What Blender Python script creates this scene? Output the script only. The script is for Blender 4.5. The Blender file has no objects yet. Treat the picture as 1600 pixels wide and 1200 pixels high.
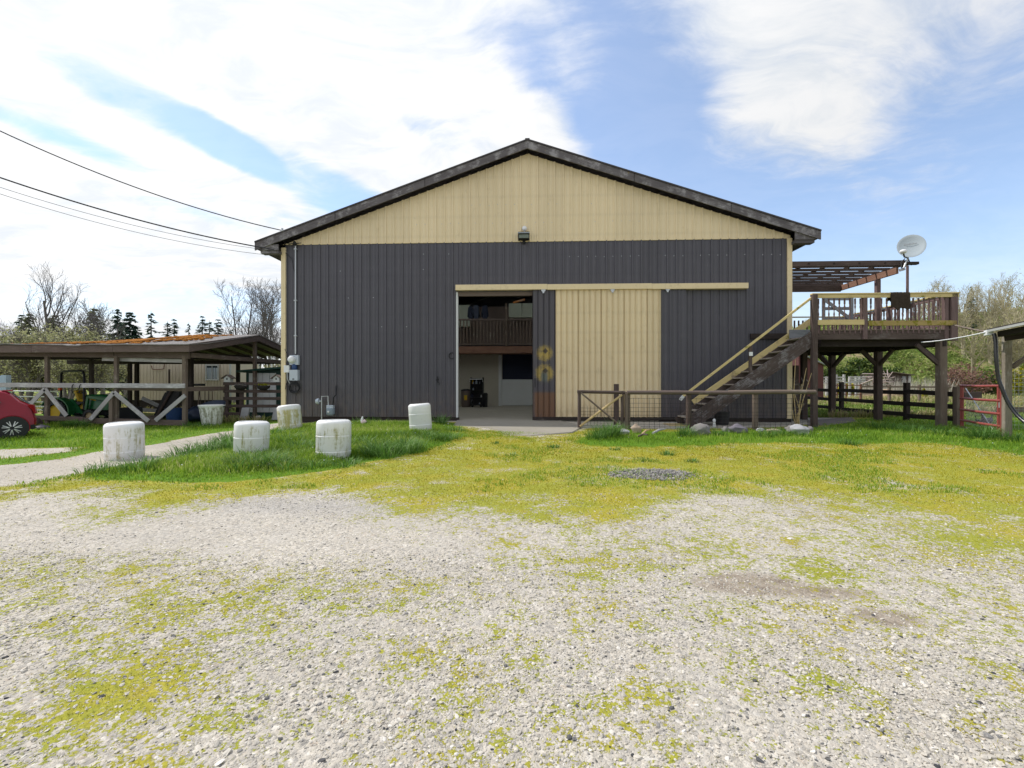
import bpy, math, random
import numpy as np
from mathutils import Vector, Matrix, noise as mnoise

random.seed(7); rng = np.random.default_rng(11)
sc = bpy.context.scene
COL = sc.collection
R = math.radians

# ------------------------------------------------------------------ camera, sky, sun, exposure
FPX, CH = 711.0, 1.33            # focal length in photo pixels (1600 wide), eye height
cam = bpy.data.cameras.new('camera'); cam.lens = FPX / 1600 * 36; cam.sensor_width = 36
cam.clip_start = 0.05; cam.clip_end = 3000
camo = bpy.data.objects.new('camera', cam); COL.objects.link(camo)
camo.location = (0, 0, CH); camo.rotation_euler = (R(90), 0, 0)
sc.camera = camo
sc.view_settings.view_transform = 'Standard'; sc.view_settings.look = 'None'
sc.view_settings.exposure = 0.70; sc.view_settings.gamma = 1
sc.view_settings.use_curve_mapping = False

SUN_DIR = Vector((-0.93 * math.cos(R(50)), 0.36 * math.cos(R(50)), math.sin(R(50)))).normalized()
sl = bpy.data.lights.new('sun', 'SUN'); sl.energy = 2.3; sl.angle = R(1.2); sl.color = (1, 0.955, 0.88)
so = bpy.data.objects.new('sun', sl); COL.objects.link(so)
so.rotation_euler = SUN_DIR.to_track_quat('Z', 'Y').to_euler()


class NT:
    """tiny node-tree writer: n(type, input=value_or_socket, ..., _prop=value) returns the node"""
    def __init__(s, tree): s.t = tree
    def n(s, typ, *a, **k):
        nd = s.t.nodes.new(typ)
        for kk, vv in k.items():
            if kk.startswith('_'): setattr(nd, kk[1:], vv)
        for i, vv in enumerate(a): s.put(nd.inputs[i], vv)
        for kk, vv in k.items():
            if not kk.startswith('_'): s.put(nd.inputs[kk], vv)
        return nd
    def put(s, sock, v):
        if v is None: return
        if hasattr(v, 'is_output'): s.t.links.new(v, sock)
        elif hasattr(v, 'outputs'): s.t.links.new(v.outputs[0], sock)
        elif isinstance(v, tuple) and len(v) == 3 and sock.type == 'RGBA': sock.default_value = (*v, 1)
        else: sock.default_value = v
    def math(s, op, a, b=None, c=None, clamp=False):
        nd = s.t.nodes.new('ShaderNodeMath'); nd.operation = op; nd.use_clamp = clamp
        for i, v in enumerate((a, b, c)): s.put(nd.inputs[i], v)
        return nd.outputs[0]
    def vec(s, op, a, b=None):
        nd = s.t.nodes.new('ShaderNodeVectorMath'); nd.operation = op
        s.put(nd.inputs[0], a); s.put(nd.inputs[1], b)
        return nd.outputs['Value'] if op in ('DOT_PRODUCT', 'LENGTH') else nd.outputs[0]
    def ss(s, x, lo, hi, a=0.0, b=1.0):
        nd = s.t.nodes.new('ShaderNodeMapRange'); nd.interpolation_type = 'SMOOTHSTEP'
        for i, v in enumerate((x, lo, hi, a, b)): s.put(nd.inputs[i], v)
        return nd.outputs[0]
    def mix(s, f, a, b, mode='MIX'):
        nd = s.t.nodes.new('ShaderNodeMix'); nd.data_type = 'RGBA'; nd.blend_type = mode
        s.put(nd.inputs[0], f); s.put(nd.inputs[6], a); s.put(nd.inputs[7], b)
        return nd.outputs[2]
    def noise(s, vec, scale, detail=4, rough=0.55, dist=0.0, col=False):
        nd = s.t.nodes.new('ShaderNodeTexNoise')
        s.put(nd.inputs['Vector'], vec); nd.inputs['Scale'].default_value = scale
        nd.inputs['Detail'].default_value = detail; nd.inputs['Roughness'].default_value = rough
        nd.inputs['Distortion'].default_value = dist
        return nd.outputs['Color' if col else 'Fac']
    def ramp(s, f, stops, interp='LINEAR'):
        nd = s.t.nodes.new('ShaderNodeValToRGB'); cr = nd.color_ramp; cr.interpolation = interp
        while len(cr.elements) < len(stops): cr.elements.new(0.5)
        for e, (p, c) in zip(cr.elements, stops):
            e.position = p; e.color = (*c, 1) if len(c) == 3 else c
        s.put(nd.inputs[0], f)
        return nd.outputs[0]
    def scale(s, v, xyz): return s.vec('MULTIPLY', v, xyz)


def px_dir(u, v): return Vector(((u - 800) / FPX, 1, -(v - 600) / FPX)).normalized()

W = bpy.data.worlds.new('World'); sc.world = W; W.use_nodes = True
t = NT(W.node_tree); W.node_tree.nodes.clear()
sky = t.n('ShaderNodeTexSky', _sky_type='NISHITA', _sun_disc=False)
sky.sun_elevation = R(50); sky.sun_rotation = math.atan2(SUN_DIR.x, SUN_DIR.y)
sky.air_density = 1.0; sky.dust_density = 0.2; sky.ozone_density = 3.0
D = t.n('ShaderNodeTexCoord').outputs['Generated']
sep = t.n('ShaderNodeSeparateXYZ', D)
zz = t.math('MAXIMUM', t.math('ADD', sep.outputs[2], 0.12), 0.07)
pl = t.n('ShaderNodeCombineXYZ', t.math('DIVIDE', sep.outputs[0], zz), t.math('DIVIDE', sep.outputs[1], zz), 0.0).outputs[0]
warp = t.vec('SCALE', t.vec('SUBTRACT', t.noise(pl, 1.1, 3, col=True), (0.5, 0.5, 0.5)))
warp.node.inputs['Scale'].default_value = 0.9
plw = t.vec('ADD', pl, warp)
rot = t.n('ShaderNodeMapping', _vector_type='POINT'); t.put(rot.inputs[0], plw)
rot.inputs['Rotation'].default_value = (0, 0, R(28)); rot.inputs['Scale'].default_value = (0.75, 1.5, 1)
n1 = t.noise(rot, 1.25, 7, 0.60)
n2 = t.noise(rot, 5.5, 6, 0.62)
n3 = t.noise(t.scale(pl, (1, 1, 1)), 13.0, 4, 0.6)       # small fleecy flakes
nn = t.math('ADD', t.math('MULTIPLY', n1, 0.56), t.math('ADD', t.math('MULTIPLY', n2, 0.28), t.math('MULTIPLY', n3, 0.16)))
# where the cloud bank lies: (pixel of its middle, half width, half height in degrees, tilt, gain)
blobs = [(330, 190, 30, 15, -10, 0.36), (700, 130, 17, 10, 20, 0.26), (820, 235, 13, 4.5, 30, 0.30), (-250, 180, 30, 20, 0, 0.35),
         (60, 440, 26, 8, 0, 0.22), (1150, 120, 13, 7, 24, 0.17), (1215, 235, 7, 6.0, 35, 0.17), (1480, 120, 18, 8, -22, 0.13),
         (1000, -300, 40, 18, 0, 0.18), (1420, 395, 16, 5, 0, 0.07), (1350, 160, 26, 12, -10, 0.10), (120, 130, 20, 8, 0, .14),
         (235, 168, 9, 2.2, 14, -0.80), (40, 172, 7, 1.6, 14, -0.55), (190, 272, 22, 2.0, 5, -0.40), (500, 292, 11, 2.6, 20, -0.55), (60, 345, 20, 1.6, 3, -.3), (250, 330, 8, 1.2, 4, -.3),
         (700, 195, 7, 2.8, 22, -0.6), (100, 455, 22, 2.6, -2, -0.55), (950, 150, 9, 8, 30, -0.30), (1060, 300, 14, 9, 30, -0.26), (1400, 300, 20, 12, -20, -0.2), (780, 90, 5, 4, 30, -.3)]
dens = None
for (u, v, a, b, tilt, gain) in blobs:
    c = px_dir(u, v); r = c.cross(Vector((0, 0, 1))).normalized(); up = r.cross(c)
    ct, st = math.cos(R(-tilt)), math.sin(R(-tilt))
    r2 = r * ct + up * st; u2 = up * ct - r * st
    x = t.math('DIVIDE', t.vec('DOT_PRODUCT', D, tuple(r2)), math.sin(R(a)))
    y = t.math('DIVIDE', t.vec('DOT_PRODUCT', D, tuple(u2)), math.sin(R(b)))
    q = t.math('ADD', t.math('MULTIPLY', x, x), t.math('MULTIPLY', y, y))
    front = t.math('GREATER_THAN', t.vec('DOT_PRODUCT', D, tuple(c)), 0.0)
    g = t.math('MULTIPLY', t.math('MULTIPLY', t.ss(q, 0.0, 2.2, 1.0, 0.0), front), gain)
    dens = g if dens is None else t.math('ADD', dens, g)
cl = t.math('ADD', nn, dens)
# behind and overhead the unseen cloud goes on, thickened to add fill light
back = t.ss(sep.outputs[1], -0.3, 0.25, 0.24, 0.0)
cl = t.math('ADD', cl, back)
cover = t.ss(cl, 0.47, 0.84)
pale = t.ss(sep.outputs[2], 0.0, 0.30, 0.66, 0.20)        # milky air low down
bright = t.ss(t.vec('DOT_PRODUCT', D, tuple(SUN_DIR)), 0.0, 0.95, 0.80, 1.0)
cc = t.mix(t.ss(t.math('ADD', t.math('MULTIPLY', n2, .6), t.math('MULTIPLY', n1, .4)), 0.36, 0.60), (0.80, 0.845, 0.90), (0.97, 0.975, 0.985))
cc = t.mix(1.0, cc, t.n('ShaderNodeCombineColor', bright, bright, bright).outputs[0], 'MULTIPLY')
bg1 = t.n('ShaderNodeBackground', sky, 0.14)
bg2 = t.n('ShaderNodeBackground', cc, 0.70)
mx = t.n('ShaderNodeMixShader', t.math('MINIMUM', t.math('ADD', cover, t.math('MULTIPLY', pale, t.math('SUBTRACT', 1.0, cover))), 1.0), bg1, bg2)
t.n('ShaderNodeOutputWorld', mx)

# ------------------------------------------------------------------ mesh writer
def rnd(a, b): return random.uniform(a, b)
WM = {}                                   # world matrix of everything built

class MB:
    def __init__(s): s.v = []; s.f = []; s.uv = []; s.mi = []
    def add(s, vs, fs, uvs=None, mi=0):
        o = len(s.v); s.v += [tuple(p) for p in vs]
        for k, f in enumerate(fs):
            s.f.append([i + o for i in f]); s.mi.append(mi)
            s.uv.append(uvs[k] if uvs else [(0, 0)] * len(f))
    def beam(s, p, q, w, h, up=(0, 0, 1), ch=0.006, mi=0, w2=None, h2=None):
        """squared timber from p to q, w across, h along up, with eased edges; uv runs along the grain"""
        p = Vector(p); q = Vector(q); d = (q - p); L = d.length; d.normalize()
        up = Vector(up)
        if abs(d.dot(up.normalized())) > 0.98: up = Vector((0, 1, 0)) if abs(d.y) < 0.9 else Vector((1, 0, 0))
        sd = d.cross(up).normalized(); u2 = sd.cross(d)
        ru, rv = rnd(0, 50), rnd(0, 50)
        vs = []; per = []
        for (c, ww, hh) in ((p, w, h), (q, w2 or w, h2 or h)):
            e = min(ch, ww * .3, hh * .3); a, b = ww / 2, hh / 2
            pts = [(-a + e, -b), (a - e, -b), (a, -b + e), (a, b - e), (a - e, b), (-a + e, b), (-a, b - e), (-a, -b + e)]
            vs += [c + sd * x + u2 * y for x, y in pts]
        acc = [0]
        for i in range(8):
            j = (i + 1) % 8; acc.append(acc[-1] + (vs[j] - vs[i]).length)
        fs = []; uvs = []
        for i in range(8):
            j = (i + 1) % 8
            fs.append((i, j, j + 8, i + 8))
            uvs.append([(ru, rv + acc[i]), (ru, rv + acc[i + 1]), (ru + L, rv + acc[i + 1]), (ru + L, rv + acc[i])])
        fs.append(tuple(range(7, -1, -1))); uvs.append([(ru + k * .01, rv) for k in range(8)])
        fs.append(tuple(range(8, 16))); uvs.append([(ru + k * .01, rv) for k in range(8)])
        s.add(vs, fs, uvs, mi)
    def box(s, x0, x1, y0, y1, z0, z1, ch=0.005, mi=0):
        dx, dy, dz = x1 - x0, y1 - y0, z1 - z0
        cx, cy, cz = (x0 + x1) / 2, (y0 + y1) / 2, (z0 + z1) / 2
        if dz >= dx and dz >= dy: s.beam((cx, cy, z0), (cx, cy, z1), dx, dy, (0, 1, 0), ch, mi)
        elif dx >= dy: s.beam((x0, cy, cz), (x1, cy, cz), dy, dz, (0, 0, 1), ch, mi)
        else: s.beam((cx, y0, cz), (cx, y1, cz), dx, dz, (0, 0, 1), ch, mi)
    def tube(s, pts, r, n=6, cap=True, mi=0, closed=False):
        pts = [Vector(p) for p in pts]; m = len(pts)
        rs = r if isinstance(r, (list, tuple)) else [r] * m
        vs = []; prev = None; L = 0; ru = rnd(0, 20)
        for i, p in enumerate(pts):
            if closed: d = pts[(i + 1) % m] - pts[i - 1]
            else: d = pts[min(i + 1, m - 1)] - pts[max(i - 1, 0)]
            d.normalize()
            if prev is None:
                a = d.cross(Vector((0, 0, 1)))
                if a.length < 0.05: a = d.cross(Vector((1, 0, 0)))
            else: a = prev - d * prev.dot(d)
            a.normalize(); b = d.cross(a); prev = a
            for k in range(n):
                th = 2 * math.pi * k / n
                vs.append(p + (a * math.cos(th) + b * math.sin(th)) * rs[i])
        fs = []; uvs = []
        for i in range(m if closed else m - 1):
            j = (i + 1) % m; l1 = L + (pts[j] - pts[i]).length
            for k in range(n):
                k2 = (k + 1) % n
                fs.append((i * n + k, i * n + k2, j * n + k2, j * n + k))
                uvs.append([(ru + L, k * .06), (ru + L, k * .06 + .06), (ru + l1, k * .06 + .06), (ru + l1, k * .06)])
            L = l1
        if cap and not closed and n > 2:
            fs.append(tuple(range(n - 1, -1, -1))); uvs.append([(0, 0)] * n)
            fs.append(tuple(range((m - 1) * n, m * n))); uvs.append([(0, 0)] * n)
        s.add(vs, fs, uvs, mi)
    def lathe(s, prof, n=24, M=None, mi=0, cap=True):
        M = M or Matrix.Identity(4); vs = []; fs = []
        for (r, z) in prof:
            for k in range(n):
                th = 2 * math.pi * k / n
                vs.append(M @ Vector((r * math.cos(th), r * math.sin(th), z)))
        for i in range(len(prof) - 1):
            for k in range(n):
                k2 = (k + 1) % n; fs.append((i * n + k, i * n + k2, (i + 1) * n + k2, (i + 1) * n + k))
        if cap: fs.append(tuple(range(n - 1, -1, -1))); fs.append(tuple(range((len(prof) - 1) * n, len(prof) * n)))
        s.add(vs, fs, None, mi)
    def prism(s, poly, y0, y1, ax='y', mi=0):
        """closed polygon of (a, z) pushed from y0 to y1"""
        n = len(poly)
        mk = (lambda a, z, y: (a, y, z)) if ax == 'y' else (lambda a, z, y: (y, a, z))
        vs = [mk(a, z, y0) for a, z in poly] + [mk(a, z, y1) for a, z in poly]
        fs = [tuple(range(n)), tuple(range(2 * n - 1, n - 1, -1))]
        uvs = [[(a, z) for a, z in poly], [(a, z) for a, z in reversed(poly)]]
        for i in range(n):
            j = (i + 1) % n; fs.append((j, i, i + n, j + n)); uvs.append([(poly[j][0], 0), (poly[i][0], 0), (poly[i][0], .1), (poly[j][0], .1)])
        s.add(vs, fs, uvs, mi)
    def blob(s, c, r, seed=0, sub=2, amp=.18, fr=1.6, mi=0, flat=None):
        vs, fs = ico(sub); out = []
        for p in vs:
            p = Vector(p); k = 1 + amp * mnoise.noise(p * fr + Vector((seed * 7.3, seed, 0)))
            q = Vector((p.x * r[0], p.y * r[1], p.z * r[2])) * k
            if flat is not None: q.z = max(q.z, flat)
            out.append(q + Vector(c))
        s.add(out, fs, None, mi)

_ico = {}
def ico(sub):
    if sub not in _ico:
        import bmesh
        b = bmesh.new(); bmesh.ops.create_icosphere(b, subdivisions=sub, radius=1)
        _ico[sub] = ([tuple(v.co) for v in b.verts], [tuple(v.index for v in f.verts) for f in b.faces]); b.free()
    return _ico[sub]

def make_mesh(name, mb, mats, smooth=None):
    me = bpy.data.meshes.new(name); me.from_pydata(mb.v, [], mb.f)
    ul = me.uv_layers.new(name='UVMap')
    ul.data.foreach_set('uv', [c for f in mb.uv for uv in f for c in uv])
    for m in (mats if isinstance(mats, (list, tuple)) else [mats]): me.materials.append(m)
    me.polygons.foreach_set('material_index', mb.mi)
    if smooth is not None:
        me.polygons.foreach_set('use_smooth', [True] * len(me.polygons))
        me.set_sharp_from_angle(angle=R(smooth))
    me.update(); return me

def tagp(o, label=None, cat=None, group=None, kind=None):
    if label: o['label'] = label
    if cat: o['category'] = cat
    if group: o['group'] = group
    if kind: o['kind'] = kind
    return o

def build(name, mb, mat, parent=None, local=False, loc=None, smooth=None, **tags):
    """link mb as one object. World coordinates unless local; a top-level mesh gets its origin at loc"""
    if parent is not None:
        if not local:
            inv = WM[parent].inverted(); mb.v = [tuple(inv @ Vector(p)) for p in mb.v]
        o = bpy.data.objects.new(name, make_mesh(name, mb, mat, smooth)); o.parent = parent; WM[o] = WM[parent].copy()
    else:
        L = Vector(loc) if loc is not None else Vector((0, 0, 0))
        if not local: mb.v = [tuple(Vector(p) - L) for p in mb.v]
        o = bpy.data.objects.new(name, make_mesh(name, mb, mat, smooth)); o.location = L; WM[o] = Matrix.Translation(L)
    COL.objects.link(o); return tagp(o, **tags)

def thing(name, label, cat, loc=(0, 0, 0), rz=0, group=None, kind=None, rx=0, ry=0):
    o = bpy.data.objects.new(name, None); o.empty_display_size = .2; COL.objects.link(o)
    o.location = loc; o.rotation_euler = (rx, ry, rz)
    WM[o] = Matrix.Translation(loc) @ o.rotation_euler.to_matrix().to_4x4()
    return tagp(o, label, cat, group, kind)

def dup(root, loc, rz=None, label=None, scale=None, rot=None):
    r = root.copy(); COL.objects.link(r); r.location = loc
    if rz is not None: r.rotation_euler = (root.rotation_euler[0], root.rotation_euler[1], rz)
    if rot is not None: r.rotation_euler = rot
    if scale is not None: r.scale = scale if isinstance(scale, (tuple, list)) else (scale,) * 3
    if label: r['label'] = label
    for ch in list(root.children):
        c = ch.copy(); COL.objects.link(c); c.parent = r
        for g in list(ch.children):
            d = g.copy(); COL.objects.link(d); d.parent = c
    return r

def PX(u, v, y):
    """the point at depth y that the photograph shows at (u, v)"""
    return Vector(((u - 800) / FPX * y, y, CH - (v - 600) / FPX * y))
def GP(u, v): y = FPX * CH / (v - 600); return ((u - 800) / FPX * y, y)

# ------------------------------------------------------------------ numpy noise and masks
def _h(ix, iy, s):
    n = (ix.astype(np.int64) * 374761393 + iy.astype(np.int64) * 668265263 + s * 974711) & 0x7fffffff
    n = ((n ^ (n >> 13)) * 1274126177) & 0x7fffffff
    return ((n ^ (n >> 16)) & 0xffff) / 65535.0
def vnoise(x, y, s=0):
    ix = np.floor(x); iy = np.floor(y); fx = x - ix; fy = y - iy
    fx = fx * fx * (3 - 2 * fx); fy = fy * fy * (3 - 2 * fy)
    a = _h(ix, iy, s); b = _h(ix + 1, iy, s); c = _h(ix, iy + 1, s); d = _h(ix + 1, iy + 1, s)
    return (a * (1 - fx) + b * fx) * (1 - fy) + (c * (1 - fx) + d * fx) * fy
def fbm(x, y, s=0, o=4):
    r = 0; a = .5
    for k in range(o):
        r = r + a * vnoise(x * 2 ** k + 17.3 * k, y * 2 ** k - 9.1 * k, s + k); a *= .5
    return r / (1 - .5 ** o)
def sst(x, a, b): t_ = np.clip((x - a) / (b - a), 0, 1); return t_ * t_ * (3 - 2 * t_)
def sdist(poly, x, y):
    """signed distance, positive inside"""
    P = np.array(poly, float); d = np.full(x.shape, 1e9); ins = np.zeros(x.shape, bool); n = len(P)
    for i in range(n):
        ax, ay = P[i]; bx, by = P[(i + 1) % n]; ex, ey = bx - ax, by - ay
        wx, wy = x - ax, y - ay; tt = np.clip((wx * ex + wy * ey) / (ex * ex + ey * ey + 1e-12), 0, 1)
        d = np.minimum(d, np.hypot(wx - ex * tt, wy - ey * tt))
        c = (ay > y) != (by > y); xi = ax + (y - ay) / (by - ay + 1e-12) * ex
        ins ^= c & (x < xi)
    return np.where(ins, d, -d)
def gpoly(pts): return [GP(u, v) for u, v in pts]

def gz(x, y):
    x = np.asarray(x, float); y = np.asarray(y, float)
    z = -0.27 * sst(-x, 4.5, 12.5) * sst(y, 4.0, 8.0)
    z = z + .10 * np.exp(-((x + 2.6) / 2.2) ** 2 - ((y - 12.0) / 2.2) ** 2) + .07 * np.exp(-((x + 5.9) / 1.6) ** 2 - ((y - 12.8) / 1.6) ** 2)
    z = z + .10 * np.exp(-((x + 18.2) / 2.6) ** 2 - ((y - 16.6) / 1.2) ** 2)
    z = z + .05 * np.exp(-((x - 2.02) / .55) ** 2 - ((y - 6.6) / .35) ** 2)
    z = z + (fbm(x * .5, y * .5, 3, 3) - .5) * .07 * sst(y, 13.2, 10.0)
    return z
def gz1(x, y): return float(gz(np.array([x]), np.array([y]))[0])

ISLAND = gpoly([(50, 752), (120, 744), (200, 750), (300, 753), (420, 746), (500, 739), (560, 729), (640, 709), (700, 697), (724, 685), (716, 661), (440, 660), (428, 668), (380, 688), (345, 700), (280, 712), (230, 722), (160, 731)])
LEFTB = gpoly([(-400, 728), (0, 713), (130, 701), (230, 686), (330, 669), (445, 653), (445, 640), (-300, 640), (-500, 700)])
CARG = gpoly([(-300, 700), (-100, 688), (20, 681), (135, 683), (118, 693), (0, 702), (-100, 712)])
RLUSH = gpoly([(870, 693), (905, 680), (940, 671), (1050, 674), (1265, 669), (1330, 655), (1600, 640), (2100, 650), (2600, 740), (1750, 735), (1600, 717), (1520, 703), (1440, 694), (1300, 697), (1200, 695), (1080, 697), (960, 697)])
MOSS = gpoly([(-60, 757), (60, 754), (300, 757), (500, 746), (640, 715), (705, 692), (722, 676), (905, 677), (1300, 694), (1440, 690), (1600, 712), (1900, 760), (1900, 820), (1500, 800), (1250, 775), (1100, 768), (1010, 790), (900, 806), (800, 812), (700, 793), (600, 770), (420, 764), (300, 769), (100, 762)])
MOSS2 = gpoly([(640, 730), (900, 695), (1700, 700), (2300, 900), (2300, 1000), (1700, 960), (1500, 940), (1250, 900), (1050, 860), (900, 835), (720, 815)])
CLEAN = gpoly([(-300, 770), (0, 764), (200, 768), (420, 770), (560, 790), (680, 815), (760, 850), (760, 900), (640, 905), (420, 890), (200, 875), (0, 850), (-300, 840)])
DRIVE = gpoly([(-600, 800), (-100, 768), (50, 753), (160, 731), (230, 722), (280, 712), (345, 700), (380, 688), (428, 668), (440, 660), (445, 652), (330, 668), (230, 685), (130, 700), (0, 712), (-400, 728)])
SPOTS = [(120, 1090, .28, .42), (210, 1060, .2, .25), (60, 925, .7, .26), (170, 905, .45, .2), (100, 985, .3, .2), (330, 945, .5, .16), (230, 985, .35, .25), (560, 895, .5, .25),
         (640, 930, .4, .2), (850, 1125, .1, .2), (1000, 1090, .2, .1), (980, 885, .7, .2), (1230, 880, .7, .22), (1240, 970, .5, .2), (1350, 1120, .2, .15),
         (1150, 1060, .35, .16), (1560, 1010, .5, .3), (1500, 1110, .3, .18), (640, 1010, .25, .16), (470, 1000, .3, .18), (350, 1100, .2, .3), (300, 1070, .2, .2), (900, 980, .4, .1), (700, 1040, .3, .12)]
DIRTS = [(1165, 912, .42, .20, 1.15), (1270, 925, .55, .14, .7), (1390, 965, .22, .14, 1.0), (1290, 975, .2, .1, .45), (1050, 810, .3, .25, .25), (700, 945, .5, .3, .18), (600, 1060, .12, .08, .35), (270, 1080, .4, .2, .15)]

def fields(x, y):
    f1 = fbm(x * .8, y * .8, 21); f2 = fbm(x * 3.1, y * 3.1, 31); f3 = fbm(x * .35, y * .35, 41)
    jit = (f1 - .5) * .8 + (f2 - .5) * .3
    isl = sst(sdist(ISLAND, x, y) + jit * .7, -.15, .25)
    lef = sst(sdist(LEFTB, x, y) + jit * .8, -.2, .3) * (1 - sst(sdist(CARG, x, y) + jit * 1.2, -.2, .4) * .85)
    rlu = sst(sdist(RLUSH, x, y) + jit * 1.5, -.35, .55)
    far = sst(y, 18.5, 20.5) * np.where(np.abs(x) > 9, 1, 0) * 1.0
    apron = (x > -1.9) & (x < 2.3) & (y > 11.6) & (y < 16.4)
    grass = np.clip(np.maximum.reduce([isl, lef, rlu, far]), 0, 1)
    m1 = sst(sdist(MOSS, x, y) + jit * 2.2, -2.0, 1.1)
    m2 = sst(sdist(MOSS2, x, y) + jit * 2.0, -.8, 1.0)
    cl = sst(sdist(CLEAN, x, y) + jit * .8, -.3, .5)
    moss = np.clip(np.maximum(m1 * (.66 + .75 * (f2 - .4) + .5 * (f1 - .5)), m2 * (.40 + .6 * (f1 - .45) + .35 * (f2 - .5))), 0, 1)
    sp = 0 * x
    for (u, v, r, a) in SPOTS:
        gx, gy = GP(u, v); sp = sp + .5 * a * np.exp(-(((x - gx) / r) ** 2 + ((y - gy) / (r * .8)) ** 2))
    f4 = fbm(x * 8.5, y * 8.5, 37, 3)
    base = .33 + .16 * (f3 - .45) + .20 * (f1 - .5) + .22 * (f2 - .5) + .40 * (f4 - .5) + .05 * sst(x, 0, 3) - .09 * sst(y, 3.4, 2.2) * (1 - np.exp(-((x + 1.7) / .8) ** 2))
    moss = np.maximum(moss, np.clip(sp * (.2 + 1.0 * f2 + .8 * f4) + base * (1 - .75 * cl), 0, 1) * np.where(y < 9.5, 1, .6))
    near = sst(np.maximum.reduce([sdist(ISLAND, x, y), sdist(RLUSH, x, y)]) + jit * .8, -1.1, -.15)
    moss = np.maximum(moss, near * (.70 + .5 * (f2 - .5)))
    drv = sst(sdist(DRIVE, x, y) + jit * .4, -.2, .3)
    moss = moss * (1 - .8 * drv)
    moss = np.clip(np.maximum(moss, .75 * sst(grass, .02, .5) * (1 - sst(grass, .5, .95))), 0, 1)
    dirt = .42 * drv
    for (u, v, rx, ry, a) in DIRTS:
        gx, gy = GP(u, v); dirt = np.maximum(dirt, a * np.exp(-(((x - gx) / rx) ** 2 + ((y - gy) / ry) ** 2)) * (.6 + .8 * f2))
    dark = np.exp(-(((x - 2.02) / .6) ** 2 + ((y - 6.62) / .3) ** 2)) * (.5 + .7 * f2)
    gx, gy = GP(480, 790); dark = np.maximum(dark, .45 * np.exp(-(((x - gx - (y - gy) * -1.2) / 1.3) ** 2 + ((y - gy) / .35) ** 2)))
    dark = np.clip(dark, 0, 1)
    grass = np.where(apron, grass * sst(np.abs(x - .2), 1.6, 2.2), grass)
    return grass, moss * (1 - .9 * dark) * (1 - .6 * np.clip(dirt, 0, 1)), np.clip(dirt, 0, 1), dark, cl
# ------------------------------------------------------------------ materials
def newmat(name):
    m = bpy.data.materials.new(name); m.use_nodes = True
    t = NT(m.node_tree); m.node_tree.nodes.clear()
    b = t.n('ShaderNodeBsdfPrincipled'); o = t.n('ShaderNodeOutputMaterial', b)
    return m, t, b
def bump(t, b, h, strength=.4, dist=.01):
    n = t.n('ShaderNodeBump', Height=h, Strength=strength, Distance=dist); t.put(b.inputs['Normal'], n)
def setb(t, b, **k):
    for kk, v in k.items(): t.put(b.inputs[kk.replace('_', ' ')], v)

def wood(name, c1, c2, wear=(.35, .33, .30), wamt=.35, wscale=1.5, rough=.85, moss=None, mamt=0.0):
    m, t, b = newmat(name)
    uv = t.n('ShaderNodeUVMap').outputs[0]; ob = t.n('ShaderNodeTexCoord').outputs['Object']
    g = t.noise(t.scale(uv, (1.6, 26, 1)), 2.0, 6, .65)
    g2 = t.noise(t.scale(uv, (.7, 3, 1)), 1.3, 3)
    col = t.mix(t.ss(t.math('ADD', t.math('MULTIPLY', g, .6), t.math('MULTIPLY', g2, .4)), .32, .68), c1, c2)
    w = t.ss(t.math('ADD', t.noise(ob, wscale, 6, .7), t.math('MULTIPLY', t.math('SUBTRACT', g, .5), .5)), .66 - wamt * .5, .80 - wamt * .35)
    col = t.mix(t.math('MULTIPLY', w, .85), col, wear)
    if moss:
        mm = t.ss(t.noise(ob, wscale * 1.7, 5, .7), .74 - mamt * .4, .80 - mamt * .35)
        col = t.mix(mm, col, moss)
    ck = t.ss(t.noise(t.scale(uv, (1.0, 60, 1)), 1.5, 3, .5), .70, .78)
    col = t.mix(t.math('MULTIPLY', ck, .6), col, (.02, .016, .013))
    setb(t, b, Base_Color=col, Roughness=rough)
    b.inputs['Specular IOR Level'].default_value = .25
    bump(t, b, t.math('SUBTRACT', g, t.math('MULTIPLY', ck, .8)), .5, .006)
    return m

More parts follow.
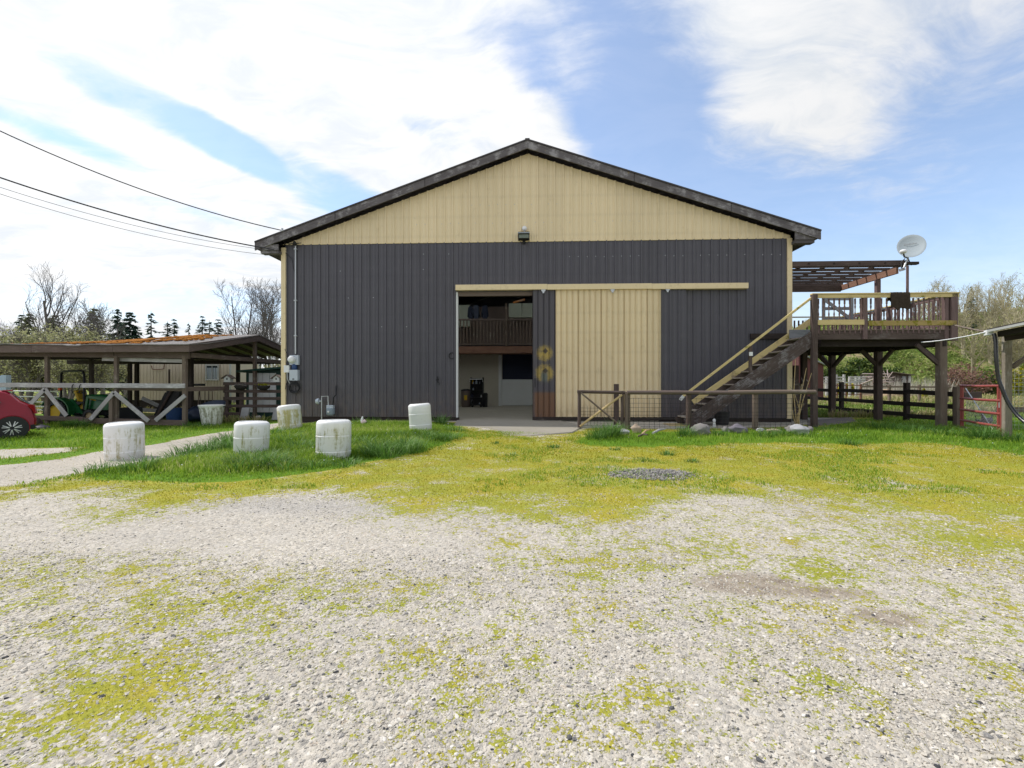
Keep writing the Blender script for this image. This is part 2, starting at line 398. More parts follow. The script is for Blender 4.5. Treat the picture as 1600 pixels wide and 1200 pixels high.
def paint(name, c, rough=.5, var=.12, scale=1.2, dirt=None, damt=.25, streak=None, samt=.4, metal=0, spec=.4, low=None, lowz=(.0, 1.2), bmp=.0):
    m, t, b = newmat(name)
    ob = t.n('ShaderNodeTexCoord').outputs['Object']
    n = t.noise(ob, scale, 5, .6)
    lo = tuple(x * (1 - var) for x in c); hi = tuple(min(1, x * (1 + var)) for x in c)
    col = t.mix(n, lo, hi)
    if dirt:
        col = t.mix(t.math('MULTIPLY', t.ss(t.noise(ob, scale * 4, 6, .7), .52, .78), damt * 2), col, dirt)
    if streak:
        s = t.ss(t.noise(t.scale(ob, (9, 9, .7)), 1.4, 5, .65), .56, .76)
        col = t.mix(t.math('MULTIPLY', s, samt), col, streak)
    if low:
        z = t.n('ShaderNodeSeparateXYZ', ob).outputs[2]
        k = t.math('MULTIPLY', t.ss(z, lowz[0], lowz[1], 1, 0), t.ss(t.noise(t.scale(ob, (2.2, 2.2, 1.2)), 2.2, 6, .7), .28, .72))
        col = t.mix(t.math('MULTIPLY', k, .75), col, low)
    if name.endswith('_steel'):
        r_ = t.n('ShaderNodeObjectInfo').outputs['Random']; k_ = t.math('ADD', .95, t.math('MULTIPLY', r_, .1))
        zg = t.n('ShaderNodeSeparateXYZ', ob).outputs[2]
        gl_ = t.ss(t.math('ABSOLUTE', t.math('SUBTRACT', t.math('FRACT', t.math('MULTIPLY', zg, 1.43)), .5)), .0, .14, .955, 1.0)
        k_ = t.math('MULTIPLY', k_, gl_)
        col = t.mix(1.0, col, t.n('ShaderNodeCombineColor', k_, k_, k_).outputs[0], 'MULTIPLY')
        ch_ = t.ss(t.noise(ob, 5, 6, .75), .68, .74); col = t.mix(t.math('MULTIPLY', ch_, .22), col, (.30, .29, .28))
        bump(t, b, t.noise(t.scale(ob, (3, 1, .8)), 1.3, 3, .5), .35, .03)
    setb(t, b, Base_Color=col, Roughness=rough, Metallic=metal)
    b.inputs['Specular IOR Level'].default_value = spec
    if bmp: bump(t, b, t.noise(ob, scale * 12, 5), bmp, .01)
    return m

def flat(name, c, rough=.6, metal=0, spec=.4):
    return paint(name, c, rough, .06, 6, metal=metal, spec=spec)

def leafmat(name, c1, c2, c3=None, trans=.25, tone=True):
    """foliage: the per-leaf tone attribute picks between the colours"""
    m, t, b = newmat(name)
    a = t.n('ShaderNodeAttribute', _attribute_name='tone').outputs['Fac']
    stops = [(0, c1), (1, c2)] if c3 is None else [(0, c1), (.6, c2), (1, c3)]
    if name == 'lush_grass': stops = [(0, c1), (.55, c2), (.9, c3), (1, (.58, .50, .28))]
    col = t.ramp(a, stops)
    setb(t, b, Base_Color=col, Roughness=.6)
    b.inputs['Specular IOR Level'].default_value = .25
    tr = t.n('ShaderNodeBsdfTranslucent', col)
    mx = t.n('ShaderNodeMixShader', trans, b, tr)
    out = [n for n in t.t.nodes if n.type == 'OUTPUT_MATERIAL'][0]; t.put(out.inputs[0], mx)
    return m

MT = {}
MT['dark_siding'] = paint('dark_brown_steel', (.077, .074, .089), .42, .14, .7, dirt=(.16, .155, .17), damt=.10, streak=(.13, .125, .14), samt=.28, low=(.15, .115, .10), lowz=(.0, 1.7), spec=.45)
MT['cream'] = paint('cream_steel', (.74, .62, .41), .45, .06, .8, dirt=(.45, .36, .21), damt=.18, streak=(.50, .41, .25), samt=.35, low=(.42, .31, .17), lowz=(0, .9), spec=.35)
MT['cream_trim'] = paint('cream_trim_paint', (.73, .60, .37), .5, .07, 1.5, dirt=(.36, .28, .17), damt=.3, streak=(.42, .34, .2), samt=.3)
MT['cream_wood'] = wood('cream_painted_timber', (.56, .44, .20), (.68, .55, .27), (.22, .17, .12), .20, 2.0, .75, (.24, .21, .03), .35)
MT['fascia'] = wood('weathered_fascia_board', (.085, .076, .08), (.15, .14, .145), (.33, .32, .33), .36, 2.2, .85, (.24, .17, .02), .22)
MT['roof_edge'] = paint('dark_roof_metal', (.045, .04, .042), .5, .2, 2, dirt=(.1, .09, .08))
MT['soffit'] = wood('dark_soffit_board', (.055, .047, .045), (.10, .088, .083), (.28, .26, .25), .18)
MT['dark_wood'] = wood('dark_brown_timber', (.062, .044, .039), (.12, .089, .08), (.17, .145, .135), .20)
MT['black_wood'] = wood('black_brown_rail', (.024, .018, .017), (.05, .038, .034), (.11, .09, .08), .12)
MT['red_brown'] = wood('red_brown_timber', (.19, .10, .07), (.29, .165, .115), (.26, .19, .15), .15)
MT['post_wood'] = wood('brown_post_timber', (.13, .098, .08), (.20, .155, .125), (.30, .27, .23), .25)
MT['grey_wood'] = wood('grey_weathered_board', (.32, .305, .31), (.46, .44, .45), (.60, .59, .60), .38)
MT['shed_brown'] = wood('brown_shed_board', (.10, .074, .064), (.17, .128, .112), (.22, .19, .17), .20)
MT['tan_wood'] = wood('pale_new_timber', (.42, .31, .15), (.55, .42, .22), (.3, .24, .17), .2)
MT['spindle'] = wood('purple_brown_spindle', (.12, .080, .078), (.19, .13, .125), (.22, .18, .18), .15)
MT['gate_grey'] = wood('blue_grey_gate_board', (.19, .20, .22), (.30, .31, .33), (.4, .4, .4), .2)
MT['galv'] = paint('galvanised_metal', (.50, .52, .54), .38, .1, 5, metal=.6, dirt=(.3, .3, .3))
MT['grey_paint'] = paint('grey_meter_paint', (.46, .51, .58), .45, .06, 3, dirt=(.3, .3, .3), damt=.15)
MT['black'] = flat('black_rubber', (.016, .016, .018), .55)
MT['cable'] = flat('black_cable', (.02, .02, .024), .6)
MT['white_paint'] = paint('white_paint', (.74, .75, .77), .5, .05, 2, dirt=(.45, .44, .4), damt=.15)
MT['concrete'] = paint('worn_concrete', (.31, .285, .24), .9, .2, .9, dirt=(.20, .18, .11), damt=.4, bmp=.4, spec=.2)
MT['lined'] = paint('beige_interior_board', (.44, .41, .34), .8, .12, .8, dirt=(.3, .26, .2), damt=.25)
MT['interior_dark'] = paint('dark_interior', (.16, .125, .11), .85, .2, 1)
MT['navy'] = flat('navy_cloth_and_shade', (.015, .02, .04), .9)
MT['white_door'] = paint('off_white_door', (.60, .62, .62), .6, .05, 2, dirt=(.4, .38, .33), damt=.2)
MT['pale_green'] = paint('pale_green_cabinet', (.42, .46, .38), .6, .05, 2)
MT['red'] = paint('faded_red_gate_paint', (.30, .06, .05), .5, .15, 3, dirt=(.30, .12, .09), damt=.3, spec=.5)
MT['rock'] = paint('grey_fieldstone', (.22, .205, .20), .9, .3, 3, dirt=(.12, .115, .11), damt=.4, bmp=1.0, spec=.2)
MT['rock_pale'] = paint('pale_quartz_rock', (.38, .38, .39), .85, .15, 4, dirt=(.32, .33, .36), damt=.35, bmp=1.0, spec=.2)
MT['rock_tan'] = paint('tan_rock', (.38, .30, .23), .9, .2, 5, dirt=(.36, .14, .07), damt=.3, bmp=.8, spec=.2)
MT['rock_purple'] = paint('purple_grey_rock', (.17, .155, .18), .9, .3, 4, bmp=1.0, spec=.2)
MT['slab'] = paint('mottled_stone_slab', (.40, .40, .42), .85, .3, 6, dirt=(.2, .2, .2), damt=.4, bmp=.6)
MT['green_paint'] = paint('dark_green_shed_paint', (.012, .055, .045), .55, .15, 2)
MT['tractor_green'] = flat('tractor_green', (.012, .115, .035), .28, spec=.5)
MT['tractor_yellow'] = flat('tractor_yellow', (.62, .40, .02), .4)
MT['blue_tub'] = flat('blue_plastic', (.02, .055, .16), .45)
MT['tarp'] = flat('dark_blue_tarp', (.015, .025, .055), .5)
MT['orange'] = flat('orange_lamp', (.7, .10, .02), .3)
MT['pale_blue'] = flat('pale_blue_panel', (.36, .44, .58), .5)
MT['siding_beige'] = paint('beige_trailer_siding', (.70, .60, .50), .6, .08, 1, streak=(.36, .29, .22), samt=.4)
MT['glass'] = flat('dark_window_glass', (.03, .04, .05), .06, spec=.9)
MT['curtain'] = flat('pale_curtain', (.42, .48, .55), .9)
MT['rug'] = paint('brown_shag_rug', (.055, .042, .032), 1, .5, 14, bmp=1.0, spec=.1)
MT['dish'] = paint('pale_grey_dish', (.36, .41, .44), .45, .05, 3)
MT['shingle'] = paint('grey_asphalt_shingle', (.14, .13, .125), .95, .25, 9, dirt=(.3, .29, .27), damt=.2, bmp=.6, spec=.1)
MT['rust'] = flat('rust_brown', (.16, .06, .035), .8)
MT['light_lens'] = paint('green_grey_lens', (.13, .16, .12), .15, .2, 8, spec=.7)
MT['basket'] = flat('black_basket_liner', (.022, .02, .018), .9)

def car_paint():
    m, t, b = newmat('red_car_paint')
    setb(t, b, Base_Color=(.27, .006, .022), Roughness=.3)
    b.inputs['Specular IOR Level'].default_value = .2
    b.inputs['Coat Weight'].default_value = .35; b.inputs['Coat Roughness'].default_value = .05
    return m
MT['car_red'] = car_paint()
MT['chrome'] = flat('silver_wheel', (.62, .63, .65), .3, metal=.7)
MT['lamp_red'] = flat('red_tail_lamp', (.35, .01, .012), .12, spec=.7)

def drum_mat(name, alg, seed, grime=(.30, .27, .07)):
    m, t, b = newmat(name)
    ob = t.n('ShaderNodeTexCoord').outputs['Object']
    o2 = t.vec('ADD', ob, (seed * 3.1, seed * 1.7, seed))
    base = t.mix(t.noise(o2, 3, 5), (.78, .78, .77), (.87, .87, .87))
    z = t.n('ShaderNodeSeparateXYZ', ob).outputs[2]
    st = t.ss(t.math('ADD', t.noise(t.scale(o2, (7.5, 7.5, .9)), 1.6, 6, .75), t.math('MULTIPLY', t.noise(o2, 11, 5, .75), .45)), .84 - alg * .3, 1.04 - alg * .25)
    side = t.ss(z, .66, .74, 1, .12)
    col = t.mix(t.math('MULTIPLY', t.math('MULTIPLY', st, side), .85), base, grime)
    sp = t.ss(t.noise(o2, 26, 4, .7), .64, .74)
    col = t.mix(t.math('MULTIPLY', sp, .4), col, (.32, .30, .22))
    foot = t.math('MULTIPLY', t.ss(z, .0, .32, 1, 0), t.ss(t.noise(o2, 6, 5, .7), .3, .6))
    col = t.mix(t.math('MULTIPLY', foot, .45), col, (.36, .30, .2))
    rs = t.ss(t.noise(t.scale(o2, (12, 12, 1.2)), 1.2, 4, .7), .70, .78)
    col = t.mix(t.math('MULTIPLY', rs, .5), col, (.28, .15, .06))
    setb(t, b, Base_Color=col, Roughness=.5)
    b.inputs['Subsurface Weight'].default_value = 0.0
    bump(t, b, t.noise(o2, 7, 4), .15, .02)
    return m

def mossy_roof():
    m, t, b = newmat('mossy_shingle_roof')
    ob = t.n('ShaderNodeTexCoord').outputs['Object']
    x = t.n('ShaderNodeSeparateXYZ', ob).outputs[0]
    n = t.noise(ob, 3.2, 7, .72); f = t.noise(ob, 30, 5, .75)
    k = t.math('ADD', t.math('ADD', n, t.math('MULTIPLY', t.math('SUBTRACT', f, .5), .5)), t.ss(t.math('ABSOLUTE', t.math('ADD', x, 15.6)), 1.0, 3.4, .16, -.25))
    col = t.mix(f, (.16, .15, .145), (.36, .34, .33))
    oc = t.ramp(f, [(.25, (.14, .05, .02)), (.5, (.42, .155, .035)), (.72, (.52, .27, .07)), (1, (.40, .34, .12))])
    col = t.mix(t.ss(k, .46, .54), col, oc)
    setb(t, b, Base_Color=col, Roughness=.95)
    b.inputs['Specular IOR Level'].default_value = .1
    bump(t, b, t.math('ADD', n, f), 1.0, .03)
    return m
MT['mossy_roof'] = mossy_roof()

def ground_mat():
    m, t, b = newmat('gravel_moss_and_grass')
    ob = t.n('ShaderNodeTexCoord').outputs['Object']
    at = lambda nm: t.n('ShaderNodeAttribute', _attribute_name=nm).outputs['Fac']
    aG, aM, aD, aK = at('grass'), at('moss'), at('dirt'), at('dark')
    p2 = t.scale(ob, (1, 1, .2))
    pw = t.vec('ADD', p2, t.vec('MULTIPLY', t.vec('SUBTRACT', t.noise(p2, 40, 2, col=True), (.5, .5, .5)), (.03, .03, .0)))
    v1 = t.n('ShaderNodeTexVoronoi', pw, Scale=44.0); v2 = t.n('ShaderNodeTexVoronoi', pw, Scale=105.0)
    r1 = t.n('ShaderNodeSeparateColor', v1.outputs['Color']).outputs[0]
    r2 = t.n('ShaderNodeSeparateColor', v2.outputs['Color']).outputs[1]
    stops = [(0, (.22, .21, .195)), (.16, (.38, .355, .32)), (.5, (.48, .44, .375)), (.78, (.56, .515, .445)), (.93, (.69, .655, .60)), (1, (.42, .34, .26))]
    cg = t.mix(.42, t.ramp(r1, stops), t.ramp(r2, stops))
    big = t.noise(ob, .7, 5, .6)
    cg = t.mix(1.0, cg, t.ramp(big, [(.3, (.88, .87, .86)), (.6, (1.03, 1.02, 1.0))]), 'MULTIPLY')
    fines = t.ss(t.noise(ob, 2.6, 5, .65), .48, .66)
    cg = t.mix(t.math('MULTIPLY', fines, .55), cg, (.49, .455, .405))
    cg = t.mix(t.math('MULTIPLY', aK, .75), cg, t.ramp(r2, [(0, (.10, .10, .105)), (.6, (.25, .25, .26)), (1, (.42, .42, .43))]))
    dn = t.noise(ob, 9, 6, .7)
    dc = t.ramp(dn, [(.3, (.16, .125, .095)), (.5, (.32, .27, .215)), (.75, (.44, .39, .32))])
    cg = t.mix(t.ss(t.math('ADD', aD, t.math('MULTIPLY', t.math('SUBTRACT', dn, .5), .6)), .28, .72), cg, dc)
    # moss: broken into flecks by three sizes of noise
    mn = t.math('ADD', t.math('MULTIPLY', t.noise(ob, 6.5, 4, .6), .22), t.math('ADD', t.math('MULTIPLY', t.noise(ob, 19, 4, .65), .42), t.math('MULTIPLY', t.noise(ob, 60, 3, .6), .36)))
    mk = t.ss(t.math('SUBTRACT', t.math('ADD', .70, t.math('MULTIPLY', t.math('SUBTRACT', mn, .5), 3.1)), t.math('SUBTRACT', 1.08, aM)), .0, .16)
    f = t.noise(ob, 48, 5, .78); fm = t.noise(ob, 1.4, 4, .6)
    mc = t.ramp(f, [(.28, (.15, .142, .010)), (.5, (.38, .33, .018)), (.72, (.50, .445, .045))])
    mc = t.mix(t.ss(fm, .34, .58), mc, t.ramp(f, [(.28, (.10, .135, .008)), (.5, (.30, .315, .018)), (.72, (.44, .42, .045))]))
    mc = t.mix(t.math('MULTIPLY', t.ss(t.noise(ob, 3.3, 4, .6), .56, .72), .35), mc, (.40, .27, .06))
    col = t.mix(t.math('MULTIPLY', mk, .92), cg, mc)
    gc = t.ramp(f, [(.2, (.045, .095, .008)), (.5, (.11, .22, .016)), (.8, (.21, .32, .03))])
    gk = t.ss(t.math('ADD', aG, t.math('MULTIPLY', t.math('SUBTRACT', t.noise(ob, 4, 5, .65), .5), .9)), .32, .62)
    col = t.mix(gk, col, gc)
    # the meadow beyond: green, with bands of dry reed
    y = t.n('ShaderNodeSeparateXYZ', ob).outputs[1]
    far = t.ss(y, 18.0, 26.0)
    fn = t.noise(t.scale(ob, (.25, 1, 1)), .35, 5, .65)
    fc = t.ramp(fn, [(.35, (.10, .20, .02)), (.5, (.19, .27, .045)), (.58, (.34, .27, .13)), (.7, (.42, .33, .19))])
    col = t.mix(far, col, fc)
    setb(t, b, Base_Color=col, Roughness=.95)
    b.inputs['Specular IOR Level'].default_value = .12
    h = t.math('ADD', t.math('MULTIPLY', v1.outputs['Distance'], -1.0), t.math('MULTIPLY', v2.outputs['Distance'], -.5))
    h = t.math('ADD', h, t.math('MULTIPLY', t.math('MULTIPLY', mk, f), 1.4))
    bump(t, b, h, .5, .015)
    return m
MT['ground'] = ground_mat()

def stone_mat():
    m, t, b = newmat('gravel_stone')
    a = t.n('ShaderNodeAttribute', _attribute_name='tone', _attribute_type='INSTANCER').outputs['Fac']
    c = t.ramp(a, [(0, (.05, .05, .055)), (.07, (.17, .165, .16)), (.16, (.29, .275, .26)), (.35, (.435, .40, .345)), (.62, (.51, .47, .405)), (.82, (.585, .54, .47)), (.94, (.75, .715, .66)), (1, (.47, .38, .29))])
    setb(t, b, Base_Color=c, Roughness=.9); b.inputs['Specular IOR Level'].default_value = .2
    return m
MT['stone'] = stone_mat()
MT['grass'] = leafmat('lush_grass', (.075, .165, .012), (.25, .39, .028), (.48, .56, .12), .45)
MT['tuft'] = leafmat('dark_tussock_grass', (.05, .125, .022), (.14, .28, .05), (.42, .54, .27), .35)
MT['moss'] = leafmat('yellow_green_moss', (.205, .185, .010), (.40, .365, .016), (.52, .455, .04), .25)
MT['meadow'] = leafmat('meadow_grass', (.10, .17, .02), (.22, .26, .06), (.42, .34, .19), .3)
MT['conifer'] = leafmat('conifer_needles', (.05, .095, .075), (.095, .155, .115), (.16, .22, .15), .3)
MT['conifer_pale'] = leafmat('pale_conifer_needles', (.15, .19, .085), (.26, .30, .14), (.38, .40, .21), .3)
MT['bud'] = leafmat('spring_buds', (.20, .215, .09), (.40, .40, .20), (.62, .59, .38), .35)
MT['bush'] = leafmat('bush_leaves', (.015, .035, .008), (.06, .10, .015), (.22, .24, .03), .25)
MT['brush'] = leafmat('hillside_brush', (.11, .19, .035), (.26, .32, .08), (.46, .38, .22), .35)
MT['redtwig'] = leafmat('red_twigs', (.13, .07, .055), (.24, .13, .10), (.33, .22, .16), .15)
MT['gorse'] = leafmat('yellow_flowering_leaves', (.10, .13, .01), (.30, .28, .012), (.62, .48, .01), .25)
MT['mossbud'] = leafmat('mossy_buds', (.32, .30, .12), (.50, .46, .21), (.68, .63, .38), .5)
MT['bark'] = paint('grey_bark', (.15, .135, .135), .95, .3, 4, spec=.1)
MT['bark_pale'] = paint('pale_twig', (.20, .18, .17), .95, .25, 4, spec=.1)
MT['bark_moss'] = paint('mossy_bark', (.40, .355, .25), .95, .35, 3, dirt=(.20, .19, .05), damt=.5, spec=.1)

def fill_skylight_mat():
    m, t, b = newmat('milky_fill_sheet')
    tr = t.n('ShaderNodeBsdfTranslucent', (.85, .87, .85)); df = t.n('ShaderNodeBsdfDiffuse', (.6, .6, .58)); mx = t.n('ShaderNodeMixShader', .8, df, tr)
    out = [n for n in t.t.nodes if n.type == 'OUTPUT_MATERIAL'][0]; t.put(out.inputs[0], mx); return m
MT['fill_skylight'] = fill_skylight_mat()
MT['tread'] = wood('worn_stair_tread', (.27, .23, .19), (.38, .33, .28), (.45, .42, .38), .3)
MT['gutter'] = paint('dull_white_gutter', (.46, .47, .48), .5, .08, 3, dirt=(.25, .25, .24))
# ------------------------------------------------------------------ ground
def axis(lo, hi, step, grow, lim_lo, lim_hi):
    a = list(np.arange(lo, hi, step)); s = step; x = a[-1]
    while x < lim_hi: s *= grow; x += s; a.append(x)
    s = step; x = a[0]; pre = []
    while x > lim_lo: s *= grow; x -= s; pre.append(x)
    return np.array(pre[::-1] + a)
XS = axis(-5, 5, .07, 1.025, -900, 900); YS = axis(.8, 9.5, .06, 1.022, -400, 1500)
gx, gy = np.meshgrid(XS, YS)
gxf, gyf = gx.ravel(), gy.ravel(); gzf = gz(gxf, gyf)
nx, ny = len(XS), len(YS)
ii = (np.arange(ny - 1)[:, None] * nx + np.arange(nx - 1)[None, :]).ravel()
quads = np.stack([ii, ii + 1, ii + 1 + nx, ii + nx], 1)

def np_mesh(name, V, Fc, attrs, mat, per=None, smooth=False):
    """mesh from numpy: V (n,3), Fc (m,k) faces; attrs name -> per-vertex floats"""
    me = bpy.data.meshes.new(name); m, k = Fc.shape
    me.vertices.add(len(V)); me.vertices.foreach_set('co', np.ascontiguousarray(V, np.float32).ravel())
    me.loops.add(m * k); me.loops.foreach_set('vertex_index', np.ascontiguousarray(Fc, np.int32).ravel())
    me.polygons.add(m); me.polygons.foreach_set('loop_start', np.arange(0, m * k, k, dtype=np.int32))
    me.update(calc_edges=True)
    for nm, a in attrs.items():
        at = me.attributes.new(nm, 'FLOAT', 'POINT'); at.data.foreach_set('value', np.ascontiguousarray(a, np.float32))
    if smooth: me.polygons.foreach_set('use_smooth', np.ones(m, bool))
    me.materials.append(mat); me.validate(); return me

G, Mo, Di, Dk, Cl = fields(gxf, gyf)
me = np_mesh('ground', np.stack([gxf, gyf, gzf], 1), quads, {'grass': G, 'moss': Mo, 'dirt': Di, 'dark': Dk}, MT['ground'], smooth=True)
o = bpy.data.objects.new('ground', me); COL.objects.link(o); tagp(o, 'pale gravel yard with yellow moss and lush grass in front of the barn', 'ground', kind='structure')

# concrete apron before the door
mb = MB()
ap = [GP(704, 668), GP(716, 656.5), GP(870, 657), GP(915, 668), GP(895, 677), GP(830, 683), GP(770, 682.5), GP(725, 681)]
apn = []
for i in range(len(ap)):
    p, q = Vector(ap[i]), Vector(ap[(i + 1) % len(ap)])
    for k in range(4): apn.append(p.lerp(q, k / 4) + Vector((rnd(-.04, .04), rnd(-.04, .04))))
cen = Vector((0.2, 14.6))
n = len(apn)
vs = [(p.x, p.y, gz1(p.x, p.y) - .05) for p in apn] + [((p.x - cen.x) * .985 + cen.x, (p.y - cen.y) * .97 + cen.y, .035) for p in apn]
mb.add(vs, [(i, (i + 1) % n, (i + 1) % n + n, i + n) for i in range(n)] + [tuple(range(n, 2 * n))])
build('concrete_apron', mb, MT['concrete'], label='worn concrete apron at the open barn door', cat='pavement', kind='structure')

# ------------------------------------------------------------------ stones: instanced gravel
def gn_instances(name, pts, rot, scl, tone, mat, label, cat):
    me = bpy.data.meshes.new(name); me.vertices.add(len(pts)); me.vertices.foreach_set('co', pts.astype(np.float32).ravel())
    for nm, a in (('rot', rot), ('scl', scl)):
        at = me.attributes.new(nm, 'FLOAT_VECTOR', 'POINT'); at.data.foreach_set('vector', a.astype(np.float32).ravel())
    at = me.attributes.new('tone', 'FLOAT', 'POINT'); at.data.foreach_set('value', tone.astype(np.float32))
    o = bpy.data.objects.new(name, me); COL.objects.link(o)
    ng = bpy.data.node_groups.new(name, 'GeometryNodeTree')
    ng.interface.new_socket('Geometry', in_out='INPUT', socket_type='NodeSocketGeometry')
    ng.interface.new_socket('Geometry', in_out='OUTPUT', socket_type='NodeSocketGeometry')
    N = ng.nodes.new; L = ng.links.new
    gi = N('NodeGroupInput'); go = N('NodeGroupOutput'); join = N('GeometryNodeGeometryToInstance')
    for sd in range(5):
        s = N('GeometryNodeMeshIcoSphere'); s.inputs['Radius'].default_value = 1; s.inputs['Subdivisions'].default_value = 2 if sd < 2 else 1
        sp = N('GeometryNodeSetPosition'); rv = N('FunctionNodeRandomValue'); rv.data_type = 'FLOAT_VECTOR'
        rv.inputs[0].default_value = (-.26,) * 3; rv.inputs[1].default_value = (.26,) * 3; rv.inputs['Seed'].default_value = sd
        L(s.outputs[0], sp.inputs[0]); L(rv.outputs[0], sp.inputs['Offset'])
        sm = N('GeometryNodeSetMaterial'); sm.inputs['Material'].default_value = mat
        L(sp.outputs[0], sm.inputs[0]); L(sm.outputs[0], join.inputs[0])
    ip = N('GeometryNodeInstanceOnPoints'); ip.inputs['Pick Instance'].default_value = True
    L(gi.outputs[0], ip.inputs['Points']); L(join.outputs[0], ip.inputs['Instance'])
    ix = N('FunctionNodeRandomValue'); ix.data_type = 'INT'; ix.inputs[4].default_value = 0; ix.inputs[5].default_value = 4
    L(ix.outputs[2], ip.inputs['Instance Index'])
    for nm, sock in (('rot', 'Rotation'), ('scl', 'Scale')):
        na = N('GeometryNodeInputNamedAttribute'); na.data_type = 'FLOAT_VECTOR'; na.inputs[0].default_value = nm
        L(na.outputs[0], ip.inputs[sock])
    L(ip.outputs[0], go.inputs[0])
    md = o.modifiers.new('stones', 'NODES'); md.node_group = ng
    me.materials.append(mat)
    return tagp(o, label, cat, kind='stuff')

def scatter(y0, y1, dens, sx=1.2, pad=.6):
    """random points over the visible wedge of yard between two distances"""
    A = (y1 - y0) * (sx * (y0 + y1) + 2 * pad); n = int(A * dens)
    y = np.sqrt(rng.uniform(y0 ** 2, y1 ** 2, n)); x = rng.uniform(-1, 1, n) * (sx * y + pad)
    return x, y
P_, R_, S_, T_ = [], [], [], []
for (y0, y1, d, rm) in ((1.0, 2.4, 10500, .0041), (2.4, 3.6, 7000, .0043), (3.6, 5.5, 1900, .0046), (5.5, 9.5, 160, .0058)):
    x, y = scatter(y0, y1, d)
    g, mo, di, dk, cl = fields(x, y)
    keep = rng.random(len(x)) < (1 - g) * (1 - .70 * np.clip(mo * 1.2, 0, 1)) * (1 - .6 * di) * (1 - .6 * cl) * np.clip(.10 + 1.5 * (fbm(x * 1.3 + y * .5, y * 1.6, 77) - .2), .12, 1.2)
    x, y, dk = x[keep], y[keep], dk[keep]
    r = rm * np.exp(rng.normal(0, .42, len(x)))
    big = rng.random(len(x)) < .006; r[big] *= 1.6; r = np.minimum(r, .0125)
    P_.append(np.stack([x, y, gz(x, y) + r * .12], 1))
    R_.append(np.stack([rng.uniform(-.5, .5, len(x)), rng.uniform(-.5, .5, len(x)), rng.uniform(0, 6.3, len(x))], 1))
    S_.append(np.stack([r * rng.uniform(.8, 1.5, len(x)), r * rng.uniform(.7, 1.1, len(x)), r * rng.uniform(.35, .65, len(x))], 1))
    tq_ = np.clip(rng.beta(3.2, 2.8, len(x)) - dk * .35, 0, 1); dkm = rng.random(len(x)) < .035; tq_[dkm] = rng.uniform(0, .06, dkm.sum()); T_.append(tq_)
# the little heap of dark crushed stone
n = 1700; a = rng.uniform(0, 6.28, n); q = rng.random(n) ** .8; x = 2.02 + np.cos(a) * q * .62; y = 6.6 + np.sin(a) * q * .4
r = .012 * np.exp(rng.normal(0, .3, n)); P_.append(np.stack([x, y, gz(x, y) + r * .4], 1)); R_.append(rng.uniform(0, 6, (n, 3)))
S_.append(np.stack([r, r * .9, r * .7], 1)); T_.append(rng.uniform(.02, .30, n))
gn_instances('gravel', np.concatenate(P_), np.concatenate(R_), np.concatenate(S_), np.concatenate(T_), MT['stone'], 'loose crushed stone over the yard', 'gravel')

# ------------------------------------------------------------------ blades
def blades(x, y, z, h, w, bend, tone, ang=None, seg=2):
    """curved grass blades as numpy arrays"""
    n = len(x); a = rng.uniform(0, 6.283, n) if ang is None else ang
    dx, dy = np.cos(a), np.sin(a); V = []
    if seg == 1:
        V = np.stack([np.stack([x - dy * w, y + dx * w, z - .005], 1), np.stack([x + dy * w, y - dx * w, z - .005], 1),
                      np.stack([x + dx * bend * h, y + dy * bend * h, z + h], 1)], 1).reshape(-1, 3)
        F = np.arange(3 * n).reshape(-1, 3); return V, F, np.repeat(tone, 3)
    rows = []
    for s_, ww in ((0, 1.0), (.55, .8), (1, .0)):
        ox = dx * bend * h * s_ ** 2; oy = dy * bend * h * s_ ** 2; oz = h * (s_ - .35 * bend * s_ ** 2)
        if ww > 0:
            rows.append(np.stack([x + ox - dy * w * ww, y + oy + dx * w * ww, z + oz - (.01 if s_ == 0 else 0)], 1))
            rows.append(np.stack([x + ox + dy * w * ww, y + oy - dx * w * ww, z + oz - (.01 if s_ == 0 else 0)], 1))
        else: rows.append(np.stack([x + ox, y + oy, z + oz], 1))
    V = np.stack(rows, 1).reshape(-1, 3); b = np.arange(n) * 5
    F = np.concatenate([np.stack([b, b + 1, b + 3], 1), np.stack([b, b + 3, b + 2], 1), np.stack([b + 2, b + 3, b + 4], 1)])
    tn = np.repeat(tone, 5); tn = np.clip(tn + np.tile([-.18, -.18, 0, 0, .12], n), 0, 1)
    return V, F, tn
def field_obj(name, parts, mat, label, cat):
    V = []; F = []; T = []; o_ = 0
    for v, f, t_ in parts: V.append(v); F.append(f + o_); T.append(t_); o_ += len(v)
    me = np_mesh(name, np.concatenate(V), np.concatenate(F), {'tone': np.concatenate(T)}, mat)
    o = bpy.data.objects.new(name, me); COL.objects.link(o); return tagp(o, label, cat, kind='stuff')

def poly_pts(poly, n, grow=.5):
    P = np.array(poly); lo = P.min(0) - grow; hi = P.max(0) + grow
    x = rng.uniform(lo[0], hi[0], n); y = rng.uniform(lo[1], hi[1], n); return x, y
def tn(n, x, y, s): return np.clip(rng.normal(.42, .2, n) + (fbm(x * 1.3, y * 1.3, s) - .5) * .9, 0, 1)

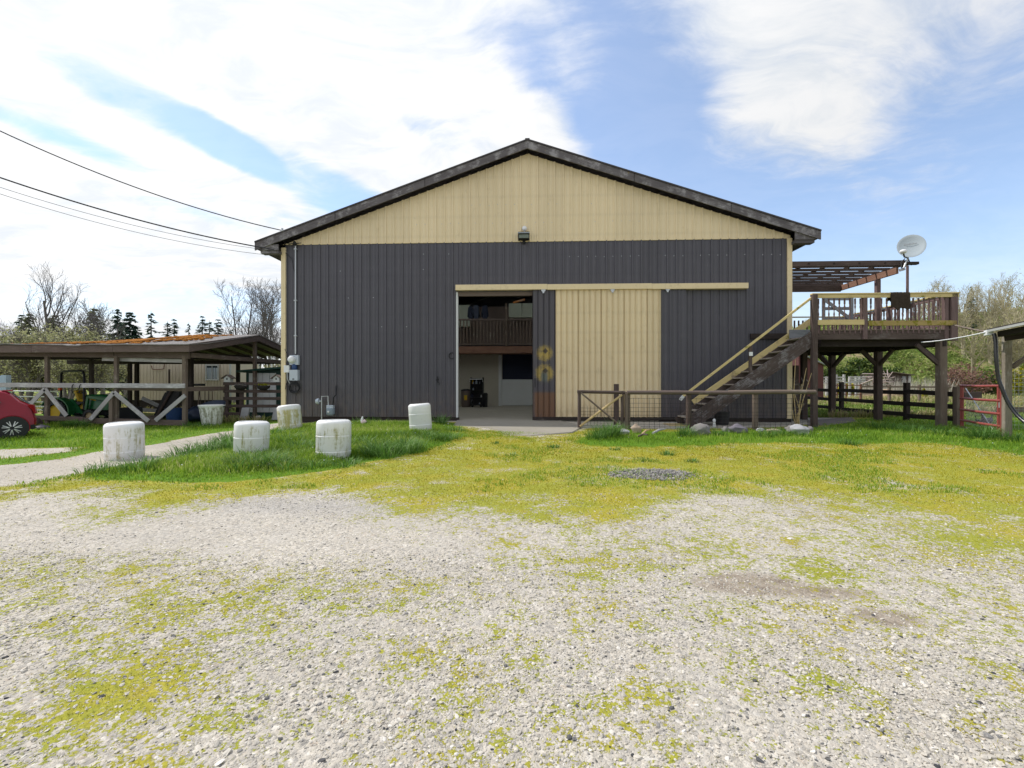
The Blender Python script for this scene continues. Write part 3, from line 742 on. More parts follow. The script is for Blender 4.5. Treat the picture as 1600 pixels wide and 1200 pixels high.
parts = []
DR = [(-7.33, 8.62), (-4.88, 8.5), (-3.22, 8.2), (-2.34, 11.75), (-6.13, 12.7)]
def clear_of_drums(x, y): 
    k = np.ones(len(x), bool)
    for a, b in DR: k &= np.hypot(x - a, y - b) > .30
    return k
x, y = poly_pts(ISLAND, 130000); d = sdist(ISLAND, x, y) + (fbm(x * .9, y * .9, 5) - .5) * .8
k = (d > -.05) & (y < 16.3) & clear_of_drums(x, y) & (rng.random(len(x)) < np.clip(.35 + d, .1, 1)); x, y, d = x[k], y[k], d[k]
hh = (.035 + .12 * sst(d, .1, 1.1) * (.45 + 1.1 * fbm(x * 1.1, y * 1.1, 9))) * rng.uniform(.6, 1.5, len(x)); k2 = tn(len(x), x, y, 51)
parts.append(blades(x, y, gz(x, y), hh, rng.uniform(.003, .007, len(x)), rng.uniform(.2, 1.1, len(x)), k2))
x, y = poly_pts(RLUSH, 190000); d = sdist(RLUSH, x, y) + (fbm(x * .9, y * .9, 5) - .5) * 1.3
k = (d > -.25) & (y < 21) & (x < 19) & (rng.random(len(x)) < np.clip(.4 + d * .8, .08, 1)) & ((x < 8.3) & (y < 13.6) | (x >= 8.3)); x, y, d = x[k], y[k], d[k]
hh = (.035 + .06 * sst(d, -.1, .9) * (.5 + fbm(x * 1.1, y * 1.1, 19))) * rng.uniform(.6, 1.6, len(x)); k2 = tn(len(x), x, y, 52)
parts.append(blades(x, y, gz(x, y), hh, rng.uniform(.003, .007, len(x)), rng.uniform(.2, 1.1, len(x)), k2))
x, y = poly_pts(LEFTB, 150000); d = sdist(LEFTB, x, y) + (fbm(x * .9, y * .9, 5) - .5) * .9; cg_ = sdist(CARG, x, y) + (fbm(x * 1.2, y * 1.2, 7) - .5)
k = (d > -.1) & (cg_ < .1) & (y < 20) & (x > -22) & (rng.random(len(x)) < np.clip(.4 + d, .1, 1)); x, y, d = x[k], y[k], d[k]
hh = (.035 + .07 * sst(d, .6, 1.6) * (.5 + fbm(x * .9, y * .9, 29)) + .0 * y) * rng.uniform(.6, 1.6, len(x)); k2 = np.clip(tn(len(x), x, y, 53) + .25 * (1 - sst(d, .1, .9)), 0, 1)
parts.append(blades(x, y, gz(x, y), hh, rng.uniform(.003, .008, len(x)), rng.uniform(.2, 1.0, len(x)), k2))
# thin green sprigs standing in the moss
x, y = scatter(5.5, 13.2, 900, 1.15); f_ = fbm(x * .8, y * .8, 61) + .5 * (fbm(x * 3, y * 3, 62) - .5)
mos = np.maximum(sdist(MOSS, x, y), sdist(MOSS2, x, y) * .4); k = (mos > 0) & (f_ > .60) & (rng.random(len(x)) < (f_ - .56) * 8); x, y = x[k], y[k]
parts.append(blades(x, y, gz(x, y), rng.uniform(.02, .06, len(x)), rng.uniform(.003, .006, len(x)), rng.uniform(.2, 1.0, len(x)), np.clip(rng.normal(.5, .2, len(x)), 0, 1)))
field_obj('lawn_grass', parts, MT['grass'], 'lush green grass by the drums, the fences and the shed', 'grass')

# moss cushions
parts = []
for (y0, y1, d, h0) in ((1.05, 2.6, 6500, .006), (2.6, 5.0, 4200, .008), (5.0, 8.0, 2600, .012), (8.0, 13.6, 1300, .018)):
    x, y = scatter(y0, y1, d); g, mo, di, dk, cl = fields(x, y)
    f_ = .45 * fbm(x * 9, y * 9, 71) + .55 * fbm(x * 26, y * 26, 72, 2)
    k = (rng.random(len(x)) < sst(mo + (f_ - .5) * 1.9, .30, .60) * (1 - g) * np.clip(.25 + mo, 0, 1)); x, y, f_ = x[k], y[k], f_[k]
    parts.append(blades(x, y, gz(x, y), h0 * rng.uniform(.5, 1.5, len(x)), h0 * .38 * rng.uniform(.7, 1.3, len(x)), rng.uniform(-.8, .8, len(x)),
                        np.clip(rng.normal(.5, .2, len(x)) + (fbm(x * 1.4, y * 1.4, 73) - .5) * .8, 0, 1), seg=1))
field_obj('moss_cushions', parts, MT['moss'], 'yellow green moss between the gravel stones', 'moss')

# tussocks: fountains of long blades
parts = []
def tussock(cx, cy, n, h, sp, tone=.45):
    a = rng.uniform(0, 6.283, n); q = rng.random(n) ** .7 * sp
    x = cx + np.cos(a) * q; y = cy + np.sin(a) * q
    parts.append(blades(x, y, gz(x, y), h * rng.uniform(.55, 1.25, n), rng.uniform(.004, .008, n), rng.uniform(.35, 1.5, n), np.clip(rng.normal(tone, .22, n), 0, 1), ang=a + rng.normal(0, .5, n)))
for (u, v, n, h, sp) in ((215, 735, 150, .26, .28), (150, 735, 90, .2, .25), (240, 727, 110, .22, .3), (300, 708, 200, .26, .4), (325, 703, 170, .28, .35), (285, 716, 120, .24, .3), (355, 693, 220, .38, .3), (355, 702, 140, .3, .3),
                         (395, 727, 240, .34, .32), (420, 729, 200, .30, .3), (370, 735, 120, .26, .3), (440, 733, 120, .22, .3), (545, 728, 90, .16, .25), (490, 731, 90, .18, .22), (590, 712, 220, .34, .28), (605, 715, 120, .3, .25),
                         (632, 708, 260, .38, .32), (640, 702, 140, .32, .3), (575, 700, 120, .26, .3), (470, 705, 160, .3, .35), (450, 694, 160, .3, .35), (500, 690, 140, .26, .35), (670, 690, 150, .26, .3), (700, 690, 120, .22, .3), (712, 678, 100, .2, .3),
                         (560, 665, 120, .3, .4), (590, 668, 110, .3, .4), (690, 664, 150, .42, .25), (583, 657, 60, .35, .2), (430, 680, 110, .25, .4), (620, 690, 100, .24, .3), (540, 700, 110, .24, .3), (460, 715, 100, .22, .3)):
    x_, y_ = GP(u, v); tussock(x_, y_, n, h, sp)
for (u, v, n, h, sp) in ((945, 683, 240, .42, .3), (957, 681, 160, .45, .2), (930, 686, 120, .3, .25), (1072, 682, 180, .36, .22), (1120, 680, 110, .25, .25), (1215, 680, 130, .26, .35), (1195, 682, 100, .22, .3), (1535, 686, 220, .40, .28), (1545, 680, 140, .4, .25),
                         (1330, 695, 110, .16, .3), (1430, 676, 110, .3, .4), (1450, 672, 100, .3, .4), (1400, 672, 120, .34, .5), (1380, 670, 120, .3, .5), (1590, 690, 160, .35, .4), (1480, 680, 100, .25, .35), (1042, 711, 70, .11, .14), (1082, 722, 50, .08, .14), (960, 703, 40, .08, .12),
                         (865, 700, 60, .10, .16), (775, 696, 40, .08, .12), (800, 711, 40, .07, .14), (1010, 720, 50, .07, .2), (1290, 673, 80, .2, .3), (1255, 682, 60, .15, .2)):
    x_, y_ = GP(u, v); tussock(x_, y_, n, h, sp, .36)
for (x_, y_, n, h, sp) in ((-15.9, 16.5, 320, .36, .35), (-15.6, 16.4, 220, .32, .3), (-11.9, 16.8, 120, .3, .4), (-11.2, 16.6, 120, .25, .4), (-10.9, 18.6, 110, .25, .4)): tussock(x_, y_, n, h, sp, .4)
field_obj('grass_tussocks', parts, MT['tuft'], 'tussocks of long arching grass round the white drums and fence posts', 'grass')

# meadow beyond the fences
parts = []
n = 60000; y = 18 + 40 * rng.random(n) ** 1.6; x = np.where(rng.random(n) < .6, rng.uniform(9.8, 1.3 * y + 3), -rng.uniform(9.8, 1.2 * y + 3))
rd = fbm(x * .12, y * .45, 91); k = ~((x < -11.8) & (y < 25.5)); x, y, rd = x[k], y[k], rd[k]
hh = np.where(rd > .52, .32, .12) * rng.uniform(.5, 1.4, len(x))
parts.append(blades(x, y, gz(x, y), hh, .010 + .0007 * y, rng.uniform(.1, .8, len(x)), np.clip(np.where(rd > .52, .85, .3) + rng.normal(0, .15, len(x)), 0, 1)))
field_obj('meadow_grass', parts, MT['meadow'], 'meadow of green grass and dry reeds beyond the fences', 'grass')

# small white daisies dotted through the grass
x1, y1 = poly_pts(ISLAND, 260); k1 = (sdist(ISLAND, x1, y1) > .2) & clear_of_drums(x1, y1); x2, y2 = poly_pts(RLUSH, 240); k2_ = (sdist(RLUSH, x2, y2) > -.3) & (y2 < 14) & (x2 < 14)
x = np.concatenate([x1[k1], x2[k2_]]); y = np.concatenate([y1[k1], y2[k2_]]); mb = MB()
for px0, py0 in zip(x, y):
    z0 = gz1(px0, py0) + rnd(.05, .13); r0 = rnd(.005, .011); mb.add([(px0 + r0 * math.cos(a), py0 + r0 * math.sin(a) * .8, z0 + r0 * .5 * math.sin(a)) for a in np.linspace(0, 6.283, 7)[:-1]] + [(px0, py0, z0 + .004)], [(i, (i + 1) % 6, 6) for i in range(6)])
build('daisies', mb, MT['white_paint'], label='small white daisies dotted through the lush grass', cat='daisies', kind='stuff')
# ------------------------------------------------------------------ the barn (own frame: a along the front, b into depth)
TH = math.atan(.042); BO = Vector((0, 16.3, 0))
BARN = thing('barn', 'big metal barn with cream gable over dark brown ribbed siding and an open sliding door', 'barn', BO, -TH)
BM = WM[BARN]; BMI = BM.inverted()
EYE = Vector((0, 0, CH))
def LB(u, v, b):
    """barn-frame point at depth b that the photograph shows at (u, v)"""
    e = BMI @ EYE; d = (BMI.to_3x3() @ Vector(((u - 800) / FPX, 1, -(v - 600) / FPX)))
    return e + d * ((b - e.y) / d.y)
def WB(a, b, z): return BM @ Vector((a, b, z))

AL, AR = LB(440, 600, 0).x, LB(1237, 600, 0).x
AC = LB(824, 300, -.36).x
ZC = 6.42; DEPTH = 22.0; OV = .36
ZAP = LB(824, 217, -OV).z                       # ridge top at the rake
TLx, TLz = LB(398, 377, -OV).x, LB(398, 377, -OV).z
TRx, TRz = LB(1283, 359, -OV).x, LB(1283, 359, -OV).z
def rooftop(a):
    return ZAP + (TLz - ZAP) * (AC - a) / (AC - TLx) if a < AC else ZAP + (TRz - ZAP) * (a - AC) / (TRx - AC)

def sheet_run(a0, a1, zlo, zhi, b, mat, name='siding_panel', parent=BARN, sp=.305, org=0.0, width=3):
    """ribbed steel sheets, one object each: a proud rib every .305 m and two low stiffeners between"""
    k0 = math.floor((a0 - org) / (sp * width)); edges = [a0]
    e = org + (k0 + 1) * sp * width
    while e < a1 - .02: edges.append(e); e += sp * width
    edges.append(a1)
    for x0, x1 in zip(edges, edges[1:]):
        if x1 - x0 < .04: continue
        pts = {x0: 0.0, x1: 0.0}
        r0 = math.floor((x0 - org) / sp) - 1
        for r in range(r0, r0 + width + 4):
            c = org + r * sp
            for dx, h in ((-.042, 0), (-.020, .040), (.020, .040), (.042, 0), (.082, 0), (.092, .009), (.112, .009), (.122, 0), (.183, 0), (.193, .009), (.213, .009), (.223, 0)):
                q = c + dx
                if x0 + .002 < q < x1 - .002: pts[q] = h
                elif abs(q - x0) <= .002: pts[x0] = h
                elif abs(q - x1) <= .002: pts[x1] = h
        # close ribs cut by a sheet's edge
        for ed in (x0, x1):
            ph = ((ed - org + sp / 2) % sp) - sp / 2
            if abs(ph) < .017: pts[ed] = .040
        xs = sorted(pts); off = b + rnd(-.002, .002); mb = MB(); vs = []; fs = []
        for q in xs:
            z0 = zlo(q) if callable(zlo) else zlo; z1 = zhi(q) if callable(zhi) else zhi
            vs += [(q, off - pts[q], z0), (q, off - pts[q], z1)]
        for i in range(len(xs) - 1): fs.append((2 * i, 2 * i + 2, 2 * i + 3, 2 * i + 1))
        # a hem turned in at the foot and sides gives the sheet its edge
        m_ = len(vs)
        for q in xs:
            z0 = zlo(q) if callable(zlo) else zlo
            vs.append((q, off + .012, z0))
        for i in range(len(xs) - 1): fs.append((2 * i + 2, 2 * i, m_ + i, m_ + i + 1))
        mb.add(vs, fs); build(name, mb, mat, parent, local=True)

OP0, OP1, OPZ = LB(716, 600, 0).x, LB(1030, 600, 0).x, LB(760, 457, 0).z
DS, CR = MT['dark_siding'], MT['cream']
TRIM = LB(447, 600, 0).x - AL
sheet_run(AL + TRIM, OP0, .14, ZC, 0, DS)
sheet_run(OP0, OP1, OPZ + .02, ZC, 0, DS)
sheet_run(OP1, AR - TRIM, .14, ZC, 0, DS)
sheet_run(AL + TRIM * .3, AR - TRIM * .3, ZC + .02, lambda a: rooftop(a) - .34, -.006, CR)
for sx, a in ((-1, AL), (1, AR)):
    mb = MB(); x0, x1 = (a, a + TRIM) if sx < 0 else (a - TRIM, a)
    mb.box(x0, x1, -.045, .10, .12, rooftop(a) - .42); build('corner_trim', mb, MT['cream_trim'], BARN, local=True)
mb = MB(); mb.box(AL + TRIM, AR - TRIM, -.035, -.008, ZC - .012, ZC + .022); build('drip_strip', mb, MT['cream_trim'], BARN, local=True)
for x0, x1 in ((AL, OP0 - .05), (OP1, AR)):
    mb = MB(); mb.box(x0, x1, .02, .10, -.25, .15); build('skirt_board', mb, MT['black_wood'], BARN, local=True)
# side and back walls
for nm, a in (('side_wall', AL + .06), ('side_wall', AR - .06)):
    mb = MB(); vs = []; fs = []; k = 0
    N_ = int(DEPTH / .305)
    for i in range(N_):
        y = .12 + i * .305
        for dy, h in ((0, 0), (.13, 0), (.145, .022), (.175, .022), (.19, 0)):
            s_ = -1 if a < 0 else 1
            vs += [(a + s_ * h, y + dy, -.1), (a + s_ * h, y + dy, rooftop(a) - .3)]
    for i in range(len(vs) // 2 - 1): fs.append((2 * i, 2 * i + 2, 2 * i + 3, 2 * i + 1))
    mb.add(vs, fs); build(nm, mb, DS, BARN, local=True)
mb = MB(); mb.prism([(AL, -.1), (AR, -.1), (AR, rooftop(AR) - .06), (AC, ZAP - .06), (AL, rooftop(AL) - .06)], DEPTH - .1, DEPTH); build('back_wall', mb, DS, BARN, local=True)
# roof slabs
for sgn, tx in ((-1, TLx), (1, TRx)):
    tz = rooftop(tx); mb = MB()
    dz = (ZAP - tz) / abs(AC - tx)
    sl_ = lambda f: (AC + (tx - AC) * f, ZAP + (tz - ZAP) * f)
    strip = lambda f0, f1, y0, y1, nm, mt: (lambda m_: (m_.prism([sl_(f0), sl_(f1), (sl_(f1)[0], sl_(f1)[1] - .05), (sl_(f0)[0], sl_(f0)[1] - .05)], y0, y1), build(nm, m_, mt, BARN, local=True)))(MB())
    strip(0, .2, -OV - .03, DEPTH + .8, 'roof', MT['roof_edge']); strip(.8, 1, -OV - .03, DEPTH + .8, 'roof', MT['roof_edge'])
    strip(.2, .8, -OV - .03, 1.0, 'roof', MT['roof_edge']); strip(.2, .8, 9.0, DEPTH + .8, 'roof', MT['roof_edge'])
    strip(.201, .799, 1.002, 8.998, 'fill_skylight', MT['fill_skylight'])  # added roof sheet, out of view, lets daylight in to brighten the interior
    # rake fascia in three boards, ends butted
    segs = [0, .37, .70, 1.0]
    for s0, s1 in zip(segs, segs[1:]):
        mb = MB(); q0 = AC + (tx - AC) * (s0 + (.001 if s0 else 0)); q1 = AC + (tx - AC) * (s1 - (0 if s1 == 1 else .001))
        h = .27; z0, z1 = rooftop(q0) - .055, rooftop(q1) - .055; yy = -OV - rnd(.0, .006)
        ru = rnd(0, 30); vs = [(q0, yy, z0), (q1, yy, z1), (q1, yy, z1 - h), (q0, yy, z0 - h)]; vs += [(x, y + .045, z) for x, y, z in vs]
        L_ = abs(q1 - q0)
        uvf = [(ru, 0), (ru + L_, 0), (ru + L_, .3), (ru, .3)]
        fs = [(0, 1, 2, 3), (7, 6, 5, 4), (0, 4, 5, 1), (3, 2, 6, 7), (0, 3, 7, 4), (1, 5, 6, 2)]
        if sgn > 0: fs = [tuple(reversed(f)) for f in fs]; uvf = [(ru, .3), (ru + L_, .3), (ru + L_, 0), (ru, 0)]
        mb.add(vs, fs, [uvf, uvf, [(ru, 0), (ru, .05), (ru + L_, .05), (ru + L_, 0)]] + [uvf] * 3); build('fascia_board', mb, MT['fascia'], BARN, local=True)
    mb = MB(); poly = [(AC, ZAP - .085), (tx, tz - .085), (tx, tz - .11), (AC, ZAP - .11)]; mb.prism(poly, -OV + .05, .02); build('soffit', mb, MT['soffit'], BARN, local=True)
    # eave: fascia along the side, level soffit, boxed end
    wx = AL if sgn < 0 else AR
    mb = MB(); e = tx - sgn * .03; mb.box(min(e, e - sgn * .04), max(e, e - sgn * .04), -OV + .05, DEPTH + .7, tz - .26, tz - .055); build('eave_fascia', mb, MT['fascia'], BARN, local=True)
    mb = MB(); lo, hi = sorted((tx - sgn * .08, wx + sgn * .01)); mb.box(lo, hi, -OV + .06, DEPTH, tz - .30, tz - .265); build('eave_soffit', mb, MT['soffit'], BARN, local=True)
    mb = MB(); lo, hi = sorted((tx - sgn * .14, wx - sgn * .05)); mb.box(lo, hi, -OV + .055, -OV + .10, tz - .31, tz - .10 + (.05 if sgn > 0 else 0)); build('eave_return', mb, MT['fascia'], BARN, local=True)
    mb = MB(); mb.beam(((lo + hi) / 2, -OV + .1, tz - .36), ((lo + hi) / 2, .0, tz - .36), hi - lo - .03, .10); build('eave_lookout', mb, MT['fascia'], BARN, local=True)
mb = MB(); mb.beam((AC, -OV - .03, ZAP + .004), (AC, DEPTH + .8, ZAP + .004), .16, .02); build('ridge_cap', mb, MT['roof_edge'], BARN, local=True)

# sliding door: track cover in three lengths, hangers, leaf
ZT0, ZT1 = OPZ + .03, OPZ + .22
cuts = [LB(712, 450, -.14).x, LB(855, 450, -.14).x, LB(1018, 450, -.14).x, LB(1168, 446, -.14).x]
for i, (x0, x1) in enumerate(zip(cuts, cuts[1:])):
    mb = MB(); mb.box(x0 + .003, x1 - .003, -.21 - .006 * i, -.012, ZT0 - .012 * i + .02, ZT1 + .012 * (2 - i)); build('track_cover', mb, MT['cream_trim'], BARN, local=True)
D0, Da, Db, D1 = [LB(u, 600, -.13).x for u in (832, 868, 1033, 1072)]
DZ0, DZ1 = .16, ZT0 + .05
def sunflower_mat():
    """dark door panel with hand-painted sunflowers over a terracotta pot"""
    m, t, b = newmat('painted_sunflower_panel')
    ob = t.n('ShaderNodeTexCoord').outputs['Object']; s = t.n('ShaderNodeSeparateXYZ', ob)
    x, z = s.outputs[0], s.outputs[2]; nz = t.noise(ob, 7, 6, .7); fine = t.noise(ob, 22, 4, .7)
    col = t.mix(t.noise(t.scale(ob, (9, 9, .7)), 1.4, 4), (.070, .064, .080), (.10, .095, .105))
    xc = (D0 + Da) / 2 + .02
    # pot: rusty terracotta below
    pk = t.math('MULTIPLY', t.ss(z, .98, 1.10, 1, 0), t.ss(t.math('ADD', nz, t.math('MULTIPLY', t.math('SUBTRACT', z, .2), .22)), .2, .5))
    edge = t.ss(t.math('ABSOLUTE', t.math('SUBTRACT', x, xc)), .30, .40, 1, .35)
    col = t.mix(t.math('MULTIPLY', pk, t.math('MULTIPLY', edge, .9)), col, t.mix(fine, (.14, .075, .045), (.24, .115, .05)))
    for (dz, rr, gap) in ((2.42, .30, 0), (1.72, .34, 1)):
        dx = t.math('SUBTRACT', x, xc); dd = t.math('SUBTRACT', z, dz)
        r = t.math('SQRT', t.math('ADD', t.math('MULTIPLY', dx, dx), t.math('MULTIPLY', dd, dd)))
        rn = t.math('ADD', r, t.math('MULTIPLY', t.math('SUBTRACT', t.math('ADD', t.math('MULTIPLY', fine, .6), t.math('MULTIPLY', nz, .4)), .5), .55))
        disc = t.ss(rn, rr - .10, rr + .03, 1, 0)
        if gap:
            lower = t.math('MULTIPLY', t.ss(t.math('ABSOLUTE', dx), .05, .17, 1, 0), t.ss(dd, -.05, .12, 1, 0)); disc = t.math('MULTIPLY', disc, t.math('SUBTRACT', 1.0, lower))
            leafk = t.math('MULTIPLY', lower, t.ss(r, .2, .38, 1, 0)); col = t.mix(t.math('MULTIPLY', leafk, .55), col, (.17, .21, .17))
        pet = t.mix(fine, (.30, .22, .05), (.62, .46, .12))
        col = t.mix(t.math('MULTIPLY', disc, t.ss(nz, .32, .58, .25, .95)), col, pet)
        heart = t.ss(t.math('ADD', t.math('ABSOLUTE', t.math('SUBTRACT', dx, .03)), t.math('ABSOLUTE', t.math('SUBTRACT', dd, .08))), .07, .13, 1, 0)
        col = t.mix(heart, col, (.06, .045, .035))
    setb(t, b, Base_Color=col, Roughness=.5); return m
MT['sunflower'] = sunflower_mat()
for x0, x1, mm in ((D0, Da, MT['sunflower']), (Da, Db, CR), (Db, D1, DS)):
    sheet_run(x0, x1, DZ0, DZ1, -.125, mm, name='door_panel', sp=.2 if mm is not DS else .305, width=4 if mm is not DS else 3, org=x0)
mb = MB(); mb.box(D0, D1, -.115, -.06, DZ0 + .05, DZ1 - .02); build('door_core', mb, MT['black_wood'], BARN, local=True)
mb = MB(); mb.box(D0, D1, -.135, -.05, .05, DZ0 + .01); build('door_bottom_rail', mb, MT['black_wood'], BARN, local=True)
for u in (849, 957, 1043):
    a = LB(u, 456, -.17).x; z = ZT0 - .02; mb = MB()
    mb.prism([(a - .075, z + .06), (a - .075, z - .0), (a - .03, z - .05), (a - .03, z - .09), (a + .03, z - .09), (a + .03, z - .05), (a + .075, z), (a + .075, z + .06)], -.20, -.172)
    build('door_hanger', mb, MT['galv'], BARN, local=True)
p = LB(836, 598, -.17); mb = MB(); mb.beam((p.x, -.20, p.z - .16), (p.x, -.20, p.z + .16), .03, .02); mb.beam((p.x, -.20, p.z - .14), (p.x, -.15, p.z - .14), .03, .03); mb.beam((p.x, -.20, p.z + .14), (p.x, -.15, p.z + .14), .03, .03)
build('door_handle', mb, MT['black'], BARN, local=True)
mb = MB(); mb.box(OP0 - .075, OP0 - .005, -.03, .12, .12, OPZ + .01); build('door_jamb', mb, MT['white_door'], BARN, local=True)
mb = MB(); mb.box(OP0 - .07, OP0 + .02, -.04, .13, .0, .13); build('jamb_foot', mb, MT['black_wood'], BARN, local=True)
mb = MB(); mb.box(OP0, OP1, .0, .14, OPZ - .12, OPZ + .02); build('door_header', mb, MT['interior_dark'], BARN, local=True)
# handles and a hook on the dark wall left of the opening
p = LB(684, 593, -.03); mb = MB(); mb.beam((p.x, -.05, p.z - .11), (p.x, -.05, p.z + .11), .035, .03); mb.beam((p.x - .07, -.05, p.z - .02), (p.x + .04, -.05, p.z - .0), .03, .03); mb.tube([(p.x, -.06, p.z - .08), (p.x + .06, -.08, p.z - .12), (p.x + .05, -.08, p.z - .2)], .012)
build('door_latch', mb, MT['black'], BARN, local=True)
p = LB(706, 556, -.03); mb = MB(); mb.tube([(p.x + .10 * math.cos(a_), -.05, p.z + .11 * math.sin(a_)) for a_ in np.linspace(.9, 5.4, 12)], .018, 6)
mb.v = [tuple(BM @ Vector(p_)) for p_ in mb.v]
build('horseshoe', mb, MT['black'], loc=WB(p.x, -.05, p.z), smooth=60, label='black horseshoe nailed beside the open barn door', cat='horseshoe')

# screw heads
mb = MB()
for z, a0, a1, dn in ((5.86, 2.0, AR - .3, .8), (6.02, AL + .3, 2.0, .12), (5.45, AL + .3, OP0, .1), (4.45, AL + .3, OP0, .08), (3.4, AL + .3, OP0, .1), (7.1, -3.5, 5.0, .8), (7.75, -1.5, 3.0, .7)):
    a = a0
    while a < a1:
        if random.random() < dn and z < rooftop(a) - .5:
            q = a + rnd(-.01, .01); zz_ = z + rnd(-.015, .015)
            mb.tube([(q + .06, -.002 - (.006 if z > 6.4 else 0), zz_), (q + .06, -.018, zz_)], .014, 6)
        a += .305
build('screw_heads', mb, MT['galv'], BARN, local=True, kind='stuff')

# interior behind the open door
IB = 11.0
mb = MB(); mb.box(AL + .2, AR - .2, .12, DEPTH - .2, -.1, .02); build('barn_floor', mb, MT['concrete'], BARN, local=True)
a0, a1 = LB(690, 600, IB).x, LB(870, 600, IB).x
pz = lambda v, b=IB: LB(770, v, b).z
px_ = lambda u, b=IB: LB(u, 600, b).x
mb = MB(); mb.box(a0, px_(779), IB, IB + .1, .0, pz(553)); build('inner_wall_board', mb, MT['lined'], BARN, local=True)
mb = MB(); mb.box(px_(779), px_(784), IB - .05, IB + .1, .0, pz(555)); build('stall_post', mb, MT['white_door'], BARN, local=True)
mb = MB(); mb.box(px_(784.5), a1 + 3, IB, IB + .08, .04, pz(593)); build('stall_door', mb, MT['white_door'], BARN, local=True)
mb = MB(); mb.box(px_(785), a1 + 3, IB + .05, IB + .15, pz(593) + .01, pz(553)); build('dark_opening', mb, MT['navy'], BARN, local=True)  # dark sheet stands in for the shade in the opening above the half-door
mb = MB(); mb.box(max(a0 - 6, AL + .2), min(a1 + 6, AR - .2), IB + .12, IB + .2, .0, 3.6); build('inner_wall', mb, MT['lined'], BARN, local=True)
LBK = IB - 1.0
mb = MB(); mb.box(max(a0 - 5, AL + .2), min(a1 + 6, AR - .2), LBK, LBK + 5, pz(552, LBK), pz(541, LBK)); build('loft_floor', mb, MT['red_brown'], BARN, local=True)
zt, zb = LB(770, 500, LBK).z, LB(770, 538, LBK).z
for i in range(24):
    a = LB(714 + i * 5.2, 520, LBK).x; mb = MB(); mb.box(a - .035, a + .035, LBK + .03, LBK + .055, zb - .05, zt); build('loft_baluster', mb, MT['post_wood'], BARN, local=True)
mb = MB(); mb.box(a0 - 2, a1 + 2, LBK + .0, LBK + .03, zt - .02, zt + .08); build('loft_rail', mb, MT['interior_dark'], BARN, local=True)
mb = MB(); mb.box(a0 - 2, a1 + 2, LBK + .0, LBK + .03, zb - .04, zb + .04); build('loft_rail', mb, MT['interior_dark'], BARN, local=True)
mb = MB(); a = LB(791, 600, LBK).x; mb.box(a - .05, a + .05, LBK - .08, LBK - .005, pz(541, LBK), 6.0); build('loft_post', mb, MT['post_wood'], BARN, local=True)
mb = MB(); mb.box(max(a0 - 6, AL + .2), min(a1 + 6, AR - .2), LBK + 3.5, LBK + 3.6, 4.0, 6.4); build('loft_back_wall', mb, MT['interior_dark'], BARN, local=True)
q = LBK + 2.2
for u0, u1, v0, v1 in ((795, 815, 474, 496), (815.5, 836, 474, 496), (712, 734, 476, 510)):
    mb = MB(); mb.box(LB(u0, 0, q).x, LB(u1, 0, q).x, q, q + .5, LB(800, v1, q).z, LB(800, v0, q).z); build('loft_cabinet', mb, MT['pale_green'], BARN, local=True)
mb = MB(); mb.beam(LB(802, 473, 6.0), LB(820, 468, 6.0), .08, .09); build('orange_glint', mb, wood('orange_glint_wood', (.45, .16, .05), (.6, .25, .08)), BARN, local=True)  # made-up board, its orange stands in for a strip of reflected light
for i, (u0, u1, v0, v1) in enumerate(((731, 739, 478, 500), (739.5, 748, 476, 500), (753, 762, 476, 500))):
    mb = MB(); q = LBK + .6; ca = LB((u0 + u1) / 2, 0, q).x; cw = (LB(u1, 0, q).x - LB(u0, 0, q).x) / 2; z1_, z0_ = LB(775, v0, q).z, LB(775, v1, q).z; zh_ = z1_ - z0_
    mb.prism([(ca - cw * .3, z1_), (ca - cw * .9, z1_ - zh_ * .12), (ca - cw * 1.25, z0_ + zh_ * .25), (ca - cw * .95, z0_ + zh_ * .2), (ca - cw * .75, z1_ - zh_ * .4), (ca - cw * .8, z0_), (ca + cw * .8, z0_), (ca + cw * .75, z1_ - zh_ * .4), (ca + cw * .95, z0_ + zh_ * .2), (ca + cw * 1.25, z0_ + zh_ * .25), (ca + cw * .9, z1_ - zh_ * .12), (ca + cw * .3, z1_)], q, q + .2)
    L_ = WB(*mb.v[0]); mb.v = [tuple(BM @ Vector(p)) for p in mb.v]
    build('hanging_jacket', mb, MT['navy'] if i != 1 else MT['tarp'], loc=L_, smooth=60, label=['dark jacket hanging leftmost on the loft rail inside the barn', 'dark jacket hanging in the middle on the loft rail inside the barn', 'dark jacket hanging rightmost on the loft rail inside the barn'][i], cat='jacket', group='jackets on the loft rail')
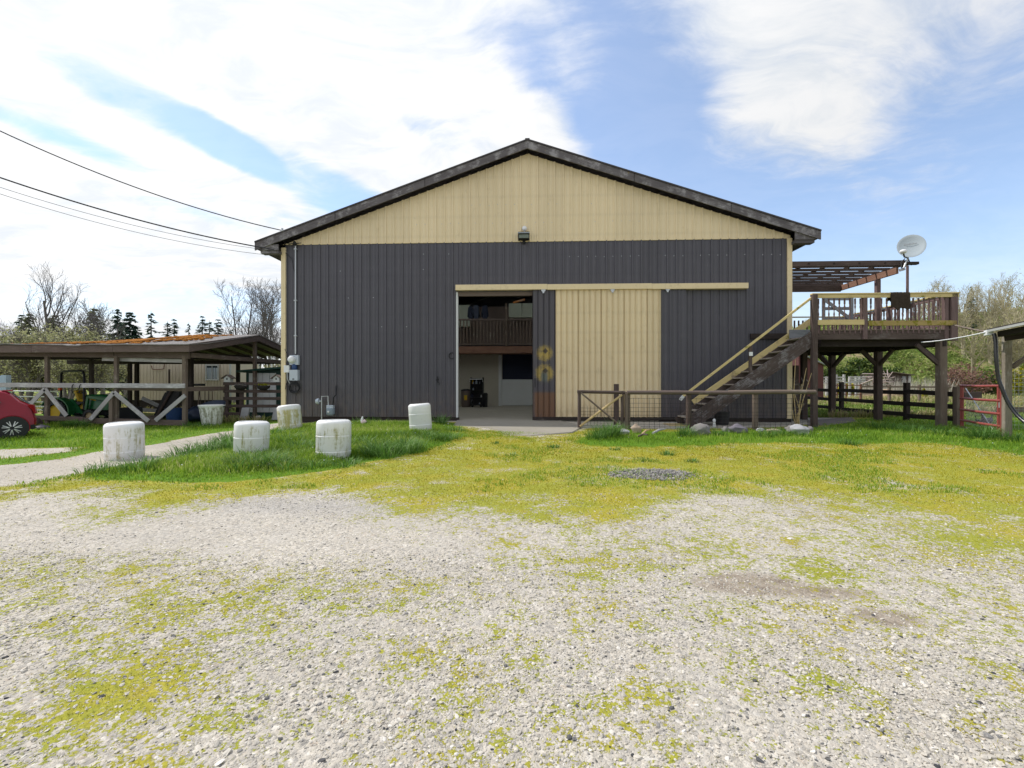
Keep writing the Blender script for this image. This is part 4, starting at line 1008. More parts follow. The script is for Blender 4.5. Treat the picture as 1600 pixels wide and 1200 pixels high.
# feed cart with bits and pieces, and a rusty drum beside it
cb = 9.2; cx0, cx1 = LB(735, 0, cb).x, LB(754, 0, cb).x
cart = thing('tool_cart', 'black tool cart loaded with bottles just inside the barn door', 'cart', WB((cx0 + cx1) / 2, cb + .3, .03), -TH)
mb = MB(); mb.box(cx0, cx1, cb, cb + .06, .12, .2); mb.box(cx0, cx1, cb + .5, cb + .56, .12, 1.6)
for a in (cx0, cx1): mb.box(a - .02, a + .02, cb, cb + .56, .1, 1.7)
mb.v = [tuple(BM @ Vector(p)) for p in mb.v]; build('frame', mb, MT['black'], cart)
for z in (.14, .55, .95, 1.3, 1.62):
    mb = MB(); mb.box(cx0, cx1, cb, cb + .55, z, z + .025); mb.v = [tuple(BM @ Vector(p)) for p in mb.v]; build('shelf', mb, MT['black'], cart)
for i in range(16):
    mb = MB(); a = rnd(cx0 + .05, cx1 - .05); z = random.choice((.17, .58, .98, 1.33)); h = rnd(.12, .28); r = rnd(.03, .06)
    mb.lathe([(r, 0), (r, h * .7), (r * .4, h * .8), (r * .4, h)], 8, Matrix.Translation((a, cb + rnd(.08, .2), z)))
    mb.v = [tuple(BM @ Vector(p)) for p in mb.v]; build('bottle', mb, random.choice([MT['white_paint'], MT['grey_paint'], MT['tractor_yellow'], MT['black'], MT['navy']]), cart, smooth=40)
for a in (cx0 + .1, cx1 - .1):
    mb = MB(); mb.tube([(a, cb + .06, .09), (a, cb + .12, .09)], .07, 12); mb.v = [tuple(BM @ Vector(p)) for p in mb.v]; build('wheel', mb, MT['black'], cart)
mb = MB(); mb.tube([(cx0 - .02, cb - .05, 1.45), (cx0 - .02, cb - .15, 1.6), (cx1 + .02, cb - .15, 1.6), (cx1 + .02, cb - .05, 1.45)], .02); mb.v = [tuple(BM @ Vector(p)) for p in mb.v]; build('push_handle', mb, MT['white_paint'], cart)
a = LB(727, 0, cb).x; rd_ = thing('feed_bin', 'red brown feed bin beside the black tool cart inside the barn', 'bin', WB(a, cb + .3, .03), -TH)
mb = MB(); mb.lathe([(.24, .03), (.27, .1), (.28, .9), (.27, .95)], 18, Matrix.Translation((a, cb + .3, 0))); mb.v = [tuple(BM @ Vector(p)) for p in mb.v]; build('body', mb, MT['interior_dark'], rd_, smooth=40)
mb = MB(); mb.lathe([(.29, .95), (.29, 1.0), (.1, 1.05)], 18, Matrix.Translation((a, cb + .3, 0))); mb.v = [tuple(BM @ Vector(p)) for p in mb.v]; build('lid', mb, MT['black'], rd_, smooth=40)
mb = MB(); mb.box(a - .06, a + .1, cb + .0, cb + .03, .42, .7); mb.v = [tuple(BM @ Vector(p)) for p in mb.v]; build('yellow_sign', mb, MT['tractor_yellow'], rd_)
a = LB(757, 0, cb).x; mb = MB(); mb.lathe([(.13, .0), (.15, .02), (.16, .75), (.10, .8)], 12, Matrix.Translation((a, cb + .25, .03))); mb.v = [tuple(BM @ Vector(p)) for p in mb.v]
build('black_canister', mb, MT['black'], loc=WB(a, cb + .25, .03), smooth=40, label='tall black canister right of the tool cart in the barn', cat='canister')

# ---- things fixed to the front wall
def bthing(name, label, cat, a, b, z): return thing(name, label, cat, WB(a, b, z), -TH)
def bbuild(name, mb, mat, par, **k):
    mb.v = [tuple(BM @ Vector(p)) for p in mb.v]; return build(name, mb, mat, par, **k)
p = LB(818.5, 370, -.2)
fl = bthing('floodlight', 'dark box floodlight mounted on the gable above the sliding door', 'floodlight', p.x, 0, p.z)
w, h = .20, .155
mb = MB(); mb.box(p.x - w, p.x + w, -.28, -.03, p.z - h * .55, p.z + h); bbuild('housing', mb, MT['black'], fl)
mb = MB(); mb.box(p.x - w + .03, p.x + w - .03, -.295, -.275, p.z - h * .45, p.z + h * .40); bbuild('lens', mb, MT['light_lens'], fl)
mb = MB(); mb.prism([(-.38, p.z + h * .62), (-.03, p.z + h + .03), (-.03, p.z + h + .005), (-.38, p.z + h * .62 - .02)], p.x - w - .01, p.x + w + .01, ax='x'); bbuild('visor', mb, MT['grey_paint'], fl)
mb = MB(); mb.box(p.x - .05, p.x + .05, -.06, .0, p.z - .2, p.z - h * .5); bbuild('bracket', mb, MT['black'], fl)
pe = bthing('photocell', 'round white light sensor on a stalk above the floodlight', 'light sensor', p.x + .02, -.06, p.z + h + .02)
mb = MB(); mb.tube([(p.x + .02, -.08, p.z + h), (p.x + .02, -.08, p.z + h + .12)], .018); bbuild('stalk', mb, MT['galv'], pe)
mb = MB(); mb.lathe([(.02, -.05), (.075, -.045), (.09, .0), (.07, .05), (.02, .07)], 16, Matrix.Translation((p.x + .02, -.09, p.z + h + .18)) @ Matrix.Rotation(R(75), 4, 'X')); bbuild('globe', mb, MT['white_paint'], pe, smooth=60)

# electricity: mast, meter, boxes, coil
q = LB(462, 553, -.05)
ms = bthing('service_mast', 'thin steel conduit running down the left end of the dark wall', 'conduit', q.x, -.06, q.z)
zt_ = LB(462, 384, -.05).z
mb = MB(); mb.tube([(q.x, -.06, q.z), (q.x, -.06, zt_)], .028, 8); bbuild('conduit', mb, MT['galv'], ms, smooth=50)
mb = MB(); mb.lathe([(.035, 0), (.06, .03), (.05, .12), (.02, .16)], 10, Matrix.Translation((q.x, -.08, zt_)) @ Matrix.Rotation(R(25), 4, 'X')); bbuild('weatherhead', mb, MT['black'], ms, smooth=50)
for v in (390, 470, 525):
    z = LB(462, v, 0).z; mb = MB(); mb.box(q.x - .05, q.x + .05, -.095, -.0, z - .02, z + .02); bbuild('strap', mb, MT['galv'], ms)
mb = MB()
for s_ in (-1, 0, 1): mb.tube([(q.x, -.1, zt_ + .05), (q.x + .2 * s_, -.22, zt_ - .02 + .06 * abs(s_)), (q.x + .28 * s_ - .05, -.12, zt_ + .08), (q.x + .15 * s_ - .25, -.1, zt_ + .02)], .011, 5)
bbuild('drip_loop', mb, MT['cable'], ms)
mtr = bthing('electric_meter', 'grey electric meter and breaker box below the conduit', 'electric meter', q.x, -.1, LB(462, 576, 0).z)
c = LB(459, 562, -.1)
mb = MB(); c0, c1 = LB(453, 570, -.1), LB(467, 555, -.1); mb.box(c0.x, c1.x, -.14, -.02, c0.z, c1.z); bbuild('meter_box', mb, MT['grey_paint'], mtr)
mb = MB(); mb.lathe([(.13, .0), (.13, .04), (.115, .12), (.08, .15)], 20, Matrix.Translation((c.x - .03, -.14, c.z)) @ Matrix.Rotation(R(90), 4, 'X')); bbuild('meter_dial', mb, MT['white_paint'], mtr, smooth=50)
mb = MB(); c2 = LB(460, 574, -.1); mb.lathe([(.03, -.14), (.09, -.09), (.10, .0), (.09, .09), (.03, .14)], 12, Matrix.Translation((c2.x, -.09, c2.z))); bbuild('blue_seal', mb, MT['blue_tub'], mtr, smooth=60)
mb = MB(); c0, c1 = LB(454, 594.5, -.1), LB(467, 578, -.1); mb.box(c0.x, c1.x, -.20, -.02, c0.z, c1.z, .015); bbuild('breaker_box', mb, MT['grey_paint'], mtr)
mb = MB(); mb.box((c0.x + c1.x) / 2 - .03, (c0.x + c1.x) / 2 + .03, -.21, -.195, c0.z + .03, c0.z + .07); bbuild('breaker_latch', mb, MT['black'], mtr)
jb = bthing('junction_box', 'small white junction box on the left cream corner trim', 'junction box', LB(449, 577, -.1).x, -.06, LB(449, 577, -.1).z)
mb = MB(); c0, c1 = LB(444.5, 582, -.1), LB(453, 571, -.1); mb.box(c0.x, c1.x, -.16, -.05, c0.z, c1.z, .012); bbuild('box', mb, MT['white_paint'], jb)
mb = MB(); mb.tube([((c0.x + c1.x) / 2, -.1, c0.z), ((c0.x + c1.x) / 2, -.08, c0.z - .25), ((c0.x + c1.x) / 2 + .08, -.06, c0.z - .4)], .02); bbuild('pipe_stub', mb, MT['galv'], jb)
mb = MB(); c = LB(460, 604, -.1)
for k in range(5):
    ph = rnd(0, 6); mb.tube([(c.x + (.17 + rnd(-.02, .05)) * math.cos(ph + s_) + rnd(-.01, .01), -.07 - .02 * k, c.z + (.15 + .03 * rnd(0, 1)) * math.sin(ph + s_) - .02 * k) for s_ in np.linspace(0, 6.4, 18)], .014, 5)
mb.tube([(c.x, -.06, c.z + .1), (c.x - .2, -.08, c.z + .22), (c.x - .33, -.06, c.z + .1), (c.x - .36, -.06, c.z - .1)], .012, 5)
mb.v = [tuple(BM @ Vector(p)) for p in mb.v]
build('cable_coil', mb, MT['cable'], loc=WB(c.x, -.08, c.z), smooth=60, label='coil of black cable hanging under the breaker box', cat='cable coil')
mb = MB(); mb.tube([LB(445, 545, -.05), LB(452, 562, -.06), LB(455, 580, -.05)], .010, 5); mb.tube([LB(446, 395, -.05), LB(456, 404, -.06), LB(461, 430, -.05)], .012, 5)
mb.v = [tuple(BM @ Vector(p)) for p in mb.v]; build('wall_cable', mb, MT['cable'], loc=WB(*LB(446, 545, -.05)), label='thin black cable run along the left end of the dark wall', cat='cable')

# gas meter
g = LB(518, 638, -.3)
gm = bthing('gas_meter', 'grey gas meter with pipework in front of the dark ribbed wall', 'gas meter', g.x, -.3, .1)
gp = lambda u, v, b=-.28: LB(u, v, b)
mb = MB(); mb.box(gp(511.5, 0).x, gp(521.5, 0).x, -.36, -.20, gp(516, 640).z, gp(516, 633).z, .02); bbuild('meter_head', mb, MT['grey_paint'], gm)
mb = MB(); mb.lathe([(.10, -.16), (.14, -.12), (.15, .06), (.13, .1)], 18, Matrix.Translation((gp(516.5, 0).x, -.28, gp(516, 642).z))); bbuild('meter_body', mb, paint('gas_meter_blue', (.22, .27, .32), .5), gm, smooth=40)
mb = MB(); mb.lathe([(.035, 0), (.035, .02), (.0, .03)], 12, Matrix.Translation((gp(516, 0).x, -.43, gp(516, 643).z)) @ Matrix.Rotation(R(90), 4, 'X')); bbuild('badge', mb, MT['white_paint'], gm)
mb = MB(); mb.tube([gp(502.5, 656), gp(502.5, 630), gp(502.5, 619.5), gp(512.5, 619), gp(513, 634)], .022, 7); bbuild('inlet_pipe', mb, MT['galv'], gm, smooth=40)
mb = MB(); mb.tube([gp(520, 634), gp(521, 621), gp(525, 617), gp(525, 603, -.06)], .022, 7); bbuild('outlet_pipe', mb, MT['black'], gm, smooth=40)
mb = MB(); mb.lathe([(.05, -.06), (.10, -.05), (.11, 0), (.08, .06), (.03, .08)], 14, Matrix.Translation(gp(496.5, 627)) @ Matrix.Rotation(R(-90), 4, 'Y')); mb.tube([gp(496, 627), gp(502, 627)], .03, 7); bbuild('regulator', mb, MT['grey_paint'], gm, smooth=40)

# ------------------------------------------------------------------ overhead wires
def cable(uv0, y0, uv1, y1, sag, r, label, nseg=22):
    a, b = PX(*uv0, y0), PX(*uv1, y1); a = a + (a - b) * .25
    mb = MB(); mb.tube([a.lerp(b, k / nseg) - Vector((0, 0, sag * 4 * (k / nseg) * (1 - k / nseg))) for k in range(nseg + 1)], r, 5)
    build('overhead_wire', mb, MT['cable'], loc=b, smooth=60, label=label, cat='wire', group='overhead wires to the barn')
ye = WB(AL, -.9, 0).y
cable((0, 190), 13, (440, 360), ye - .2, .42, .017, 'uppermost overhead wire, twisted black, ending on the rake board')
cable((0, 267), 13, (428, 390), ye + .3, .30, .022, 'thick black overhead wire, second from top, ending under the eave')
cable((0, 280), 13, (430, 392), ye + .5, .36, .007, 'upper of the two thin overhead wires ending under the eave')
cable((0, 289), 13, (434, 400), ye + .8, .40, .007, 'lowest thin overhead wire ending under the eave')
mb = MB(); c = PX(441, 359, ye - .25); mb.tube([c + Vector((0, 0, .05)), c + Vector((0, 0, -.05))], .035, 8); build('wire_bracket', mb, MT['galv'], loc=c, label='small insulator on the left rake board', cat='insulator')
# ------------------------------------------------------------------ raised deck right of the barn (barn frame)
def K(u, v, b): return BM @ LB(u, v, b)              # world point
def kv(a, b, z): return BM @ Vector((a, b, z))
FB = -1.75                                            # front edge of the deck
d0, d1 = LB(1270, 600, FB).x, LB(1490, 600, FB).x
zfl = LB(1380, 515, FB).z; zrail = LB(1380, 459, FB).z; BB = 3.2
DECK = thing('raised_deck', 'raised brown timber deck on posts with spindle railings and stairs beside the barn', 'deck', kv((d0 + d1) / 2, 0, 0), -TH)
def db(name, mb, mat, par=None, **k): return bbuild(name, mb, mat, par or DECK, **k)
DW, BK = MT['dark_wood'], MT['black_wood']
mb = MB(); mb.box(d0, d1 - .05, FB, FB + .05, zfl - .30, zfl - .03); db('rim_board', mb, DW)
mb = MB(); mb.box(d1 - .35, d1 - .30, FB + .055, BB, zfl - .33, zfl - .05); db('rim_board', mb, DW)
x = d0 - .2
for i in range(int((BB - FB) / .145)):
    y = FB - .02 + i * .145; mb = MB(); mb.box(AR + .02, d1 - .03 + rnd(-.02, .02), y, y + .138, zfl - .028, zfl + rnd(0, .006)); db('deck_board', mb, MT['post_wood'])
for i in range(7):
    a = AR + .3 + i * (d1 - AR - .8) / 6; mb = MB(); mb.box(a, a + .045, FB + .06, BB, zfl - .26, zfl - .032); db('joist', mb, BK)
for b in (FB + .35, .9, 3.0):
    mb = MB(); mb.box(AR + .1, d1 - .05, b - .07, b + .07, zfl - .50, zfl - .265); db('bearer', mb, BK)
# posts
def post(a, b, top, s=.15, mat=None, bottom=-.1, name='post'):
    mb = MB(); mb.box(a - s / 2, a + s / 2, b - s / 2, b + s / 2, bottom, top, .012); db(name, mb, mat or MT['post_wood'])
post(d0, FB - .06, zrail - .02, .155, MT['dark_wood'])
ap_ = LB(1472, 600, FB + .10).x; post(ap_, FB + .13, zfl - .32, .21, MT['post_wood'])
mids = []
for u, b in ((1372, .70), (1300, 2.95)):
    a = LB(u, 600, b).x; mids.append((a, b)); post(a, b, zfl - .50, .2, MT['dark_wood'])
post(LB(1256, 600, 1.2).x, 1.2, zfl - .5, .18, DW); post(LB(1243, 600, .6).x, .6, 2.0, .16, DW)
# beam along the right edge with knee braces
bp = [(ap_, FB + .1)] + mids
mb = MB(); mb.beam(kv(ap_, FB, zfl - .42), kv(mids[1][0], BB, zfl - .42), .1, .2); build('edge_beam', mb, BK, DECK)
def brace(a, b, da, dbb):
    mb = MB(); mb.beam(kv(a, b, zfl - 1.05), kv(a + da, b + dbb, zfl - .46), .09, .12); build('knee_brace', mb, DW, DECK)
brace(ap_, FB + .15, 0.0, .75); brace(ap_ - .1, FB + .13, -.65, 0)
for a, b in mids: brace(a, b, 0, .7); brace(a, b, 0, -.7); brace(a, b, -.6, 0); brace(a, b, .5, 0)
# railings
def turned(h, r=.026):
    m = MB(); m.lathe([(r, 0), (r, h * .16), (r * .55, h * .19), (r * 1.05, h * .26), (r * .75, h * .34), (r * .5, h * .46), (r * .95, h * .56), (r * .5, h * .62), (r * .5, h * .70), (r, h * .76), (r * .6, h * .82), (r, h * .85), (r, h)], 7)
    return m
bal_me = make_mesh('baluster', turned(zrail - .14 - (zfl - .12)), MT['spindle'], 50)
bal_flat = MB(); bal_flat.box(-.03, .03, -.018, .018, 0, zrail - .14 - (zfl - .12)); bal_fme = make_mesh('baluster', bal_flat, MT['spindle'])
def baluster(a, b, me=None):
    o = bpy.data.objects.new('baluster', me or bal_me); COL.objects.link(o); o.parent = DECK
    o.location = WM[DECK].inverted() @ kv(a, b, zfl - .12); WM[o] = WM[DECK]
CW = MT['cream_wood']
yr = FB - .02
am = LB(1351, 600, yr).x
mb = MB(); mb.box(d0 - .06, d1 + .12, yr - .07, yr + .07, zrail - .02, zrail + .02); db('top_rail', mb, CW)
mb = MB(); mb.box(d0 - .02, d1 + .10, yr - .05, yr - .012, zrail - .13, zrail - .022); db('top_rail', mb, CW)
zl = LB(1380, 504, yr).z
mb = MB(); mb.box(d0 + .06, am - .04, yr - .05, yr - .012, zl - .07, zl + .09); db('bottom_rail', mb, CW)
mb = MB(); mb.box(am + .09, d1 + .04, yr - .05, yr - .012, zl - .10, zl + .05); db('bottom_rail', mb, wood('mossy_cream_rail', (.33, .24, .09), (.46, .34, .13), (.2, .15, .1), .2, 2, .8, (.22, .19, .02), .6))
post(am, yr + .02, zrail - .02, .13, MT['spindle'], zfl - .30, 'rail_post')
post(d1 - .02, yr + .05, zrail - .02, .20, MT['spindle'], zfl - .35, 'rail_post')
post(d1 - .22, yr + .05, zrail - .02, .12, MT['spindle'], zfl - .30, 'rail_post')
a = d0 + .17
while a < am - .1: baluster(a, yr + .02); a += .158
a = am + .2; k = 0
while a < d1 - .3: baluster(a, yr + .02, None if k % 4 != 1 else bal_me); a += .158; k += 1
# right-hand railing going back, and the one at the rear
er = d1 - .06
mb = MB(); mb.beam(kv(er, FB, zrail), kv(er, BB, zrail), .13, .04); build('top_rail', mb, CW, DECK)
mb = MB(); mb.beam(kv(er, FB + .1, zrail - .09), kv(er, BB, zrail - .09), .04, .10); build('top_rail', mb, MT['spindle'], DECK)
mb = MB(); mb.beam(kv(er, FB + .1, zl - .02), kv(er, BB, zl - .02), .04, .12); build('bottom_rail', mb, MT['spindle'], DECK)
b = FB + .3
while b < BB - .1: baluster(er, b, bal_fme if int(b * 10) % 3 else bal_me); b += .17
for b in (.7, BB): post(er, b, zrail, .11, MT['spindle'], zfl - .3, 'rail_post')
mb = MB(); mb.box(AR + 1.8, er, BB - .06, BB + .06, zrail - .02, zrail + .02); db('top_rail', mb, CW)
mb = MB(); mb.box(AR + 1.8, er, BB - .02, BB + .02, zl - .08, zl + .04); db('bottom_rail', mb, MT['spindle'])
a = AR + 1.9
while a < er - .1: baluster(a, BB, bal_fme); a += .17
# grey gate leaf standing at the head of the stairs' landing
gate = thing('deck_gate', 'blue grey timber gate with diagonal brace on the deck behind the railing', 'gate', kv(d0 + .5, FB + .75, zfl), -TH)
gb = FB + .75; g0, g1 = LB(1285, 0, gb).x, LB(1334, 0, gb).x; gz0, gz1_ = LB(1310, 501, gb).z, LB(1310, 463, gb).z
GG = MT['gate_grey']
for x0, x1 in ((g0, g0 + .1), (g1 - .1, g1)):
    mb = MB(); mb.box(x0, x1, gb, gb + .04, gz0, gz1_); db('stile', mb, GG, gate)
for z in (gz0 + .06, (gz0 + gz1_) / 2, gz1_ - .08):
    mb = MB(); mb.box(g0 + .1, g1 - .1, gb + .003, gb + .035, z - .05, z + .05); db('crosspiece', mb, GG, gate)
mb = MB(); mb.beam(kv(g0 + .05, gb - .02, gz1_ - .1), kv(g1 - .12, gb - .02, gz0 + .05), .03, .11); build('diagonal_brace', mb, GG, gate)

# rug over the rail
r0, r1 = LB(1393, 0, yr - .1).x, LB(1423, 0, yr - .1).x; zr = LB(1408, 482, yr - .1).z
mb = MB(); N1 = 14; prof = [(yr - .095, zr), (yr - .10, zr + .22), (yr - .09, zrail - .02), (yr - .07, zrail + .03), (yr + .06, zrail + .035), (yr + .085, zrail - .03), (yr + .09, zrail - .25)]
vs = []; 
for i in range(N1 + 1):
    a = r0 + (r1 - r0) * i / N1
    for j, (bb, z) in enumerate(prof): vs.append((a, bb + .012 * math.sin(i * 1.3 + j), z + (.035 * math.sin(i * .9) + rnd(-.02, .02) if j in (0, 6) else rnd(-.006, .006))))
m = len(prof); fs = [(i * m + j, i * m + j + 1, (i + 1) * m + j + 1, (i + 1) * m + j) for i in range(N1) for j in range(m - 1)]
nv = len(vs); vs += [(a, bb + (.022 if bb < yr - .05 else -.02 if bb > yr + .07 else 0), z - .02 if abs(bb - yr) < .08 else z) for a, bb, z in vs]
fs += [tuple(reversed([k + nv for k in f])) for f in fs]
mb.add(vs, fs); mb.v = [tuple(BM @ Vector(p)) for p in mb.v]
build('rug', mb, MT['rug'], loc=kv((r0 + r1) / 2, yr, zr), smooth=60, label='dark brown shaggy rug draped over the deck railing', cat='rug')

# staircase
ST = thing('staircase', 'dark timber stairs with cream handrail rising to the deck', 'staircase', K(1080, 668, FB), -TH)
sb0, sb1 = FB - .02, FB + .98
s_bot, s_top = LB(1074, 664, sb0), LB(1272, 527, sb0)
dv = (s_top - s_bot)
mb = MB(); mb.beam(BM @ (s_bot), BM @ s_top, .05, .42); build('stringer', mb, wood('worn_stair_stringer', (.055, .04, .036), (.10, .076, .07), (.26, .25, .26), .34, 2.6), ST)
back = Vector((0, sb1 - sb0, 0))
mb = MB(); mb.beam(BM @ (s_bot + back), BM @ (s_top + back), .05, .32); build('stringer', mb, DW, ST)
nst = 13
for i in range(nst):
    c = s_bot + dv * ((i + .55) / nst) + Vector((0, 0, .12)); mb = MB()
    mb.box(c.x - .16, c.x + .13, sb0 + .03, sb1 - .03, c.z - .04, c.z); db('tread', mb, MT['tread'], ST)
h0, h1 = LB(1066, 620, sb0), LB(1273, 461.5, sb0)
mb = MB(); mb.beam(BM @ h0, BM @ h1, .06, .07); build('handrail', mb, CW, ST)
e0 = LB(1063, 622, sb0); mb = MB(); mb.beam(BM @ (e0 + Vector((-.01, -.01, -.06))), BM @ (h0 + Vector((.03, -.012, .02))), .07, .09); build('rail_end', mb, MT['white_door'], ST)
a = LB(1173, 0, sb0).x; f = (a - h0.x) / (h1.x - h0.x); zh = h0.z + (h1.z - h0.z) * f; f2 = (a - s_bot.x) / dv.x; zs = s_bot.z + dv.z * f2
mb = MB(); mb.box(a - .045, a + .045, sb0 - .01, sb0 + .06, zs - .1, zh - .03); db('rail_post', mb, DW, ST)
mb = MB(); mb.box(a - .06, a + .05, sb0 - .04, sb0 - .012, zh - .36, zh - .24); db('white_plate', mb, MT['white_paint'], ST)
r_0, r_1 = LB(1083, 629, sb1), LB(1272, 498, sb1)
mb = MB(); mb.beam(BM @ r_0, BM @ r_1, .045, .19); build('lower_rail', mb, CW, ST)
for f in (.12, .5, .9):
    c = r_0.lerp(r_1, f); mb = MB(); mb.box(c.x - .045, c.x + .045, sb1 + .03, sb1 + .09, c.z - .6, c.z + .1); db('rail_post', mb, DW, ST)
for i in range(7):
    f = .70 + i * .035; c = r_0.lerp(r_1, f); mb = MB(); mb.box(c.x - .02, c.x + .02, sb1 + .03, sb1 + .05, c.z - .35, c.z - .02); db('picket', mb, DW, ST)
mb = MB(); c0, c1 = LB(1044, 672, sb0 + .3), LB(1072, 664, sb0 + .3); mb.box(c0.x, c1.x, sb0 + .1, sb1 - .1, -.03, c1.z); db('foot_block', mb, MT['tan_wood'], ST)
mb = MB(); c0, c1 = LB(1172, 530, -.05), LB(1236, 521, -.05); mb.box(c0.x, c1.x, -.10, -.03, c0.z, c1.z); db('ledger', mb, BK)
c0, c1 = LB(1234, 529, sb1 - .3), LB(1268, 515, sb1 - .3); mb = MB(); mb.box(c0.x, c1.x, sb1 - .3, sb1 - .26, c0.z, c1.z); db('landing_board', mb, MT['gate_grey'])

# pergola roof over the deck
PB0, PB1 = .05, 3.0
pr = LB(1403, 418, PB0).x; zp = LB(1403, 418, PB0).z
PG = thing('pergola', 'brown timber pergola of crossed boards over the deck', 'pergola', kv(AR + 1, 0, zfl), -TH)
for i in range(7):
    b = PB0 + i * (PB1 - PB0) / 6; mb = MB(); mb.box(AR + .03, pr + .12 + (.0 if i else .15), b, b + .045, zp + .02, zp + .118); db('purlin', mb, DW, PG)
for i in range(5):
    a = AR + .55 + i * .86; mb = MB(); mb.box(a, a + .06, PB0 - .06, PB1 + .1, zp + .122, zp + .18); db('rafter', mb, BK, PG)
mb = MB(); mb.box(AR + .03, pr + .3, PB0 - .05, PB0 - .004, zp + .06, zp + .24); db('fascia_board', mb, DW, PG)
mb = MB(); mb.box(pr - .02, pr + .06, PB0 + .05, PB1, zp - .20, zp + .015); db('edge_beam', mb, MT['red_brown'], PG)
mb = MB(); mb.box(AR + .03, pr - .03, PB1 - .1, PB1 - .02, zp - .25, zp + .015); db('edge_beam', mb, DW, PG)
bpst = BMI @ PX(1364, 450, 16.75); mb = MB(); mb.box(pr - .05, pr + .09, bpst.y - .07, bpst.y + .07, zfl, zp - .2); db('post', mb, MT['spindle'], PG)
a = LB(1419, 0, -.3).x; mb = MB(); mb.box(a - .03, a + .03, -.3, -.24, zfl, zp - .02); db('post', mb, MT['spindle'], PG)
mb = MB(); mb.box(pr + .1, pr + .55, PB0 - .2, PB0 - .06, zp + .06, zp + .15); db('bracket_board', mb, BK, PG)

# satellite dish
sb = PB0 - .2; c = LB(1423.5, 386, sb); sc_ = 51.0
SD = thing('satellite_dish', 'pale grey satellite dish clamped to the end of the pergola', 'satellite dish', K(1412, 412, sb), -TH)
nrm = Vector((-.48, -.78, .30)).normalized(); q = nrm.to_track_quat('Z', 'Y').to_matrix().to_4x4()
M_ = Matrix.Translation(c) @ q
prof = [(.0, .0)] + [(.40 * k / 6, .075 * (k / 6) ** 2) for k in range(1, 7)] + [(.41, .072), (.40, .06)] + [(.40 * k / 6, .075 * (k / 6) ** 2 - .015) for k in range(5, 0, -1)] + [(.0, -.015)]
mb = MB(); mb.lathe([(max(r, .001), z) for r, z in prof], 28, M_ @ Matrix.Diagonal((.95, 1.08, 1, 1))); db('reflector', mb, MT['dish'], SD, smooth=40)
mb = MB(); lnb = LB(1411.5, 393, sb - .36); base = c + nrm * -.03 + Vector((-.06, 0, -.36))
mb.blob(lnb, (.11, .10, .075), 3, 2, .1); db('receiver', mb, MT['white_paint'], SD, smooth=60)
mb = MB(); mb.tube([lnb + Vector((.02, .02, -.05)), LB(1413, 401.5, sb - .2), LB(1419, 403, sb)], .022, 6); db('receiver_arm', mb, MT['black'], SD)
mb = MB(); mb.tube([c - nrm * .02, c - nrm * .12 + Vector((0, 0, -.1)), LB(1418, 404, sb), LB(1411, 421, sb)], .026, 7); db('mast', mb, MT['galv'], SD)
mb = MB(); mb.tube([LB(1419, 404, sb), LB(1422, 412, sb + .1), LB(1424, 414, sb + .15)], .02, 6); mb.tube([LB(1414, 404, sb), LB(1408, 410, sb + .05), LB(1409, 420, sb)], .02, 6); db('stay', mb, MT['black'], SD)
mb = MB(); p0 = LB(1408, 421, sb); mb.beam(p0 + Vector((-.05, 0, -.03)), p0 + Vector((.12, 0, .02)), .05, .09); db('clamp', mb, MT['galv'], SD)
mb = MB(); 
ux = (M_.to_3x3() @ Vector((1, 0, 0))); hx = Vector((0, 0, 1)).cross(nrm).normalized(); hy = nrm.cross(hx)
for k in range(9):
    x0 = -.16 + k * .037; cc_ = c + nrm * .045 + hx * x0 + hy * .10; mb.beam(cc_ - hx * .013, cc_ + hx * .013, .004, .026 + .012 * (k % 3 == 0), up=hy, ch=.001)
db('faint_lettering', mb, MT['gate_grey'], SD, kind='stuff')

# ------------------------------------------------------------------ wire fence and gate before the stairs
WBK = -2.85
WF = thing('wire_fence', 'low wire mesh fence with round top rail in front of the stairs', 'fence', kv(LB(1130, 0, WBK).x, WBK, 0), -TH)
def wpole(name, par, p, q, r, mat, n=8): mb = MB(); mb.tube([p, p.lerp(q, .5) + Vector((rnd(-.008, .008), 0, rnd(-.012, .012))), q], [r, r * 1.02, r * .97], n); db(name, mb, mat, par, smooth=50)
gzl = lambda u: 0.0
for u, top, r, mm in ((980, 612, .085, 'post_wood'), (1076, 613, .085, 'dark_wood'), (1180, 614, .085, 'post_wood')):
    p = LB(u, top, WBK); wpole('post', WF, Vector((p.x, WBK, -.15)), p, r, MT[mm])
wpole('top_rail', WF, LB(980, 613.2, WBK - .09), LB(1146, 613.8, WBK - .09), .058, MT['shed_brown'])
wpole('top_rail', WF, LB(1138, 613.2, WBK - .07), LB(1274, 612.4, WBK - .12), .062, MT['post_wood'])
def mesh_wire(u0, u1, vt, vb, b, step_u, par, rad=.0048):
    mb = MB(); p0, p1 = LB(u0, vb, b), LB(u1, vt, b); n = int((u1 - u0) / step_u)
    for i in range(n + 1):
        a = p0.x + (p1.x - p0.x) * i / n; mb.tube([(a, b, p0.z), (a + rnd(-.01, .01), b + rnd(-.015, .015), (p0.z + p1.z) / 2), (a, b, p1.z)], rad, 3, cap=False)
    z = p0.z; dz = .065
    while z < p1.z: mb.tube([(p0.x, b, z), ((p0.x + p1.x) / 2, b + rnd(-.01, .01), z + rnd(-.015, .01)), (p1.x, b, z)], rad, 3, cap=False); z += dz; dz *= 1.10
    db('wire_mesh', mb, MT['black'], par, kind='stuff')
mesh_wire(982, 1270, 622, 670, WBK - .09, 8.2, WF)
WG = thing('wire_gate', 'small wire mesh gate with crossed braces standing left of the wire fence', 'gate', kv(LB(940, 0, WBK).x, WBK, 0), -TH)
for u in (905, 972):
    p = LB(u, 611, WBK); wpole('upright', WG, Vector((p.x, WBK, LB(u, 668, WBK).z)), p, .05, MT['dark_wood'])
